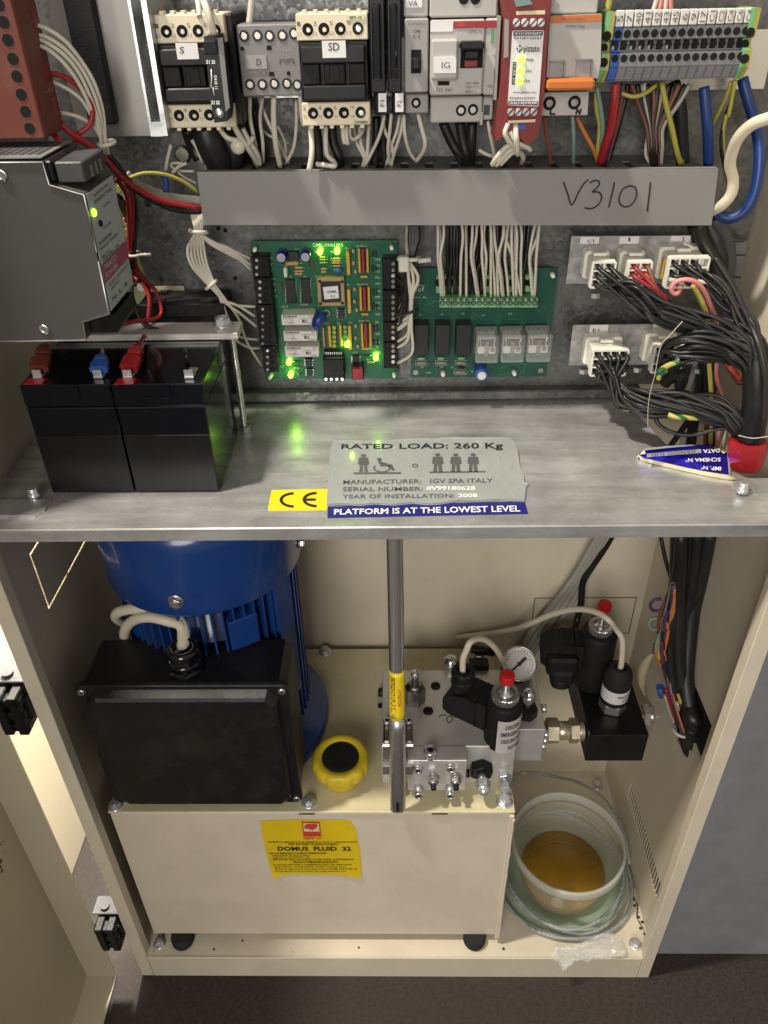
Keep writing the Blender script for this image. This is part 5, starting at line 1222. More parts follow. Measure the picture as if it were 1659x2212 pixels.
c = P(1085, 1455, Y=.0998); MB().lathe(c, (0, -1, 0), [(.0028, 0), (.0024, .001), (.001, .0012)], 14).build('screw', 'steel', ax_)
for (x, y) in ((1005, 640), (960, 650)):
    pass
m = MB(); m.box(P(900, 700, Y=.1005)-Vector((0, .0016, 0)), P(1050, 520, Y=.1005)+Vector((0, .001, 0)), .0005); m.build('raised_cap', 'black_matte', ax_)
tag(wire([(820, -160, .14), (860, -40, .12), (900, 60, .10), (960, 230, .096), (1010, 430, .098)], .0021, 'wire_white', name='white_cable', n=10), 'pair of thick white wires dropping onto the narrow black block', 'wire')
tag(wire([(760, -160, .14), (800, 0, .13), (820, 110, .125), (825, 220, .121)], .0016, 'wire_white', name='white_cable', n=10), 'thick white wire ending on top of contactor S', 'wire')
Z('D')
# dark body behind/right of S
tag(MB().pb(483, 30, 514, 270, .128, .050, .0008).build('black_spacer', 'black'), 'tall black block between contactor S and the grey relay', 'block')
csd, g = contactor('cream and black contactor tagged SD, the largest lettered one in the middle', 646, 797, 150, 28, 87, 221, 271, 'SD', (696, 747, 88, 125), 4)
x0, x1, z, Y, uo, lo, Yt, ob_ = g
txt([('SD', yq(709, 92, 733, 110, Yt-.0002))], 'print_black', ob_, .01)
Z('B')
m = MB(); m.pb(440, 712, 552, 745, .1214, .0004); bp_ = m.build('brand_plate', 'paper_cream', csd); txt([('Lovato', yq(470, 718, 548, 742, .1211))], 'print_black', bp_, .02)
m = MB(); m.pb(415, 92, 530, 120, .1214, .0004); bp_ = m.build('type_plate', 'paper_cream', csd); txt([('BF9 10', yq(440, 96, 510, 116, .1211))], 'print_black', bp_, .02)
Z('D')
# grey relay D
gr_ = T('grey_relay', 'small grey mini contactor tagged D between S and SD', 'contactor', P(580, 205, Y=.13))
YG = .130; MB().pb(517, 52, 650, 208, YG, .045, .0008).build('body', 'relay_grey', gr_)
Z('A')
for (x, y) in ((1318, 195), (1390, 193), (1456, 195), (1525, 192), (1588, 182), (1350, 457), (1417, 457), (1482, 453), (1550, 452), (1606, 460)):
    m = MB(); m.ph(x, y, YG-.0004, .0032, .0008, 16); ho = m.build('screw_hole', 'black', gr_); c = P(x, y, Y=YG-.0006); MB().lathe(c, (0, -1, 0), [(.0022, 0), (.0018, .0003)], 12).build('screw', 'steel_dark', ho)
for (x, y) in ((1453, 258), (1467, 400)): MB().pb(x-13, y-12, x+13, y+12, YG-.0004, .0006).build('square_hole', 'dark_void', gr_)
for (x, y) in ((1308, 263), (1558, 396)): MB().ph(x, y, YG-.0004, .0012, .0006).build('round_hole', 'dark_void', gr_)
tg = MB().pb(1325, 300, 1440, 372, YG-.0012, .001).build('name_tag', 'breaker_grey', gr_); txt([('D', yq(1385, 318, 1410, 355, YG-.0015))], 'print_black', tg, .01)
txt([('13 NO', yq(1495, 262, 1575, 278, YG-.0003)), ('A1', yq(1340, 385, 1430, 400, YG-.0003))], 'breaker_grey', gr_)
m = MB(); 
for pts in ([(1512, 345), (1512, 318), (1585, 318), (1585, 345)], [(1530, 330), (1565, 330)]): m.tube([P(x, y, Y=YG-.0003) for x, y in pts], .00025, 4, 1)
m.build('contact_symbol', 'print_grey', gr_, kind='stuff')
# fuse holders F1 F2
Z('B')
for (xa, xb, xt0, xt1, t, lab_) in ((556, 655, 612, 660, 'F1', 'black fuse terminal with the white tag F1'), (662, 752, 713, 762, 'F2', 'black fuse terminal with the white tag F2')):
    f = T('fuse_terminal', lab_, 'fuse holder', P((xa+xb)/2, 560, Y=.13), 'black fuse terminals')
    m = MB(); m.pb(xa, -80, xb, 560, .122, .056, .001); m.build('body', 'black', f)
    m = MB(); m.pb(xa+18, 20, xb-30, 480, .1165, .006, .0008); m.build('lever', 'black_gloss', f)
    m = MB(); m.pb(xa+30, 560, xb-4, 690, .135, .042, .001); m.build('lower_body', 'black_matte', f)
    tg = MB().pb(xt0, 560, xt1, 672, .1205, .001).build('name_tag', 'white_label', f)
    txt([(t, quadfn(P(xt0+14, 640, Y=.1202), P(xt0+14, 600, Y=.1202), P(xt1-14, 600, Y=.1202), P(xt1-14, 640, Y=.1202)) if False else quadfn(P(xt1-12, 640, Y=.1202), P(xt1-12, 602, Y=.1202), P(xt0+12, 602, Y=.1202), P(xt0+12, 640, Y=.1202)))], 'print_black', tg, .01)
# breaker VA
va = T('circuit_breaker', 'single narrow grey circuit breaker tagged VA', 'circuit breaker', P(840, 680, Y=.13))
YM = .122
m = MB(); m.pb(770, 110, 912, 556, YM, .055, .0008); m.build('body', 'breaker_grey', va)
m = MB(); m.pb(765, -90, 912, 104, YM+.004, .05, .001); m.build('upper_cover', 'breaker', va)
tg = MB().pb(775, -60, 875, 45, YM+.0032, .0008).build('name_tag', 'white_label', va); txt([('VA', yq(790, 4, 850, 37, YM+.003))], 'print_grey', tg, .01)
m = MB(); m.pb(774, 562, 912, 680, YM+.010, .045, .0008); m.build('lower_cover', 'breaker_grey', va)
m = MB(); m.pb(808, 298, 868, 440, YM-.0005, .002); sw = m.build('switch_well', 'dark_void', va); m = MB(); m.pb(812, 345, 864, 420, YM-.006, .0055, .001); m.build('switch', 'black', sw)
c = P(838, 617, Y=YM+.0098); m = MB(); m.lathe(c, (0, -1, 0), [(.0030, 0), (.0030, .0003)], 16); q = m.build('screw_hole', 'dark_void', va); MB().lathe(c-Vector((0, .0004, 0)), (0, -1, 0), [(.0019, 0), (.0015, .0003)], 12).build('screw', 'steel_dark', q)
txt([('GM', yq(818, 176, 862, 196, YM-.0003)), ('B 4', yq(818, 210, 862, 230, YM-.0003)), ('CT60N', yq(790, 136, 890, 150, YM-.0003))], 'print_grey', va, .01)
# breaker IG
ig = T('main_breaker', 'wide pale circuit breaker tagged IG with a black toggle', 'circuit breaker', P(1080, 735, Y=.13))
m = MB(); m.pb(920, -90, 1330, 104, YM+.004, .05, .001); m.build('upper_cover', 'breaker', ig)
for x in (1125, 1195): MB().ph(x, -8, YM+.0035, .003, .001).build('screw_hole', 'dark_void', ig)
m = MB(); m.pb(922, 118, 1246, 572, YM, .055, .0010); m.build('body', 'breaker', ig)
m = MB(); m.pb(1249, 110, 1335, 572, YM+.0005, .054, .0010); m.build('side_body', 'breaker', ig)
m = MB(); m.pb(1062, 125, 1338, 168, YM-.0004, .002); rd = m.build('red_band', 'wire_red', ig); txt([('ABB', yq(1080, 134, 1130, 160, YM-.0007))], 'print_red', rd, .02)
m = MB(); m.pb(930, 235, 1090, 480, YM-.005, .006, .0012); m.build('label_carrier', 'breaker', ig)
tg = MB().pp([(945, 345), (1068, 338), (1080, 352), (1078, 438), (945, 440)], YM-.0062, .0012).build('name_tag', 'white_label', ig); txt([('IG', yq(992, 373, 1042, 410, YM-.0066))], 'print_black', tg, .0)
m = MB(); m.pb(1105, 250, 1240, 408, YM-.0006, .0015); wl = m.build('toggle_well', 'dark_void', ig)
m = MB(); m.pb(1104, 250, 1248, 300, YM-.010, .0095, .001); m.pb(1130, 300, 1215, 355, YM-.008, .0078, .0008); m.build('toggle', 'black', wl)
m = MB(); m.pb(1130, 358, 1208, 405, YM-.0030, .0024, .0006); m.build('toggle_root', 'red_body', wl)
m = MB(); m.pb(968, 487, 1038, 512, YM-.0004, .001); m.build('window', 'dark_void', ig)
m = MB(); m.pb(1290, 172, 1306, 258, YM-.0002, .001); m.build('window', 'wire_green', ig)
m = MB(); m.pb(925, 135, 1060, 190, YM-.0004, .001); m.build('blank_tag', 'white_label', ig)
m = MB(); m.pb(925, 578, 1236, 735, YM+.010, .045, .0008); m.build('lower_cover', 'breaker', ig)
m = MB(); m.pb(1240, 578, 1300, 720, YM+.012, .045, .0008); m.build('lower_side', 'breaker', ig)
m = MB(); m.pb(1246, 630, 1280, 690, YM+.0115, .001); m.build('window', 'dark_grey', ig)
m = MB(); m.pb(1223, 670, 1238, 750, YM+.008, .002); m.build('tab', 'breaker', ig)
for (x, y) in ((1108, 662), (1180, 658)):
    c = P(x, y, Y=YM+.0098); m = MB(); m.lathe(c, (0, -1, 0), [(.0033, 0), (.0033, .0003)], 16); q = m.build('screw_hole', 'dark_void', ig); MB().lathe(c-Vector((0, .0004, 0)), (0, -1, 0), [(.0022, 0), (.0018, .0003)], 12).build('screw', 'steel', q)
txt([('230V~ 6000A', yq(1135, 490, 1215, 506, YM-.0003)), ('LERNT2', yq(1135, 514, 1210, 530, YM-.0003)), ('E8N1N2', yq(1135, 540, 1205, 556, YM-.0003)), ('DS 941', yq(960, 530, 1055, 552, YM-.0003)), ('T', yq(1300, 330, 1320, 352, YM-.0003)), ('TE.1', yq(1262, 510, 1310, 526, YM-.0003)), ('DPN N', yq(1150, 180, 1235, 200, YM-.0003))], 'print_grey', ig, .005)
Z('D'); m = MB(); x_ = P(1071, 120, Y=.118).x; z_1 = P(1075, 35, Y=.118).z; z_0 = P(1070, 215, Y=.118).z
tag(MB().box((x_, .116, z_0), (x_+.0016, .150, z_1)).build('divider', 'breaker_grey'), 'thin clear grey divider between the IG breaker and the red relay', 'divider')
# safety relay
Z('B')
sr = T('safety_relay', 'slim red safety relay with a white front label and three green lights', 'relay', P(1480, 860, Y=.12))
YS = .112
m = MB(); m.pp([(1345, -90), (1660, -90), (1640, 100), (1600, 640), (1585, 745), (1565, 830), (1500, 872), (1420, 780), (1330, 840), (1310, 840), (1345, 500), (1365, 120)], YS, .066); m.build('body', 'red_body', sr)
m = MB(); m.pp([(1412, 95), (1620, 95), (1605, 175), (1415, 175)], YS-.0035, .0034); m.build('screw_row', 'red_body', sr)
m = MB(); m.pp([(1390, 645), (1570, 645), (1565, 705), (1385, 705)], YS-.0035, .0034); m.build('screw_row', 'red_body', sr)
for (x, y) in ((1440, 135), (1490, 135), (1540, 135), (1588, 135), (1405, 672), (1452, 672), (1498, 672), (1545, 672)):
    c = P(x, y, Y=YS-.0036); m = MB(); m.lathe(c, (0, -1, 0), [(.0022, 0), (.0020, .0006)], 14); q = m.build('screw', 'zinc', sr); m = MB(); d_ = Vector((.0014, 0, .0014)); m.obox(c-Vector((0, .0007, 0)), d_, Vector((-.00025, 0, .00025)), (0, .0001, 0)); m.build('slot', 'dark_void', q)
fp = MB().pp(rounded([(1417, 182), (1606, 180), (1572, 640), (1388, 632)], .06), YS-.0008, .0008).build('front_label', 'white_label', sr)
Yl = YS-.0010
m = MB(); m.pp([(1422, 188), (1601, 186), (1598, 214), (1420, 216)], Yl, .0001); b1_ = m.build('print_block', 'print_grey', fp); m = MB(); m.pp([(1392, 606), (1570, 608), (1568, 634), (1390, 628)], Yl, .0001); b2_ = m.build('print_block', 'print_grey', fp)
txt([('A1|13|23|37', yq(1430, 194, 1590, 210, Yl-.0002)), ('A2|14|24|38', yq(1398, 611, 1562, 627, Yl-.0002))], 'print_white', fp, .02)
txt([('S11|S12|S21', yq(1424, 220, 1590, 240, Yl)), ('pizzato', yq(1484, 274, 1580, 322, Yl)), ('PWR', yq(1497, 352, 1545, 370, Yl)), ('CH1', yq(1495, 418, 1530, 434, Yl)), ('CH2', yq(1487, 478, 1522, 494, Yl)), ('www.pizzato.com', yq(1420, 548, 1560, 562, Yl)), ('S22|S31|S35|Y', yq(1398, 582, 1556, 600, Yl))], 'print_black', fp, .02)
m = MB(); m.pp([(1440, 292), (1462, 268), (1478, 292), (1455, 318)], Yl-.0001, .0001); em = m.build('emblem', 'print_black', fp); txt([('P', yq(1450, 280, 1470, 308, Yl-.0003))], 'print_white', em, .02)
m = MB(); m.pp([(1420, 372), (1440, 372), (1432, 508), (1412, 506)], Yl, .0001); q = m.build('print_block', 'print_black', fp); txt([('CS AR-01', quadfn(P(1418, 500, Y=Yl-.0002), P(1424, 380, Y=Yl-.0002), P(1436, 380, Y=Yl-.0002), P(1430, 500, Y=Yl-.0002)))], 'print_white', q, .0)
for (x, y) in ((1470, 358), (1465, 424), (1460, 486)): MB().ball(P(x, y, Y=Yl-.0004), .0019, 14, (1, .6, 1)).build('indicator_light', 'led_soft', fp)
m = MB(); m.pp([(1440, 68), (1612, 62), (1612, 86), (1440, 90)], YS-.0006, .0008); m.build('terminal_label', 'paper_cream', sr); m = MB(); m.pp([(1392, 724), (1556, 716), (1554, 732), (1392, 740)], YS-.0006, .0008); m.build('terminal_label', 'paper_cream', sr)
m = MB(); m.pp([(1428, 752), (1498, 748), (1496, 775), (1440, 778)], YS-.0012, .002); m.build('blue_tab', 'blue_plastic', sr)
m = MB(); m.pp([(1370, 112), (1395, 120), (1392, 340), (1365, 350)], YS-.0010, .0015); m.build('side_label', 'breaker_grey', sr)
m = MB(); m.pp([(1425, 0), (1520, -5), (1540, 25), (1440, 42)], YS-.002, .004); m.build('plug', 'wire_teal', sr)
# right breaker with orange toggle
Z('C')
ob2 = T('orange_breaker', 'pale circuit breaker with an orange toggle bar marked L and N', 'circuit breaker', P(450, 690, Y=.13))
m = MB(); m.pb(352, -90, 645, 84, YM+.004, .05, .001); m.build('upper_cover', 'breaker', ob2)
m = MB(); m.pp([(352, 96), (663, 84), (655, 380), (640, 470), (330, 470), (340, 300)], YM, .055); m.build('body', 'breaker', ob2)
m = MB(); m.pp([(356, 98), (663, 86), (662, 126), (354, 138)], YM-.0010, .001); m.build('orange_band', 'orange', ob2)
for (x0, y0, x1, y1) in ((348, 368, 438, 470), (508, 360, 602, 470)):
    m = MB(); m.pb(x0, y0, x1, y1, YM-.0012, .0012); q = m.build('window_recess', 'breaker_grey', ob2); m = MB(); m.pb(x1-6, y0, x1+3, y1-8, YM-.0030, .0018); m.build('window_edge', 'steel_dark', q); m = MB(); m.pb(x0, y0-4, x1+3, y0+4, YM-.0030, .0018); m.build('window_edge', 'steel_dark', q)
m = MB(); m.pb(332, 474, 622, 544, YM-.012, .013, .0015); m.build('toggle_bar', 'orange', ob2)
m = MB(); m.pp([(318, 556), (584, 550), (576, 690), (300, 694)], YM+.008, .045); lc = m.build('lower_cover', 'breaker', ob2)
for (x, y) in ((348, 620), (498, 615)):
    c = P(x, y, Y=YM+.0078); m = MB(); m.lathe(c, (0, -1, 0), [(.0040, 0), (.0040, .0003)], 18); q = m.build('screw_hole', 'dark_void', lc); MB().lathe(c-Vector((0, .0004, 0)), (0, -1, 0), [(.0026, 0), (.0020, .0003)], 12).build('screw', 'steel_dark', q)
m = MB(); Yh = YM+.0077
for pts in ([(358, 650), (352, 684)], [(352, 684), (382, 684)], [(508, 688), (514, 654)], [(514, 654), (530, 686)], [(530, 686), (538, 652)]): m.tube([P(x, y, Y=Yh) for x, y in pts], .0006, 5, 1)
m.build('marker_letters', 'print_black', lc, kind='stuff')
txt([('I', yq(400, 20, 404, 40, YM+.0037)), ('MERLIN GERIN', yq(420, 108, 560, 122, YM-.0012)), ('DPN Vigi', yq(450, 150, 560, 170, YM-.0003))], 'print_grey', ob2)

# ================================================================== TERMINAL STRIP
ts = T('terminal_strip', 'row of grey terminals with white number tags and green yellow ends', 'terminal strip', P(1100, 480, Y=.13))
names = ['5', '7', '40', '41', '42', '43', '45', '6', '9', '17', 'C1', 'C2', 'C4', 'C6', 'C4']
YT = .128
for i in range(15):
    f = i/14
    t0 = (752+54*i, 62-1.4*i*.9); 
    ya = 62-15*f; yb = 163-25*f; yc = 240-18*f; yd = 318-15*f; ye = 400-17*f; yg = 497-22*f
    xs_ = lambda y: 752+54*i-(y-100)*.155
    mt = 'blue_plastic' if i == 0 else 'terminal_grey'
    w2 = 52
    z1 = P(xs_(yb), yb, Y=YT).z; z2 = P(xs_(yc), yc, Y=YT).z; z3 = P(xs_(yd), yd, Y=YT).z; z4 = P(xs_(ye), ye, Y=YT).z; z5 = P(xs_(yg), yg, Y=YT).z; z0 = P(xs_(ya), ya, Y=YT).z
    X0 = P(xs_(270), 270, Y=YT).x; X1 = P(xs_(270)+w2, 270, Y=YT).x
    prof = [(YT+.004, z0-.002), (YT+.002, z1), (YT, z1-.0005), (YT, z2), (YT+.006, z2-.0002), (YT+.006, z3), (YT, z3-.0002), (YT, z4), (YT+.006, z5), (YT+.046, z5), (YT+.046, z0-.002)]
    tt = MB().prism([(X0, a, b) for a, b in prof], (X1-X0, 0, 0)).build('terminal', mt, ts)
    tg = MB().box((X0+.0003, YT-.0005, z1), (X1-.0003, YT+.0038, z0), .0004).build('number_tag', 'white_plastic', tt)
    xm = (X0+X1)/2; zm = (z0+z1)/2
    h = .0018 if len(names[i]) == 1 else .0028
    txt([(names[i], quadfn(Vector((xm+.0016, YT-.0008, zm-h)), Vector((xm+.0016, YT-.0008, zm+h)), Vector((xm-.0016, YT-.0008, zm+h)), Vector((xm-.0016, YT-.0008, zm-h))))], 'print_grey', tg)
    for za, rr in (((z1+z2)/2-.0004, .0022), ((z3+z4)/2+.0006, .0021)):
        m = MB(); m.cyl((xm, YT-.0003, za), (xm, YT+.001, za), rr, 14); m.build('screw_hole', 'dark_void', tt)
    m = MB(); m.cyl((xm, YT+.0045, (z2+z3)/2), (xm, YT+.0065, (z2+z3)/2), .0021, 12); q = m.build('link_screw', 'black', tt)
    m = MB(); m.box((X0+.0009, YT+.0052, z3+.001), (X1-.0009, YT+.0062, z2-.001)); m.build('link_slot', 'dark_void', tt)
    if i in (0, 2, 3, 4, 6):
        m = MB(); m.box((xm-.0018, YT+.0038, (z2+z3)/2-.0022), (xm-.0004, YT+.0046, (z2+z3)/2-.0002)); m.build('link_glint', 'steel', tt)
    g0 = None
    for k in range(4):
        zz = z4-.0022-(z4-z5-.004)*k/3.2; yy = YT+.006*((z4-zz)/(z4-z5))
        m = MB(); m.box((X0+.0006, yy-.0004, zz-.0005), (X1-.0006, yy+.001, zz+.0005)); m.build('rib', mt, tt)
def earth(xt, lab_, yoff):
    X0 = P(xt-27, 270, Y=YT).x; X1 = P(xt+22, 270, Y=YT).x; z = lambda y: P(xt, y+yoff, Y=YT).z
    prof = [(YT-.002, z(70)), (YT-.002, z(235)), (YT+.003, z(255)), (YT+.003, z(305)), (YT-.002, z(320)), (YT-.002, z(420)), (YT+.005, z(500)), (YT+.046, z(500)), (YT+.046, z(70))]
    e = MB().prism([(X0, a, b) for a, b in prof], ((X1-X0)*.55, 0, 0)).build('earth_terminal', 'green_plastic', ts)
    MB().prism([(X0+(X1-X0)*.55+.0001, a-.0004, b) for a, b in prof], ((X1-X0)*.45, 0, 0)).build('yellow_half', 'yellow_green', e)
    for y in (215, 290, 372):
        zz = z(y); m = MB(); yy = YT-.0023 if y != 290 else YT+.0027; m.cyl(((X0*.68+X1*.32), yy-.0004, zz), ((X0*.68+X1*.32), yy+.001, zz), .0026, 14); m.build('screw_hole', 'dark_void', e)
earth(692, '', 0); earth(1540, '', -22)
Z('D')

# ================================================================== CABLE DUCT WITH MARKER
DX0, DX1, DY, DZ0, DZ1 = .1626, .5085, .1317, .7868, .8222
cd = T('cable_duct', 'long grey slotted cable duct marked V3101 in black pen', 'cable duct', ((DX0+DX1)/2, .16, DZ0))
Lt, Lb = P(425, 371, Y=DY), P(440, 486, Y=DY); Rt, Rb = P(1552, 364, Y=DY), P(1537, 487, Y=DY)
m = MB(); m.prism([Lb, Rb, Rt, Lt], (0, .0014, 0)); m.build('cover', 'duct_grey', cd)
m = MB(); m.prism([Lt+Vector((0, .0002, 0)), Rt+Vector((0, .0002, 0)), Rt+Vector((0, .006, 0)), Lt+Vector((0, .006, 0))], (0, 0, -.0012)); m.build('cover_lip', 'duct_grey', cd)
for (p0, p1, sgn) in ((Lt, Rt, -1), (Lb, Rb, 1)):
    zr_ = lambda x: p0.z+(p1.z-p0.z)*(x-p0.x)/(p1.x-p0.x)+sgn*.0017
    m = MB(); m.prism([Vector((p0.x+.002, .166, zr_(p0.x))), Vector((p1.x-.002, .166, zr_(p1.x))), Vector((p1.x-.002, YP-.0004, zr_(p1.x))), Vector((p0.x+.002, YP-.0004, zr_(p0.x)))], (0, 0, sgn*.0012)); m.build('side_wall', 'duct_dark', cd)
    n = 20; pitch = (p1.x-p0.x-.004)/n; f0 = None
    for i in range(n):
        xc = p0.x+.002+pitch*(i+.5); zz = zr_(xc)+sgn*.0006
        if f0 is None: f0 = MB().box((xc-pitch*.335, .1336, zz-.0006), (xc+pitch*.335, .1659, zz+.0006)).build('finger', 'duct_dark', cd)
        else: like(f0, (xc, .14975, zz), cd, 'finger')
MB().box((DX0+.004, YP-.0022, DZ0+.003), (DX1-.004, YP-.0008, DZ1-.003)).build('duct_back', 'duct_dark', cd)
Z('C')
for pts, nm in (([(432, 1092), (458, 1165), (482, 1230), (520, 1160), (552, 1105), (582, 1078)], 'v'), ([(590, 1098), (615, 1084), (640, 1086), (648, 1104), (630, 1130), (606, 1150), (640, 1152), (660, 1175), (652, 1215), (620, 1243), (590, 1252), (558, 1246)], '3'), ([(738, 1094), (722, 1170), (703, 1245)], '1'), ([(822, 1118), (790, 1135), (768, 1180), (770, 1220), (795, 1240), (830, 1235), (862, 1200), (872, 1155), (858, 1122), (822, 1116)], '0'), ([(954, 1092), (945, 1180), (934, 1268)], '1')):
    MB().tube([P(x, y, Y=DY-.0001) for x, y in pts], .00058, 5, 5).build('pen_mark', 'print_black', cd)
Z('D')

# ================================================================== WIRES BETWEEN SWITCHGEAR AND DUCT
def bundle(name, lab_, cat_, lines, r=.0013, grp=None, n=6):
    c = P(lines[0][1][0][0], lines[0][1][0][1], Y=lines[0][1][0][2]); t = T(name, lab_, cat_, c, grp)
    for ln in lines:
        mt, pts = ln[0], ln[1]; rr = ln[2] if len(ln) > 2 else r
        wire(pts, rr, mt, t, n=n)
    return t
Z('B')
yd_ = .150
bundle('sd_wires', 'white and black wires from contactor SD into the duct', 'wires', [
    ('wire_white', [(205, 755, .135), (212, 850, .132), (212, 930, .128), (196, 1025, .127)], .0019), ('wire_white', [(298, 755, .14), (296, 850, .14), (305, 930, .138), (345, 970, .134), (350, 995, .13), (310, 993, .13), (245, 985, .134)], .0017),
    ('wire_black', [(235, 752, .15), (250, 850, .15), (255, 960, .15), (260, 1010, .155)], .0034), ('wire_black', [(330, 752, .15), (345, 860, .15), (380, 950, .15), (370, 1000, .155)], .0034),
    ('wire_white', [(400, 755, .138), (402, 820, .137), (412, 862, .137)], .0016), ('wire_white', [(420, 755, .138), (420, 820, .136), (428, 865, .137)], .0016), ('wire_white', [(438, 755, .14), (442, 820, .14), (470, 835, .142), (510, 800, .145), (525, 760, .15)], .0013),
    ('wire_white', [(460, 760, .15), (480, 850, .152), (520, 930, .15), (540, 990, .155)], .0013), ('wire_white', [(500, 755, .15), (505, 850, .15), (530, 940, .15), (515, 1000, .155)], .0013), ('wire_white', [(556, 750, .15), (550, 850, .15), (545, 940, .15), (538, 1000, .155)], .0013)])
bundle('fuse_wires', 'crossing white wires under the fuse terminals F1 and F2', 'wires', [
    ('wire_white', [(650, 690, .145), (620, 810, .145), (575, 910, .148), (540, 975, .15), (510, 1010, .155)]), ('wire_white', [(690, 680, .145), (680, 790, .145), (670, 900, .148), (682, 990, .155)]),
    ('wire_white', [(640, 680, .15), (650, 780, .15), (700, 900, .15), (690, 1000, .155)]), ('wire_white', [(765, 685, .145), (745, 800, .145), (710, 910, .148), (690, 985, .155)]),
    ('wire_white', [(740, 690, .15), (725, 780, .15), (700, 850, .15), (660, 990, .155)]), ('wire_white', [(765, 690, .14), (770, 800, .14), (795, 900, .145), (830, 960, .15)]), ('wire_black', [(600, 700, .155), (600, 800, .155), (590, 1000, .158)], .003), ('wire_black', [(668, 690, .155), (640, 800, .155), (655, 1000, .158)], .0028)], .00125)
tag(wire([(850, 682, .140), (872, 770, .138), (892, 850, .138), (880, 910, .142), (838, 970, .15)], .0015, 'wire_white', name='white_wire', n=8), 'single white wire bowed from the VA breaker into the duct', 'wire')
bundle('breaker_cables', 'thick black cables from the IG breaker into the duct', 'cables', [('wire_black', [(1000, 735, .15), (1050, 850, .15), (1100, 930, .15), (1140, 1000, .155)], .0036), ('wire_black', [(1100, 735, .15), (1120, 850, .15), (1140, 930, .15), (1150, 1000, .155)], .0036), ('wire_black', [(1175, 735, .15), (1170, 850, .15), (1162, 1000, .155)], .0036)])
bundle('side_switch_wires', 'two white wires below the side of the IG breaker', 'wires', [('wire_white', [(1268, 725, .14), (1285, 820, .14), (1305, 920, .145), (1312, 990, .15)]), ('wire_white', [(1215, 900, .15), (1260, 925, .148), (1305, 945, .15), (1330, 1000, .155)])])
bundle('relay_wires', 'fan of white wires crossing under the red safety relay', 'wires', [
    ('wire_white', [(1390, 745, .112), (1372, 800, .110), (1400, 850, .112), (1440, 890, .118), (1480, 940, .13), (1470, 985, .148)], .0016), ('wire_white', [(1435, 748, .112), (1440, 830, .108), (1445, 900, .112), (1448, 925, .118)], .0018),
    ('wire_white', [(1400, 790, .112), (1440, 850, .112), (1500, 880, .116), (1525, 900, .12)], .0015), ('wire_white', [(1420, 860, .116), (1370, 890, .118), (1320, 950, .12), (1296, 988, .124)], .0018), ('wire_white', [(1440, 880, .118), (1390, 910, .12), (1345, 960, .123), (1318, 990, .126)], .0018),
    ('wire_white', [(1450, 895, .12), (1410, 920, .122), (1370, 960, .124), (1345, 985, .127)], .0016), ('wire_red', [(1470, 800, .118), (1480, 850, .12), (1500, 870, .12)], .0015), ('wire_white', [(1380, 840, .118), (1430, 870, .118), (1510, 885, .12)], .0014)])
Z('C')
bundle('mains_wires', 'coloured wires under the orange toggled breaker', 'wires', [
    ('wire_brown', [(322, 695, .14), (328, 800, .142), (345, 900, .146), (355, 990, .155)], .0014), ('wire_teal', [(485, 692, .14), (492, 800, .142), (492, 900, .146), (492, 985, .155)], .0014),
    ('wire_orange', [(510, 700, .15), (560, 800, .15), (610, 890, .15), (640, 980, .155)], .0015), ('yellow_green', [(630, 500, .145), (630, 640, .145), (650, 760, .146), (640, 890, .148), (648, 990, .155)], .0017), ('wire_teal', [(632, 520, .142), (655, 650, .142), (668, 770, .143), (655, 880, .147), (640, 980, .155)], .0016), ('wire_red', [(745, 500, .135), (738, 620, .135), (718, 760, .138), (680, 880, .143), (655, 975, .150)], .0030),
    ('wire_blue', [(770, 500, .145), (765, 580, .147), (740, 700, .15), (690, 980, .158)], .0016), ('wire_brown', [(790, 505, .15), (780, 600, .15), (750, 760, .152), (690, 985, .158)], .0014), ('wire_black', [(820, 505, .155), (800, 600, .155), (760, 760, .155), (700, 960, .16)], .0020)])
bundle('terminal_wires', 'brown, grey and black wires gathered under the middle of the terminal strip', 'wires',
    [(('wire_brown', 'wire_black', 'wire_grey', 'wire_black', 'wire_brown', 'wire_black', 'tan', 'wire_black', 'wire_black')[k % 9], [(840+32*k, 505, .150+.001*(k % 3)), (880+22*k+random.uniform(-10, 10), 620, .150), (930+9*k, 760, .150), (945+7*k, 880, .150), (960+5*k, 990, .156)], .0014+.0003*(k % 2)) for k in range(12)]+[('yellow_green', [(780, 560, .142), (850, 580, .140), (920, 560, .140), (990, 510, .145)], .0014), ('wire_white', [(920, 500, .15), (940, 760, .152), (925, 920, .155), (960, 990, .158)], .0012)])
bundle('earth_wires', 'green and yellow wires dropping right of the gathered terminal wires', 'wires', [('yellow_green', [(1020, 495, .150), (1050, 640, .148), (1085, 780, .148), (1110, 900, .15), (1135, 985, .156)], .0019), ('wire_green', [(1010, 500, .152), (1050, 660, .151), (1085, 820, .151), (1120, 930, .153), (1160, 990, .158)], .0015), ('wire_black', [(1090, 495, .155), (1130, 640, .155), (1140, 800, .157), (1150, 990, .16)], .0045)])
tag(wire([(1275, 520, .145), (1285, 640, .143), (1298, 800, .143), (1302, 985, .152)], .0034, 'wire_blue', name='blue_cable', n=12), 'thick straight blue cable entering the right end of the duct', 'cable')
tag(wire([(1505, 470, .160), (1540, 600, .155), (1580, 740, .148), (1605, 860, .142), (1605, 1000, .138), (1580, 1150, .136), (1525, 1260, .136), (1440, 1310, .138), (1370, 1290, .142), (1320, 1260, .150)], .0036, 'wire_blue', name='blue_cable', n=12), 'thick blue cable curving behind the cream cable down to the duct end', 'cable')
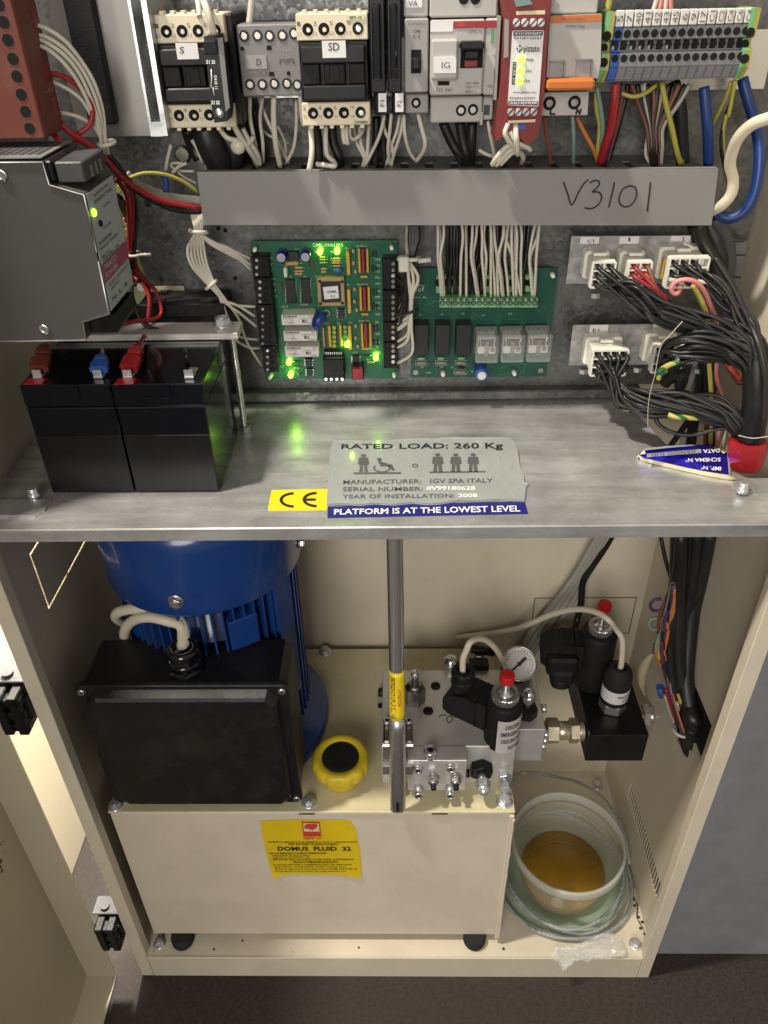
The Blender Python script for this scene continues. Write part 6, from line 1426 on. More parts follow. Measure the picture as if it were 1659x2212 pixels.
bundle('right_earth_wires', 'two thin green and yellow wires hanging from the right end of the terminal strip', 'wires', [('yellow_green', [(1440, 490, .14), (1400, 600, .145), (1350, 700, .152), (1320, 760, .16)], .0013), ('yellow_green', [(1460, 480, .138), (1440, 600, .14), (1420, 700, .142)], .0013), ('wire_black', [(1430, 620, .143), (1385, 780, .146), (1380, 900, .146), (1410, 1050, .148), (1440, 1180, .152)], .0012), ('yellow_green', [(1410, 690, .142), (1390, 790, .146), (1395, 930, .147), (1402, 1090, .15)], .0012)])
tag(wire([(1740, 690, .095), (1656, 712, .098), (1560, 750, .104), (1480, 830, .112), (1440, 930, .120), (1432, 1000, .124), (1450, 1080, .126), (1440, 1160, .127), (1390, 1225, .130), (1325, 1265, .140), (1280, 1280, .150)], .0036, 'wire_cream', name='cream_cable', n=14), 'thick cream cable in an S bend at the right end of the duct', 'cable')
tag(MB().pb(1060, 530, 1400, 1000, .184, .002).build('foil_sheet', 'galv'), 'rumpled grey metal sheet behind the blue cables', 'sheet')
# top of frame wires
bundle('upper_relay_wires', 'white wires rising from the grey relay D to the top', 'wires', [('wire_white', [(-10+26*k, 130, .140), (-30+20*k, 40, .14), (-60+22*k, -80, .14)], .0016) for k in range(5)])
Z('A'); tag(wire([(1345, 130, .14), (1355, 50, .14), (1365, -60, .14)], .0020, 'wire_white', name='white_wire', n=8), 'single white wire rising from the left end of relay D', 'wire')
Z('C'); bundle('upper_terminal_wires', 'white and pink wires rising above the terminal strip', 'wires', [(('wire_white', 'wire_pink')[k % 2], [(970+36*k, 62, .14), (985+30*k, 20, .14), (1000+26*k, -60, .14)], .0015) for k in range(4)]+[('yellow_green', [(695, 60, .135), (705, 20, .135), (715, -50, .135)], .002)])
Z('A')
bundle('contactor_s_wires', 'white and black wires gathered below contactor S', 'wires', [
    ('wire_white', [(1190, 700, .135), (1230, 745, .133), (1290, 760, .134), (1340, 775, .136), (1370, 740, .14)], .0018), ('wire_white', [(1245, 600, .125), (1270, 690, .128), (1320, 770, .134), (1360, 830, .14), (1400, 890, .15)], .0019), ('wire_white', [(1310, 695, .135), (1350, 770, .138), (1390, 830, .143), (1405, 890, .15)], .0017),
    ('wire_white', [(1020, 735, .15), (1060, 790, .15), (1085, 850, .15), (1095, 880, .155)], .0015), ('wire_white', [(1340, 790, .14), (1390, 900, .15)], .0014), ('wire_black', [(1110, 690, .14), (1140, 780, .14), (1180, 860, .145), (1190, 920, .155)], .0100), ('wire_black', [(1200, 700, .145), (1260, 800, .145), (1270, 860, .147), (1220, 920, .155)], .0060), ('wire_black', [(1010, 690, .15), (1040, 780, .155), (1080, 860, .155)], .0050),
    ('wire_white', [(925, 780, .155), (905, 860, .155), (895, 920, .155)], .0013), ('wire_white', [(930, 935, .155), (965, 900, .155), (1010, 880, .155)], .0013), ('wire_white', [(960, 930, .158), (1000, 960, .158), (1060, 990, .158)], .0010), ('wire_white', [(990, 880, .16), (920, 885, .16), (960, 920, .16), (1050, 925, .16)], .0010)])
m = MB(); m.ball(P(1285, 790, Y=.134), .0052, 9, (1, .7, 1)); tag(m.build('tie_knot', 'tie'), 'pale cable tie head knotting the wires under contactor S', 'cable tie')
bundle('relay_d_wires', 'white wires hanging under the grey relay D', 'wires', [
    ('wire_white', [(1350, 522, .145), (1352, 640, .145), (1375, 760, .145), (1400, 890, .152)], .0014), ('wire_white', [(1480, 522, .14), (1478, 640, .14), (1490, 780, .142), (1515, 900, .15)], .0020), ('wire_white', [(1420, 522, .15), (1405, 640, .15), (1420, 780, .15), (1420, 880, .155)], .0013),
    ('wire_white', [(1400, 530, .155), (1440, 640, .155), (1500, 760, .155), (1560, 880, .158)], .0013), ('wire_white', [(1600, 540, .15), (1600, 680, .15), (1585, 800, .152), (1545, 880, .156)], .0012), ('wire_white', [(1610, 330, .135), (1618, 480, .135), (1628, 620, .137), (1640, 680, .14)], .0014), ('wire_white', [(1500, 680, .158), (1540, 770, .158), (1540, 860, .158)], .0012), ('wire_black', [(1330, 560, .165), (1360, 700, .165), (1380, 880, .165)], .0040), ('wire_white', [(1400, 680, .158), (1450, 730, .16), (1560, 775, .16)], .0010)])
Z('D')
# ================================================================== MAIN CIRCUIT BOARD
Z('E')
YC = .1795
pc = T('control_board', 'green control circuit board with lit green lights left of centre', 'circuit board', P(780, 1360, Y=YC))
MB().pp([(160, 222), (1385, 212), (1392, 1358), (300, 1362)], YC, .0016).build('board', 'pcb', pc)
def comp(x0, y0, x1, y1, h, m, nm='component', bev=.0003, par=None):
    return MB().pb(x0, y0, x1, y1, YC-h, h-.0001, bev).build(nm, m, par or pc)
for (x0, y0, x1, y1, n) in ((178, 342, 318, 516, 3), (205, 522, 345, 742, 4), (228, 748, 372, 1090, 6), (268, 1096, 392, 1305, 4)):
    b = comp(x0, y0, x1, y1, .011, 'black', 'screw_terminal', .0006)
    for k in range(n):
        y = y0+(y1-y0)*(k+.6)/n; lit = y0 in (342, 522) or k == 0
        c = P(x0+40, y, Y=YC-.0112); MB().lathe(c, (0, -1, 0), [(.0014, 0), (.0011, .0003)], 10).build('screw', 'steel' if lit else 'steel_dark', b)  # lit screws get brighter metal: the light is in the colour
        c = P(x1-45, y-8, Y=YC-.0111); MB().lathe(c, (0, -1, 0), [(.0019, 0), (.0019, .0002)], 10).build('pit', 'dark_void', b)
for (x0, y0, x1, y1, ys_) in ((1262, 358, 1382, 618, (405, 455, 505, 550, 595)), (1266, 626, 1388, 884, (680, 725, 775, 820, 860)), (1268, 890, 1390, 1052, (930, 975, 1022)), (1272, 1058, 1394, 1274, (1090, 1130, 1176, 1220))):
    b = comp(x0, y0, x1, y1, .011, 'black', 'screw_terminal', .0006)
    for y in ys_:
        lit = y in (1022, 1176, 1220, 505); c = P(1352, y, Y=YC-.0112); MB().lathe(c, (0, -1, 0), [(.0017, 0), (.0013, .0003)], 10).build('screw', 'zinc' if lit else 'steel_dark', b)  # bright metal on lit screws, dark on the shaded ones
# relays
for (x0, y0, x1, y1) in ((424, 832, 698, 916), (442, 966, 716, 1048), (455, 1096, 733, 1180)):
    b = comp(x0, y0, x1, y1, .0150, 'white_plastic', 'relay', .0005); Yr = YC-.0152
    txt([('SCHRACK', yq(x0+12, y0+4, x0+135, y0+18, Yr)), ('RU', yq(x0+172, y0+38, x0+212, y0+64, Yr))], 'print_black', b, .05)
    txt([('0025', yq(x0+228, y0+2, x0+258, y0+14, Yr)), ('V23061-B1007', yq(x0+146, y0+22, x0+262, y0+34, Yr)), ('12VDC', yq(x0+14, y0+22, x0+105, y0+34, Yr)), ('Siemens', yq(x0+215, y0+58, x0+262, y0+74, Yr)), ('8A 250', yq(x0+30, y0+52, x0+60, y0+62, Yr))], 'print_grey', b)
    m = MB(); m.tube([P(x, y, Y=Yr) for x, y in ((x0+65, y0+66), (x0+84, y0+46), (x0+106, y0+66), (x0+65, y0+66))], .00022, 4, 1); m.build('approval_mark', 'print_grey', b)
# chips
def dip(x0, y0, x1, y1, n, h=.0035):
    b = comp(x0, y0, x1, y1, h, 'chip', 'chip', .0003); m = MB()
    for k in range(n):
        y = y0+(y1-y0)*(k+.5)/n
        for x in (x0-4, x1+4): m.pb(x-5, y-4, x+5, y+4, YC-h*.5, h*.5)
    m.build('pins', 'steel', b, kind='stuff')
dip(462, 540, 540, 735, 10); dip(588, 532, 662, 735, 10); dip(892, 784, 948, 852, 4); dip(622, 1196, 678, 1256, 3); dip(632, 1278, 682, 1338, 3); dip(1014, 1172, 1072, 1226, 4)
# processor socket
b = comp(722, 518, 948, 758, .0062, 'tan', 'processor_socket', .0006); Yr = YC-.0064
m = MB(); m.pb(752, 552, 918, 726, Yr-.0002, .0006); c2 = m.build('processor', 'chip', b)
tg = MB().pp([(768, 600), (892, 588), (903, 690), (782, 702)], Yr-.0006, .0003).build('name_tag', 'white_label', b); txt([('DML', quadfn(P(808, 650, Y=Yr-.0008), P(888, 645, Y=Yr-.0008), P(886, 625, Y=Yr-.0008), P(806, 630, Y=Yr-.0008))), ('11', quadfn(P(838, 686, Y=Yr-.0008), P(866, 684, Y=Yr-.0008), P(864, 664, Y=Yr-.0008), P(836, 666, Y=Yr-.0008)))], 'print_black', tg, .02)
m = MB()
for k in range(15):
    t = 765+k*10; m.pb(t-2.5, 526, t+2.5, 544, Yr-.0002, .0004); m.pb(t-2.5, 732, t+2.5, 750, Yr-.0002, .0004)
    t = 565+k*10.5; m.pb(730, t-2.5, 746, t+2.5, Yr-.0002, .0004); m.pb(925, t-2.5, 941, t+2.5, Yr-.0002, .0004)
m.build('contacts', 'gold', b, kind='stuff')
for (x, y) in ((742, 552), (928, 556), (748, 738), (932, 734)): MB().ph(x, y, Yr-.0003, .0011, .0004).build('key_hole', 'dark_void', b)
def can(x, y, r, h, body, top='steel'):
    c = P(x, y, Y=YC-h); m = MB(); m.lathe((c.x, YC-.0002, c.z), (0, -1, 0), [(r*.95, 0), (r, .0006), (r, h-.001), (r*.9, h-.0002)], 22); o_ = m.build('capacitor', body, pc); m = MB(); m.lathe((c.x, YC-h+.0001, c.z), (0, -1, 0), [(r*.82, 0), (r*.8, .0003)], 18); m.build('can_top', top, o_)
can(420, 355, .0040, .0125, 'foil_blue'); can(622, 350, .0040, .0125, 'foil_blue')
for (x, y) in ((415, 290),): pass
comp(480, 305, 565, 372, .004, 'chip'); comp(442, 442, 468, 520, .008, 'white_plastic', 'component', .0004)
def resistor(xa, ya, xb, yb, r=.0011, m='resistor'):
    a = P(xa, ya, Y=YC-.0015); b_ = P(xb, yb, Y=YC-.0015); d_ = (b_-a); L_ = d_.length
    q = MB().lathe(a+d_*.2, d_, [(r*.6, 0), (r, L_*.06), (r, L_*.15), (r*.85, L_*.2), (r*.85, L_*.4), (r, L_*.45), (r, L_*.54), (r*.6, L_*.6)], 8).build('resistor', m, pc); MB().tube([a+Vector((0, .0012, 0)), a, b_, b_+Vector((0, .0012, 0))], .00025, 4, 1).build('lead', 'steel', q)
resistor(420, 402, 600, 400, .0020)
for y in (437, 467, 490): resistor(512, y, 618, y)
for y in (362, 380, 398, 424): resistor(832, y, 935, y, .0009)
for y in (352, 372, 396): resistor(722, y, 808, y-4, .0008, 'led_off')
for y in (448, 472): resistor(738, y, 812, y)
for (x, y) in ((1110, 503), (1118, 815), (1120, 1100)): resistor(x-50, y+10, x+50, y+8, .0011, 'sip_yellow')
resistor(560, 742, 670, 742, .0009, 'tan'); resistor(515, 1270, 590, 1270, .001, 'tan'); resistor(515, 1218, 600, 1218, .0007, 'chip'); resistor(560, 1320, 605, 1320, .0007, 'chip'); resistor(1118, 1225, 1200, 1222, .001, 'tan'); resistor(1090, 1168, 1180, 1166, .0007, 'chip')
for (x, y) in ((652, 395), (690, 430), (428, 600)): MB().pb(x-5, y-38, x+5, y+30, YC-.002, .0019).build('diode', 'red_body' if x != 652 else 'chip', pc)
m = MB(); m.ball(P(885, 462, Y=YC-.003), .0035, 12, (1.25, .5, .6)); m.build('blue_capacitor', 'blue_plastic', pc)
m = MB(); c = P(745, 860, Y=YC-.013); m.tube([P(765, 800, Y=YC-.012), P(748, 850, Y=YC-.014), P(722, 900, Y=YC-.0155), P(712, 945, Y=YC-.0165)], .0040, 12, 6, lambda t: .0012+.0040*math.sin(PI*(.12+.8*t))); o_ = m.build('varistor', 'wire_blue', pc)
m = MB(); m.torus(P(712, 940, Y=YC-.0210), (0, 1, .2), .0014, .0005, 14, 5); m.build('varistor_ring', 'blue_plastic', o_)
m = MB(); m.torus(P(798, 815, Y=YC-.002), (0, 1, 0), .0024, .0004, 14, 5); m.build('ring_outline', 'silk', pc)
# resistor networks
for g_, (dx, dy) in enumerate(((0, 0), (12, 318), (24, 622))):
    comp(966+dx*.6, 302+dy, 992+dx*.6, 500+dy, .005, 'sip_yellow', 'resistor_network'); comp(1062+dx, 282+dy, 1080+dx, 480+dy, .005, 'sip_yellow', 'resistor_network'); comp(1130+dx, 282+dy, 1148+dx, 480+dy, .005, 'sip_yellow', 'resistor_network'); comp(1090+dx, 284+dy, 1114+dx, 482+dy, .0062, 'sip_red', 'resistor_network')
    for (x, y) in ((1178, 330), (1205, 330), (1180, 450), (1207, 450)): comp(x+dx*.6-7, y+dy-30, x+dx*.6+7, y+dy+20, .0022, 'chip', 'diode', .0002)
    for (x, y) in ((1022, 300), (1022, 400), (1040, 470)): 
        m = MB(); m.ball(P(x+dx*.8, y+dy, Y=YC-.002), .0018, 8, (.8, .6, 1)); m.build('small_capacitor', 'orange' if False else 'resistor', pc)
comp(815, 925, 836, 1098, .005, 'sip_yellow', 'resistor_network'); comp(906, 915, 926, 1096, .005, 'sip_yellow', 'resistor_network'); comp(768, 935, 782, 1095, .004, 'resistor', 'resistor_network')
for k in range(5):
    m = MB(); m.ball(P(862, 935+k*38, Y=YC-.004), .0019, 10); m.build('indicator', 'led_off', pc)
for k in range(4):
    m = MB(); m.ball(P(952+k*1.5, 930+k*37, Y=YC-.004), .0018, 10); m.build('indicator', 'green_plastic', pc)
for i, (x, y) in enumerate(((743, 310), (885, 306), (967, 1080), (485, 1230), (500, 1335), (1208, 1190))):
    c = P(x, y, Y=YC-.006); m = MB(); m.cyl((c.x, YC-.0002, c.z), (c.x, YC-.005, c.z), .0019, 14); m.ball((c.x, YC-.0055, c.z), .0021, 14); m.build('indicator_light', 'led', pc, kind='stuff')
# plug at the bottom and push button
comp(778, 1132, 932, 1168, .006, 'chip', 'connector'); b = comp(772, 1196, 945, 1385, .0125, 'black', 'connector', .0008)
m = MB()
for k in range(8): m.pb(790+k*18, 1142, 799+k*18, 1162, YC-.0064, .0006)
m.build('pins', 'steel', pc, kind='stuff')
for k in range(4):
    c = P(794+45*k, 1364, Y=YC-.0127); MB().lathe(c, (0, -1, 0), [(.0017, 0), (.0014, .0003)], 10).build('screw', 'zinc', b); c = P(792+45*k, 1308, Y=YC-.0126); MB().torus(c, (0, 1, 0), .0015, .0003, 12, 4).build('pit', 'dark_grey', b)
b = comp(1008, 1250, 1106, 1368, .009, 'black', 'push_button'); MB().pb(1012, 1276, 1100, 1366, YC-.0135, .0044, .0005).build('button_cap', 'red_tape', b)
for (x, y) in ((206, 282), (1340, 268), (332, 1342), (1360, 1326)):
    c = P(x, y, Y=YC-.004); m = MB(); m.cyl((c.x, YC-.0002, c.z), (c.x, YC-.008, c.z), .0022, 12, .0012); m.build('standoff', 'nylon', pc)
Ys = YC-.0003
SL = [('DML 09A1395', 685, 235, 935, 262)]+[(t, 1206, y-9, 1206+13*len(t), y+9) for t, y in (('PC4', 370), ('PC3', 420), ('PC2', 470), ('PC1', 520), ('GND', 570), ('PP4', 632), ('PP3', 682), ('PP2', 733), ('PP1', 775), ('GND', 825), ('RD', 890), ('ZP', 938), ('GND', 988), ('OVL', 1052), ('TH', 1092), ('GND', 1142), ('RPS', 1208))]
SL += [('V24', 318, 348, 350, 366), ('GND', 318, 398, 350, 416), ('OUT', 322, 448, 356, 466), ('R1', 958, 270, 975, 284), ('R2 R3 R4', 1048, 252, 1130, 264), ('R6 R7 R8', 1058, 570, 1140, 582), ('R10R11R12', 1068, 874, 1160, 886), ('R5', 970, 574, 990, 588), ('R9', 986, 886, 1006, 900), ('L10', 1182, 1140, 1210, 1154), ('OPT8', 1018, 1134, 1055, 1148), ('R14', 790, 895, 820, 907), ('R16', 886, 895, 916, 907), ('U1', 540, 276, 565, 288), ('U4', 488, 503, 512, 516), ('U5', 605, 503, 632, 516), ('U8', 700, 503, 726, 516), ('L1', 705, 296, 722, 312), ('L2', 830, 296, 848, 312), ('RL2', 428, 752, 478, 768), ('RLT', 412, 1248, 452, 1266), ('R17', 1135, 1196, 1165, 1208)]
for k, t in enumerate(('P4', 'P3', 'P2', 'P1')): SL.append((t, 342+k*5, 520+k*48, 368+k*5, 540+k*48))
txt([(t, yq(x0, y0, x1, y1, Ys)) for t, x0, y0, x1, y1 in SL], 'silk', pc, .0)
tr = MB(); rt = random.Random(11)
for k in range(46):
    x, y = rt.uniform(380, 1240), rt.uniform(260, 1340); pts = [(x, y)]
    for j in range(3):
        if rt.random() < .5: y += rt.uniform(-130, 130)
        else: x += rt.uniform(-110, 110)
        x = min(max(x, 380), 1240); y = min(max(y, 250), 1345); pts.append((x, y))
    tr.tube([P(a_, b_, Y=YC-.00002) for a_, b_ in pts], .00022, 4, 1)
tr.tube([P(a_, b_, Y=YC-.00002) for a_, b_ in ((512, 300), (512, 226), (1100, 218), (1100, 240))], .0002, 4, 1)
tr.build('copper_traces', 'trace', pc, kind='stuff')

# ================================================================== RELAY BOARD
Z('F')
rbd = T('relay_board', 'dark green relay circuit board with three clear relays', 'circuit board', P(700, 1460, Y=YC))
MB().pp([(118, 480), (1432, 476), (1318, 1450), (105, 1464)], YC, .0016).build('board', 'pcb_dark', rbd)
def comp2(x0, y0, x1, y1, h, m, nm='component', bev=.0003): return MB().pb(x0, y0, x1, y1, YC-h, h-.0001, bev).build(nm, m, rbd)
b = comp2(332, 545, 1225, 700, .006, 'green_plastic', 'rear_terminal_row', .0005)
for k in range(16):
    MB().ph(352+55*k, 610, YC-.0063, .0030, .0004, 14).build('wire_hole', 'black', b)
for (xa, xb) in ((362, 470), (476, 636), (640, 801), (805, 911), (917, 1078), (1082, 1246)):
    b = comp2(xa, 748, xb, 834, .0125, 'green_plastic', 'terminal_block', .0004)
    n = round((xb-xa)/54)
    for k in range(n):
        x = xa+(xb-xa)*(k+.5)/n; c = P(x, 792, Y=YC-.0126); m = MB(); m.lathe(c, (0, -1, 0), [(.0022, 0), (.0022, .0002)], 14); q = m.build('screw_well', 'pcb_dark', b); MB().lathe(c-Vector((0, .0003, 0)), (0, -1, 0), [(.0017, 0), (.0014, .0003)], 10).build('screw', 'steel_dark', q)
        MB().pb(x-17, 752, x+17, 764, YC-.0126, .0002).build('entry', 'dark_void', b)
for (xa, xb) in ((131, 264), (321, 456), (509, 645)): 
    b = comp2(xa, 990, xb, 1268, .0125, 'chip', 'black_relay', .0006)
for (xa, ya, xb, yb) in ((690, 1090, 898, 1338), (920, 1086, 1132, 1334), (1152, 1080, 1372, 1330)):
    H = .026
    a, b_, c_, d_ = R4(xa, ya, xb, yb, YC-H)
    MB().box((a+.0012, YC-.004, c_+.001), (b_-.0012, YC-.0003, d_-.001)).build('relay_base', 'black', rbd)
    m = MB(); m.box((a+.002, YC-H+.005, c_+.006), (b_-.002, YC-.005, d_-.004), .0006); ri = m.build('relay_core', 'white_plastic', rbd)
    xm = (a+b_)/2; m = MB(); m.box((xm-.0016, YC-H+.0035, c_+.005), (xm+.0016, YC-H+.0049, d_-.006), .0003); m.build('spring_blade', 'steel_dark', ri)
    m = MB(); m.torus((xm, YC-H+.0030, (c_+d_)/2), (0, 1, 0), .0018, .0003, 14, 5); m.build('rivet', 'steel', ri)
    for sx in (-1, 1):
        m = MB(); m.tube([(xm+sx*.0060, YC-H+.0042, d_-.004), (xm+sx*.0050, YC-H+.0036, d_-.008), (xm+sx*.0062, YC-H+.0040, d_-.0115)], .0005, 5, 4); m.build('contact_spring', 'chrome', ri)
    m = MB(); m.box((a+.0022, YC-H+.0046, d_-.0105), (b_-.0022, YC-H+.0051, d_-.0045)); m.build('relay_head', 'dark_grey', ri)
    m = MB(); m.box((xm+.003, YC-H+.0042, c_+.008), (xm+.0062, YC-H+.0048, c_+.0125)); m.build('armature', 'steel_dark', ri)
    m = MB(); m.box((a, YC-H, c_), (b_, YC-.0045, d_), .0012); m.build('relay_cover', 'clear', rbd)
    txt([('FINDER', quadfn(Vector((a+.003, YC-H+.004, d_+.0002)), Vector((b_-.003, YC-H+.004, d_+.0002)), Vector((b_-.003, YC-H+.0075, d_+.0002)), Vector((a+.003, YC-H+.0075, d_+.0002)))), ('55.32', quadfn(Vector((a+.003, YC-H+.010, d_+.0002)), Vector((b_-.003, YC-H+.010, d_+.0002)), Vector((b_-.003, YC-H+.0125, d_+.0002)), Vector((a+.003, YC-H+.0125, d_+.0002))))], 'white_label', rbd)
c = P(742, 1446, Y=YC-.020); m = MB(); m.lathe((c.x, YC-.0005, c.z), (0, -1, 0), [(.0048, 0), (.0050, .001), (.0050, .004), (.0045, .0048), (.0050, .0056), (.0050, .019), (.0045, .0195)], 24); o_ = m.build('capacitor', 'blue_plastic', rbd); MB().lathe((c.x, YC-.0202, c.z), (0, -1, 0), [(.0034, 0), (.0034, .0004)], 20).build('can_top', 'white_plastic', o_)
for (xa, xb, y, mt) in ((120, 275, 1333, 'tan'), (300, 455, 1331, 'tan'), (476, 632, 1330, 'tan'), (462, 635, 1415, 'tan'), (140, 255, 1292, 'green_plastic'), (318, 430, 1290, 'green_plastic'), (502, 615, 1290, 'green_plastic'), (502, 605, 1376, 'chip')):
    a = P(xa, y, Y=YC-.0016); b_ = P(xb, y, Y=YC-.0016); L_ = (b_-a).length; m = MB(); m.lathe(a+(b_-a)*.24, b_-a, [(.0009, 0), (.0012, .0004), (.0012, L_*.5), (.0009, L_*.52)], 8); q = m.build('diode', mt, rbd); MB().tube([a+Vector((0, .001, 0)), a, b_, b_+Vector((0, .001, 0))], .0003, 4, 1).build('lead', 'steel', q)
    if mt == 'tan' :
        w_ = (xb-xa); m = MB(); m.tube([P(x, yy, Y=YC-.0001) for x, yy in ((xa+w_*.17, y-20), (xb-w_*.17, y-20), (xb-w_*.17, y+20), (xa+w_*.17, y+20), (xa+w_*.17, y-20))], .0002, 4, 1); m.build('outline', 'silk', rbd)
for (x, y) in ((165, 560), (1378, 538), (392, 1425), (1032, 1417)):
    c = P(x, y, Y=YC-.004); MB().cyl((c.x, YC-.0002, c.z), (c.x, YC-.008, c.z), .0024, 12, .0014).build('standoff', 'nylon', rbd)
for (x, y) in ((148, 1418), (1272, 1400)): MB().ph(x, y, YC-.0004, .0022, .0003).build('mounting_hole', 'steel_dark', rbd)
txt([('IGV', yq(155, 625, 225, 690, Ys)), ('1/008', yq(236, 1412, 282, 1426, Ys)), ('R1', yq(195, 1362, 216, 1376, Ys)), ('R2', yq(374, 1362, 396, 1376, Ys)), ('D7', yq(466, 1364, 488, 1378, Ys)), ('+', yq(645, 1400, 662, 1416, Ys)), ('K1', yq(180, 890, 200, 904, Ys)), ('K2', yq(375, 885, 398, 899, Ys)), ('K3', yq(562, 880, 585, 894, Ys)), ('K4', yq(745, 896, 772, 908, Ys)), ('K5', yq(985, 882, 1015, 896, Ys)), ('V1.0', yq(130, 735, 240, 748, Ys))], 'silk', rbd)
tr = MB(); rt = random.Random(5)
for k in range(30):
    x, y = rt.uniform(140, 1340), rt.choice((rt.uniform(500, 900), rt.uniform(860, 960), rt.uniform(1340, 1440))); pts = [(x, y)]
    for j in range(3): x += rt.uniform(-90, 90); y += rt.choice((0, rt.uniform(-60, 60))); x = min(max(x, 130), 1310); y = min(max(y, 490), 1440); pts.append((x, y))
    tr.tube([P(a_, b_, Y=YC-.00002) for a_, b_ in pts], .00025, 4, 1)
tr.build('copper_traces', 'trace', rbd, kind='stuff')

# ---- wires down onto the relay board
ytp = YC-.006
W1 = [(345, 350, 375), (352, 378, 402), (400, 372, 390), (560, 556, 548), (600, 600, 603), (660, 640, 700), (700, 660, 712), (738, 742, 772), (770, 775, 770), (820, 818, 825), (812, 840, 862), (850, 870, 890), (965, 905, 936), (940, 890, 925), (985, 950, 982), (1015, 1012, 1028), (1045, 1050, 1052), (1040, 1025, 1030), (935, 1010, 1092), (1090, 1092, 1095), (1230, 1165, 1195), (1265, 1240, 1216), (1255, 1185, 1200)]
rt = random.Random(3)
L1 = []
for a_, b_, c_ in W1:
    y = .158+rt.uniform(-.006, .006); L1.append(('wire_white', [(a_, 60, y+.004), (a_*.6+b_*.4+rt.uniform(-14, 14), 200, y), (b_+rt.uniform(-9, 9), 380, y-.003), (b_*.4+c_*.6, 560, y), (c_, 728, .166)], .00112))
bundle('white_relay_wires', 'white wires falling from the duct into the green terminal blocks', 'wires', L1)
L2 = []
for a_, b_, c_ in ((438, 435, 440), (468, 470, 452), (500, 490, 500), (520, 520, 512), (700, 700, 620), (640, 680, 640), (740, 750, 680), (780, 770, 740), (880, 890, 960), (1130, 1110, 1112), (1170, 1140, 1112), (590, 590, 580), (905, 870, 845), (600, 640, 700)):
    y = .168+rt.uniform(-.004, .003); L2.append(('wire_black', [(a_, 60, y+.002), (a_*.5+b_*.5, 230, y), (b_, 380, y), (c_, 560, y), (c_, 700, .172)], .0017))
bundle('black_relay_wires', 'black wires behind the white ones above the green terminal blocks', 'wires', L2)
# ---- loom between the boards
Z('E')
rt = random.Random(9); LL = []
for k in range(11):
    x = 1478+8*k+rt.uniform(-4, 4); ye = 390+k*45; LL.append(('wire_black', [(x, 70, .165), (x+rt.uniform(-5, 5), 220, .163), (1500+rt.uniform(-20, 20), 360, .161), (1490+rt.uniform(-40, 40), 500+8*k, .160), (1450+rt.uniform(-20, 20), 560+22*k, .162), (1392, ye+130, .170)], .0019))
for k, ye in enumerate((905, 940, 955, 1050, 1100, 1230)):
    LL.append(('wire_white', [(1466, 70, .160), (1462, 210, .158), (1474, 360, .156), (1480+40*(k % 3), 520, .156), (1495+3*k, 680, .157), (1498-3*k+(20 if k == 5 else 0), 800+(k*26), .158), (1470+(40 if k == 5 else 0), ye-60 if k < 5 else 1140, .162), (1392, ye, .168)], .0013))
lm = bundle('board_loom', 'tied loom of black and white wires between the two green boards', 'wires', LL)
m = MB(); c = P(1492, 362, Y=.158); m.torus(c, (0, .2, 1), .0085, .0016, 22, 6); m.box(c+Vector((-.0085, -.013, -.006)), c+Vector((-.001, -.007, .005)), .0008); m.tube([c+Vector((.006, -.009, .001)), c+Vector((.015, -.010, .0022))], .0018, 6, 1); m.build('cable_tie', 'tie', lm, kind='stuff')
m = MB(); c = P(1475, 795, Y=.158); m.tube([c+Vector((-.010, -.004, -.003)), c+Vector((0, -.006, 0)), c+Vector((.008, -.004, .003))], .0011, 6, 3); m.build('black_tie', 'wire_black', lm)
# ---- loom on the left of the control board
Z('Q0')
L3 = []
for k, (ex, ey) in enumerate(((1500, 262), (1502, 300), (1504, 328))):
    L3.append(('wire_white', [(1180+6*k, -60, .150), (1188+5*k, 20, .148), (1195, 95, .148), (1260, 150+10*k, .150), (1370, 200+16*k, .155), (1440, 232+18*k, .16), (ex, ey, .167)], .0011))
for k, (pts) in enumerate(([(1340, 505), (1420, 540), (1530, 550)], [(1345, 510), (1430, 545), (1526, 606)], [(1340, 515), (1440, 590), (1536, 668)], [(1330, 520), (1400, 700), (1470, 738), (1550, 748)], [(1330, 525), (1390, 720), (1480, 790), (1560, 800)], [(1350, 505), (1430, 620), (1480, 760), (1570, 905)])):
    L3.append(('wire_white', [(1150+13*k, -60, .150), (1155+12*k, 20, .148), (1172+8*k, 100, .146+.001*(k%2)), (1128+19*k, 200, .150), (1148+19*k, 300, .150), (1222+11*k, 390, .149), (1258+7*k, 425, .148+.001*(k%2))]+[(x, y, .152+.007*i) for i, (x, y) in enumerate(pts)], .0011))
lm2 = bundle('white_loom', 'tied loom of white wires from the duct into the left side of the control board', 'wires', L3)
m = MB(); m.torus(P(1192, 98, Y=.148), (.1, .2, 1), .0058, .0016, 20, 6); m.build('cable_tie', 'tie', lm2); m = MB(); c = P(1268, 418, Y=.150); m.torus(c, (-.6, .1, .8), .0048, .0014, 18, 6); m.build('cable_tie', 'tie', lm2)

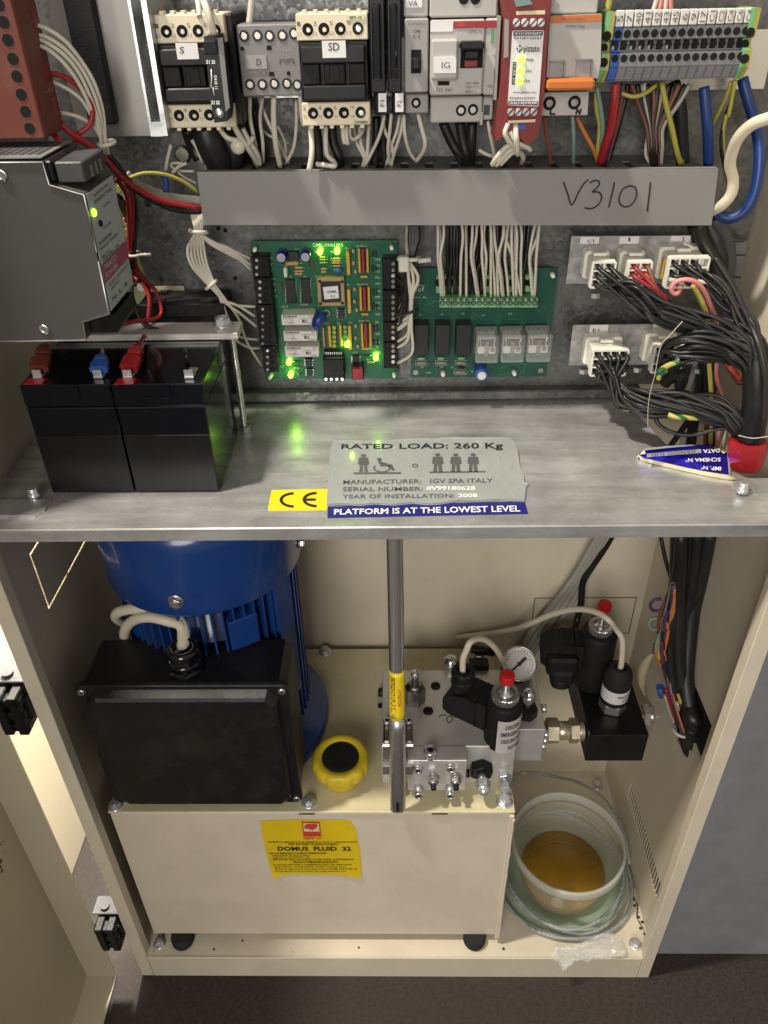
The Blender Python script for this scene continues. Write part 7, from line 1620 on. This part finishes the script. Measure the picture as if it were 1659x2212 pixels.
# ================================================================== CONNECTOR PLATES
Z('G')
YL = .163
cp = T('upper_connector_plate', 'upper galvanised plate holding the white connectors CT, 1 and 2', 'plate', P(600, 530, Y=YL))
MB().pp([(145, 163), (1105, 160), (1190, 240), (1215, 500), (1000, 530), (100, 530)], YL, .0016).build('plate', 'galv_light', cp)
cp2 = T('lower_connector_plate', 'lower galvanised plate holding the white connectors E1 and E2', 'plate', P(500, 1150, Y=YL))
MB().pp([(155, 850), (1010, 840), (1080, 900), (1080, 1150), (120, 1160)], YL, .0016).build('plate', 'galv_light', cp2)
for (x, y, p_) in ((328, 598, cp), (235, 1185, cp2), (655, 1172, cp2), (1120, 1180, cp2)):
    c = P(x, y, Y=YL+.004); m = MB(); m.hexn(c, c+Vector((0, 0, -.004)), .0035); m.build('nut', 'zinc', p_)
def ntag(x0, y0, x1, y1, t, tx0, ty0, tx1, ty1, par):
    o_ = MB().pb(x0, y0, x1, y1, YL-.0006, .0005).build('name_tag', 'white_label', par); txt([(t, yq(tx0, ty0, tx1, ty1, YL-.0008))], 'print_black', o_, .01)
ntag(212, 170, 355, 222, 'CT', 266, 190, 328, 218, cp); ntag(515, 165, 663, 222, '1', 583, 174, 597, 204, cp); ntag(908, 160, 1058, 222, '2', 993, 168, 1018, 197, cp)
ntag(284, 848, 425, 912, 'E1', 308, 878, 358, 906, cp2); ntag(770, 843, 914, 908, 'E2', 822, 870, 878, 897, cp2)
def conn(xa, ya, xb, yb, nc, nr, lab_, depth=.034):
    Yf = YL-depth; a, b, c, d = R4(xa, ya, xb, yb, Yf)
    t = T('wire_connector', lab_, 'connector', ((a+b)/2, YL, c), 'white nylon connectors')
    m = MB(); m.box((a+.0006, Yf+.006, c+.0006), (b-.0006, YL-.0002, d-.0006), .001); m.build('housing', 'nylon', t)
    m = MB(); m.box((a-.0012, YL-.012, c-.0012), (b+.0012, YL-.0004, d+.0012), .0015); m.build('collar', 'nylon', t)
    m = MB(); tw = .0009
    for i in range(nc+1): x = a+(b-a)*i/nc; m.box((x-tw*.5-(0 if 0 < i < nc else .0002), Yf, c), (x+tw*.5+(0 if 0 < i < nc else .0002), Yf+.0061, d))
    for i in range(nr+1): z_ = c+(d-c)*i/nr; m.box((a, Yf+.0001, z_-tw*.5-(0 if 0 < i < nr else .0002)), (b, Yf+.006, z_+tw*.5+(0 if 0 < i < nr else .0002)))
    m.build('cell_grid', 'nylon', t, kind='stuff')
    m = MB(); m.box(((a+b)/2-.005, Yf+.014, d), ((a+b)/2+.005, YL-.001, d+.0025), .0006); m.build('latch', 'nylon', t)
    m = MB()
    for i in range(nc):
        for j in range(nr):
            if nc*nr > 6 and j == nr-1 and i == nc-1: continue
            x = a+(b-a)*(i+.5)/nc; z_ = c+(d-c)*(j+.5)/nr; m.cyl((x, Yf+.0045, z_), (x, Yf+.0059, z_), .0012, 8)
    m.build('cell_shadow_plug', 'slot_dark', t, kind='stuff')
    cells = [[Vector((a+(b-a)*(i+.5)/nc, Yf+.004, d-(d-c)*(j+.5)/nr)) for i in range(nc)] for j in range(nr)]
    return t, cells
k1, c1_ = conn(300, 368, 472, 560, 2, 3, 'white connector with black wires under the tag CT')
k2, c2_ = conn(578, 368, 752, 545, 2, 3, 'white connector with red and orange wires under the tag 1')
k3, c3_ = conn(888, 335, 1188, 560, 4, 3, 'wide white connector with a yellow spot under the tag 2')
k4, c4_ = conn(302, 1048, 568, 1240, 4, 3, 'white connector with black wires under the tag E1')
k5, c5_ = conn(775, 1018, 1000, 1215, 3, 3, 'white connector behind the black loop under the tag E2')
m = MB(); c = P(862, 415, X=c3_[0][0].x-.0048); m.box(c+Vector((-.0004, .002, -.007)), c+Vector((.0001, .008, .006))); m.build('yellow_patch', 'sip_yellow', k3)
def cellw(cells, path, mt, t, r=.0016, spread=.004, tw=0):
    cells = list(cells)+[c+Vector((.0006, -.001, -.0006)) for c in cells]; n = len(cells)
    for i, c in enumerate(cells):
        rn = random.Random(i*13+len(path)); a0 = 2*PI*i/n; pts = [c, c+Vector((.0015, -.008, -.001))]
        for k, p in enumerate(path):
            a = a0+tw*k; s = spread*(.6+.5*rn.random()); pts.append(p+Vector((rn.uniform(-.003, .003), math.cos(a)*s+rn.uniform(-.002, .002), math.sin(a)*s*1.15+rn.uniform(-.0022, .0022))))
        MB().tube(pts, r, 7, 6).build('wire', mt[i % len(mt)], t)
PG = lambda x, y, Y: P(x, y, Y=Y)
t_ = T('ct_wires', 'black wires sweeping right from connector CT to the thick cable', 'wires', c1_[0][0], 'black wire runs to the thick cable')
cellw([c for r_ in c1_ for c in r_], [PG(620, 600, .112), PG(800, 720, .105), PG(1050, 815, .10), PG(1300, 890, .095), PG(1470, 980, .09), PG(1560, 1130, .085)], ['wire_black'], t_, .0015, .0066, .7)
t_ = T('connector_one_wires', 'red, orange and brown wires from connector 1 passing behind the black wires', 'wires', c2_[0][0])
for i, (c, mt) in enumerate(((c2_[0][0], 'wire_red'), (c2_[0][1], 'wire_brown'), (c2_[1][1], 'wire_orange'), (c2_[1][0], 'wire_red'), (c2_[2][1], 'wire_black'))):
    MB().tube([c, c+Vector((.002, -.007, -.002)), PG(790+i*8, 560+i*10, .118), PG(900+i*6, 700, .118), PG(1040, 860+i*5, .125), PG(1200, 1020, .13), PG(1340+10*i, 1160, .128), PG(1450, 1280+8*i, .12)], .0015 if mt == 'wire_red' else .0014, 8, 6).build('wire', mt, t_)
t_ = T('connector_two_wires', 'black wires from connector 2 joining the run along the right wall', 'wires', c3_[0][0], 'black wire runs to the thick cable')
cellw([c3_[0][0], c3_[0][1], c3_[0][2], c3_[1][0], c3_[1][1], c3_[1][2], c3_[1][3], c3_[2][2]], [PG(1180, 500, .118), PG(1330, 620, .108), PG(1430, 760, .10), PG(1520, 900, .092), PG(1590, 1060, .085)], ['wire_black'], t_, .0015, .0062, .6)
t_ = T('connector_two_coloured_wires', 'pink, yellow, violet and white wires curling from connector 2', 'wires', PG(940, 540, .12))
for mt, r_, pts in (('wire_pink', .0017, [(985, 560, .112), (960, 605, .108), (925, 600, .108), (915, 560, .108), (950, 515, .108), (1040, 498, .106), (1120, 530, .106), (1180, 610, .108), (1225, 720, .112), (1258, 820, .118), (1270, 960, .13), (1262, 1120, .14), (1262, 1260, .145), (1300, 1380, .145), (1318, 1460, .14), (1290, 1620, .135), (1265, 1800, .13)]),
                    ('wire_yellow', .0018, [(1080, 540, .118), (1130, 620, .118), (1165, 700, .118), (1192, 790, .12), (1200, 950, .13), (1205, 1150, .14), (1225, 1450, .14), (1215, 1760, .14)]), ('wire_green', .0013, [(1075, 545, .120), (1120, 640, .120), (1175, 790, .122), (1200, 1100, .14), (1222, 1450, .142)]), ('wire_violet', .0015, [(1120, 500, .118), (1230, 630, .115), (1310, 720, .112), (1375, 845, .11)]), ('wire_white', .0018, [(1115, 510, .116), (1195, 525, .114), (1280, 570, .110), (1350, 650, .107), (1395, 750, .105), (1430, 880, .102)]), ('wire_white', .0018, [(905, 502, .126), (960, 512, .118), (1000, 520, .114)])):
    wire(pts, r_, mt, t_, n=8, sub=6)
t_ = T('e_one_wires', 'lowest run of twisted black wires from connector E1 to the red tape', 'wires', c4_[0][0], 'black wire runs to the thick cable')
cellw([c for r_ in c4_ for c in r_][:11], [PG(440, 1250, .122), PG(520, 1390, .112), PG(700, 1445, .10), PG(960, 1460, .092), PG(1230, 1510, .085), PG(1400, 1570, .08), PG(1500, 1680, .078)], ['wire_black'], t_, .0016, .0072, .7)
wire([(890, 1538, .086), (950, 1556, .084), (1040, 1562, .083), (1130, 1568, .084)], .0019, 'earth_stripe', t_, n=10)
wire([(780, 1530, .10), (820, 1620, .095), (930, 1680, .09), (1080, 1695, .085), (1250, 1655, .08), (1350, 1645, .078), (1440, 1680, .078)], .0016, 'wire_black', t_, n=8)
t_ = T('e_two_wires', 'arching loop of black wires from connector E2 to the thick cable', 'wires', c5_[0][0], 'black wire runs to the thick cable')
cellw([c for r_ in c5_ for c in r_]+[c5_[1][1], c5_[1][0]], [PG(850, 1120, .104), PG(960, 1045, .096), PG(1120, 1010, .092), PG(1300, 1010, .09), PG(1430, 1040, .087), PG(1530, 1120, .084), PG(1560, 1250, .082)], ['wire_black'], t_, .0016, .0080, .5)
for pts in ([(980, 1128, .086), (910, 1150, .088), (840, 1190, .092), (800, 1230, .098)], [(870, 1200, .092), (835, 1225, .094), (815, 1262, .097)]): wire(pts, .0019, 'earth_stripe', t_, n=10)
m = MB(); m.tube([PG(860, 1300, .13), PG(940, 1230, .125), PG(1000, 1250, .12), PG(980, 1320, .125)], .0045, 8, 5); m.build('tape_wrap', 'black_matte', t_)
tk_ = T('thick_cable', 'thick black sheathed cable down the right wall ending in red tape', 'cable', PG(1500, 1960, .08))
m = MB(); m.tube([PG(1470, 880, .098), PG(1520, 960, .092), PG(1560, 1060, .086), PG(1568, 1250, .080), PG(1565, 1450, .076), PG(1535, 1640, .074), PG(1512, 1730, .073)], .0085, 18, 8, lambda t: .0066+.0026*min(1, t*3)); m.build('sheath', 'black', tk_)
m = MB(); m.tube([PG(1250, 330, .12), PG(1370, 520, .11), PG(1470, 720, .098), PG(1540, 880, .088), PG(1600, 1040, .076), PG(1640, 1250, .07), PG(1640, 1450, .068), PG(1610, 1660, .068)], .0024, 9, 8); m.build('outer_wire', 'wire_black', tk_)
m = MB(); A_, B_ = PG(1512, 1735, .073), PG(1490, 1960, .070); dd = (B_-A_); rings = []; 
for t, wx, wy in ((0, .0125, .0085), (.15, .0145, .009), (.5, .0140, .0085), (.9, .0120, .0075), (1, .0095, .006)):
    rings.append([A_+dd*t+Vector((wx*cx, wy*cy, 0)) for cx, cy in ((1, 0), (.75, .8), (-.1, 1), (-.9, .7), (-1, -.1), (-.6, -.9), (.35, -1), (.8, -.6))])
m.loft(rings, True, False); m.build('red_tape', 'red_tape', tk_)
# cables running up behind connector 2 to the duct end
for i, (pts, r_) in enumerate((([(1130, 60, .15), (1160, 200, .15), (1240, 340, .145), (1330, 520, .135)], .0050), ([(1200, 60, .155), (1260, 200, .152), (1290, 360, .150), (1270, 500, .150)], .0065), ([(1240, 20, .15), (1330, 160, .15), (1360, 360, .15), (1330, 560, .15)], .0050), ([(1090, 70, .165), (1110, 160, .165), (1130, 300, .165)], .0050))):
    tag(wire(pts, r_, 'wire_black' if i != 2 else 'dark_grey', name='black_cable', n=12), ('black cable passing right of connector 2 toward the loom', 'thickest black cable dropping from the duct end', 'dark grey cable nearest the right wall below the duct', 'black cable behind the upper right corner of the connector plate')[i], 'cable')
gd = T('corner_duct', 'dark grey slotted duct standing in the right corner behind the cables', 'cable duct', PG(1400, 600, .17))
m = MB(); m.pp([(1370, 190), (1500, 200), (1470, 420), (1400, 640), (1310, 640), (1350, 420)], .168, .016); m.build('duct_wall', 'duct_dark', gd)
for (x, y) in ((1440, 205), (1455, 310), (1420, 480)): m = MB(); m.pb(x-45, y-4, x+30, y+4, .1675, .0006); m.build('slot', 'dark_void', gd)
# strands seen through the gap under the panel
bundle('gap_wires', 'black, brown and grey wires seen in the gap right of the shelf', 'wires', [('wire_black', [(1210, 900, .15), (1190, 1200, .155), (1200, 1500, .16), (1190, 1780, .16)], .0026), ('wire_brown', [(1225, 1400, .15), (1190, 1550, .155), (1170, 1780, .16)], .0015), ('wire_black', [(1180, 1080, .165), (1130, 1350, .17), (1085, 1600, .175), (1060, 1790, .175)], .0045), ('wire_black', [(1060, 1560, .18), (980, 1680, .18), (900, 1790, .18)], .0025), ('wire_grey', [(1120, 1100, .18), (1050, 1320, .18), (960, 1500, .18)], .0030), ('wire_brown', [(1320, 1080, .15), (1390, 1200, .14), (1450, 1290, .13)], .0035), ('wire_orange', [(1350, 1090, .148), (1410, 1190, .138), (1460, 1270, .13)], .0022), ('wire_black', [(1255, 1100, .15), (1260, 1300, .15), (1230, 1420, .15), (1235, 1780, .16)], .0020)])
tag(MB().tube([PG(1000, 820, .070), PG(900, 930, .070), PG(830, 1020, .071), PG(785, 1240, .075), PG(755, 1350, .08), PG(735, 1480, .085), PG(732, 1640, .09)], .00028, 4, 6).build('stray_hair', 'tie'), 'fine pale strand hanging across the black wires', 'strand')
tag(MB().tube([PG(1430, 1700, .06), PG(1540, 1722, .058), PG(1660, 1708, .056)], .00035, 4, 6).build('nylon_line', 'tie'), 'fine pale line above the red tape', 'strand')
Z('D')
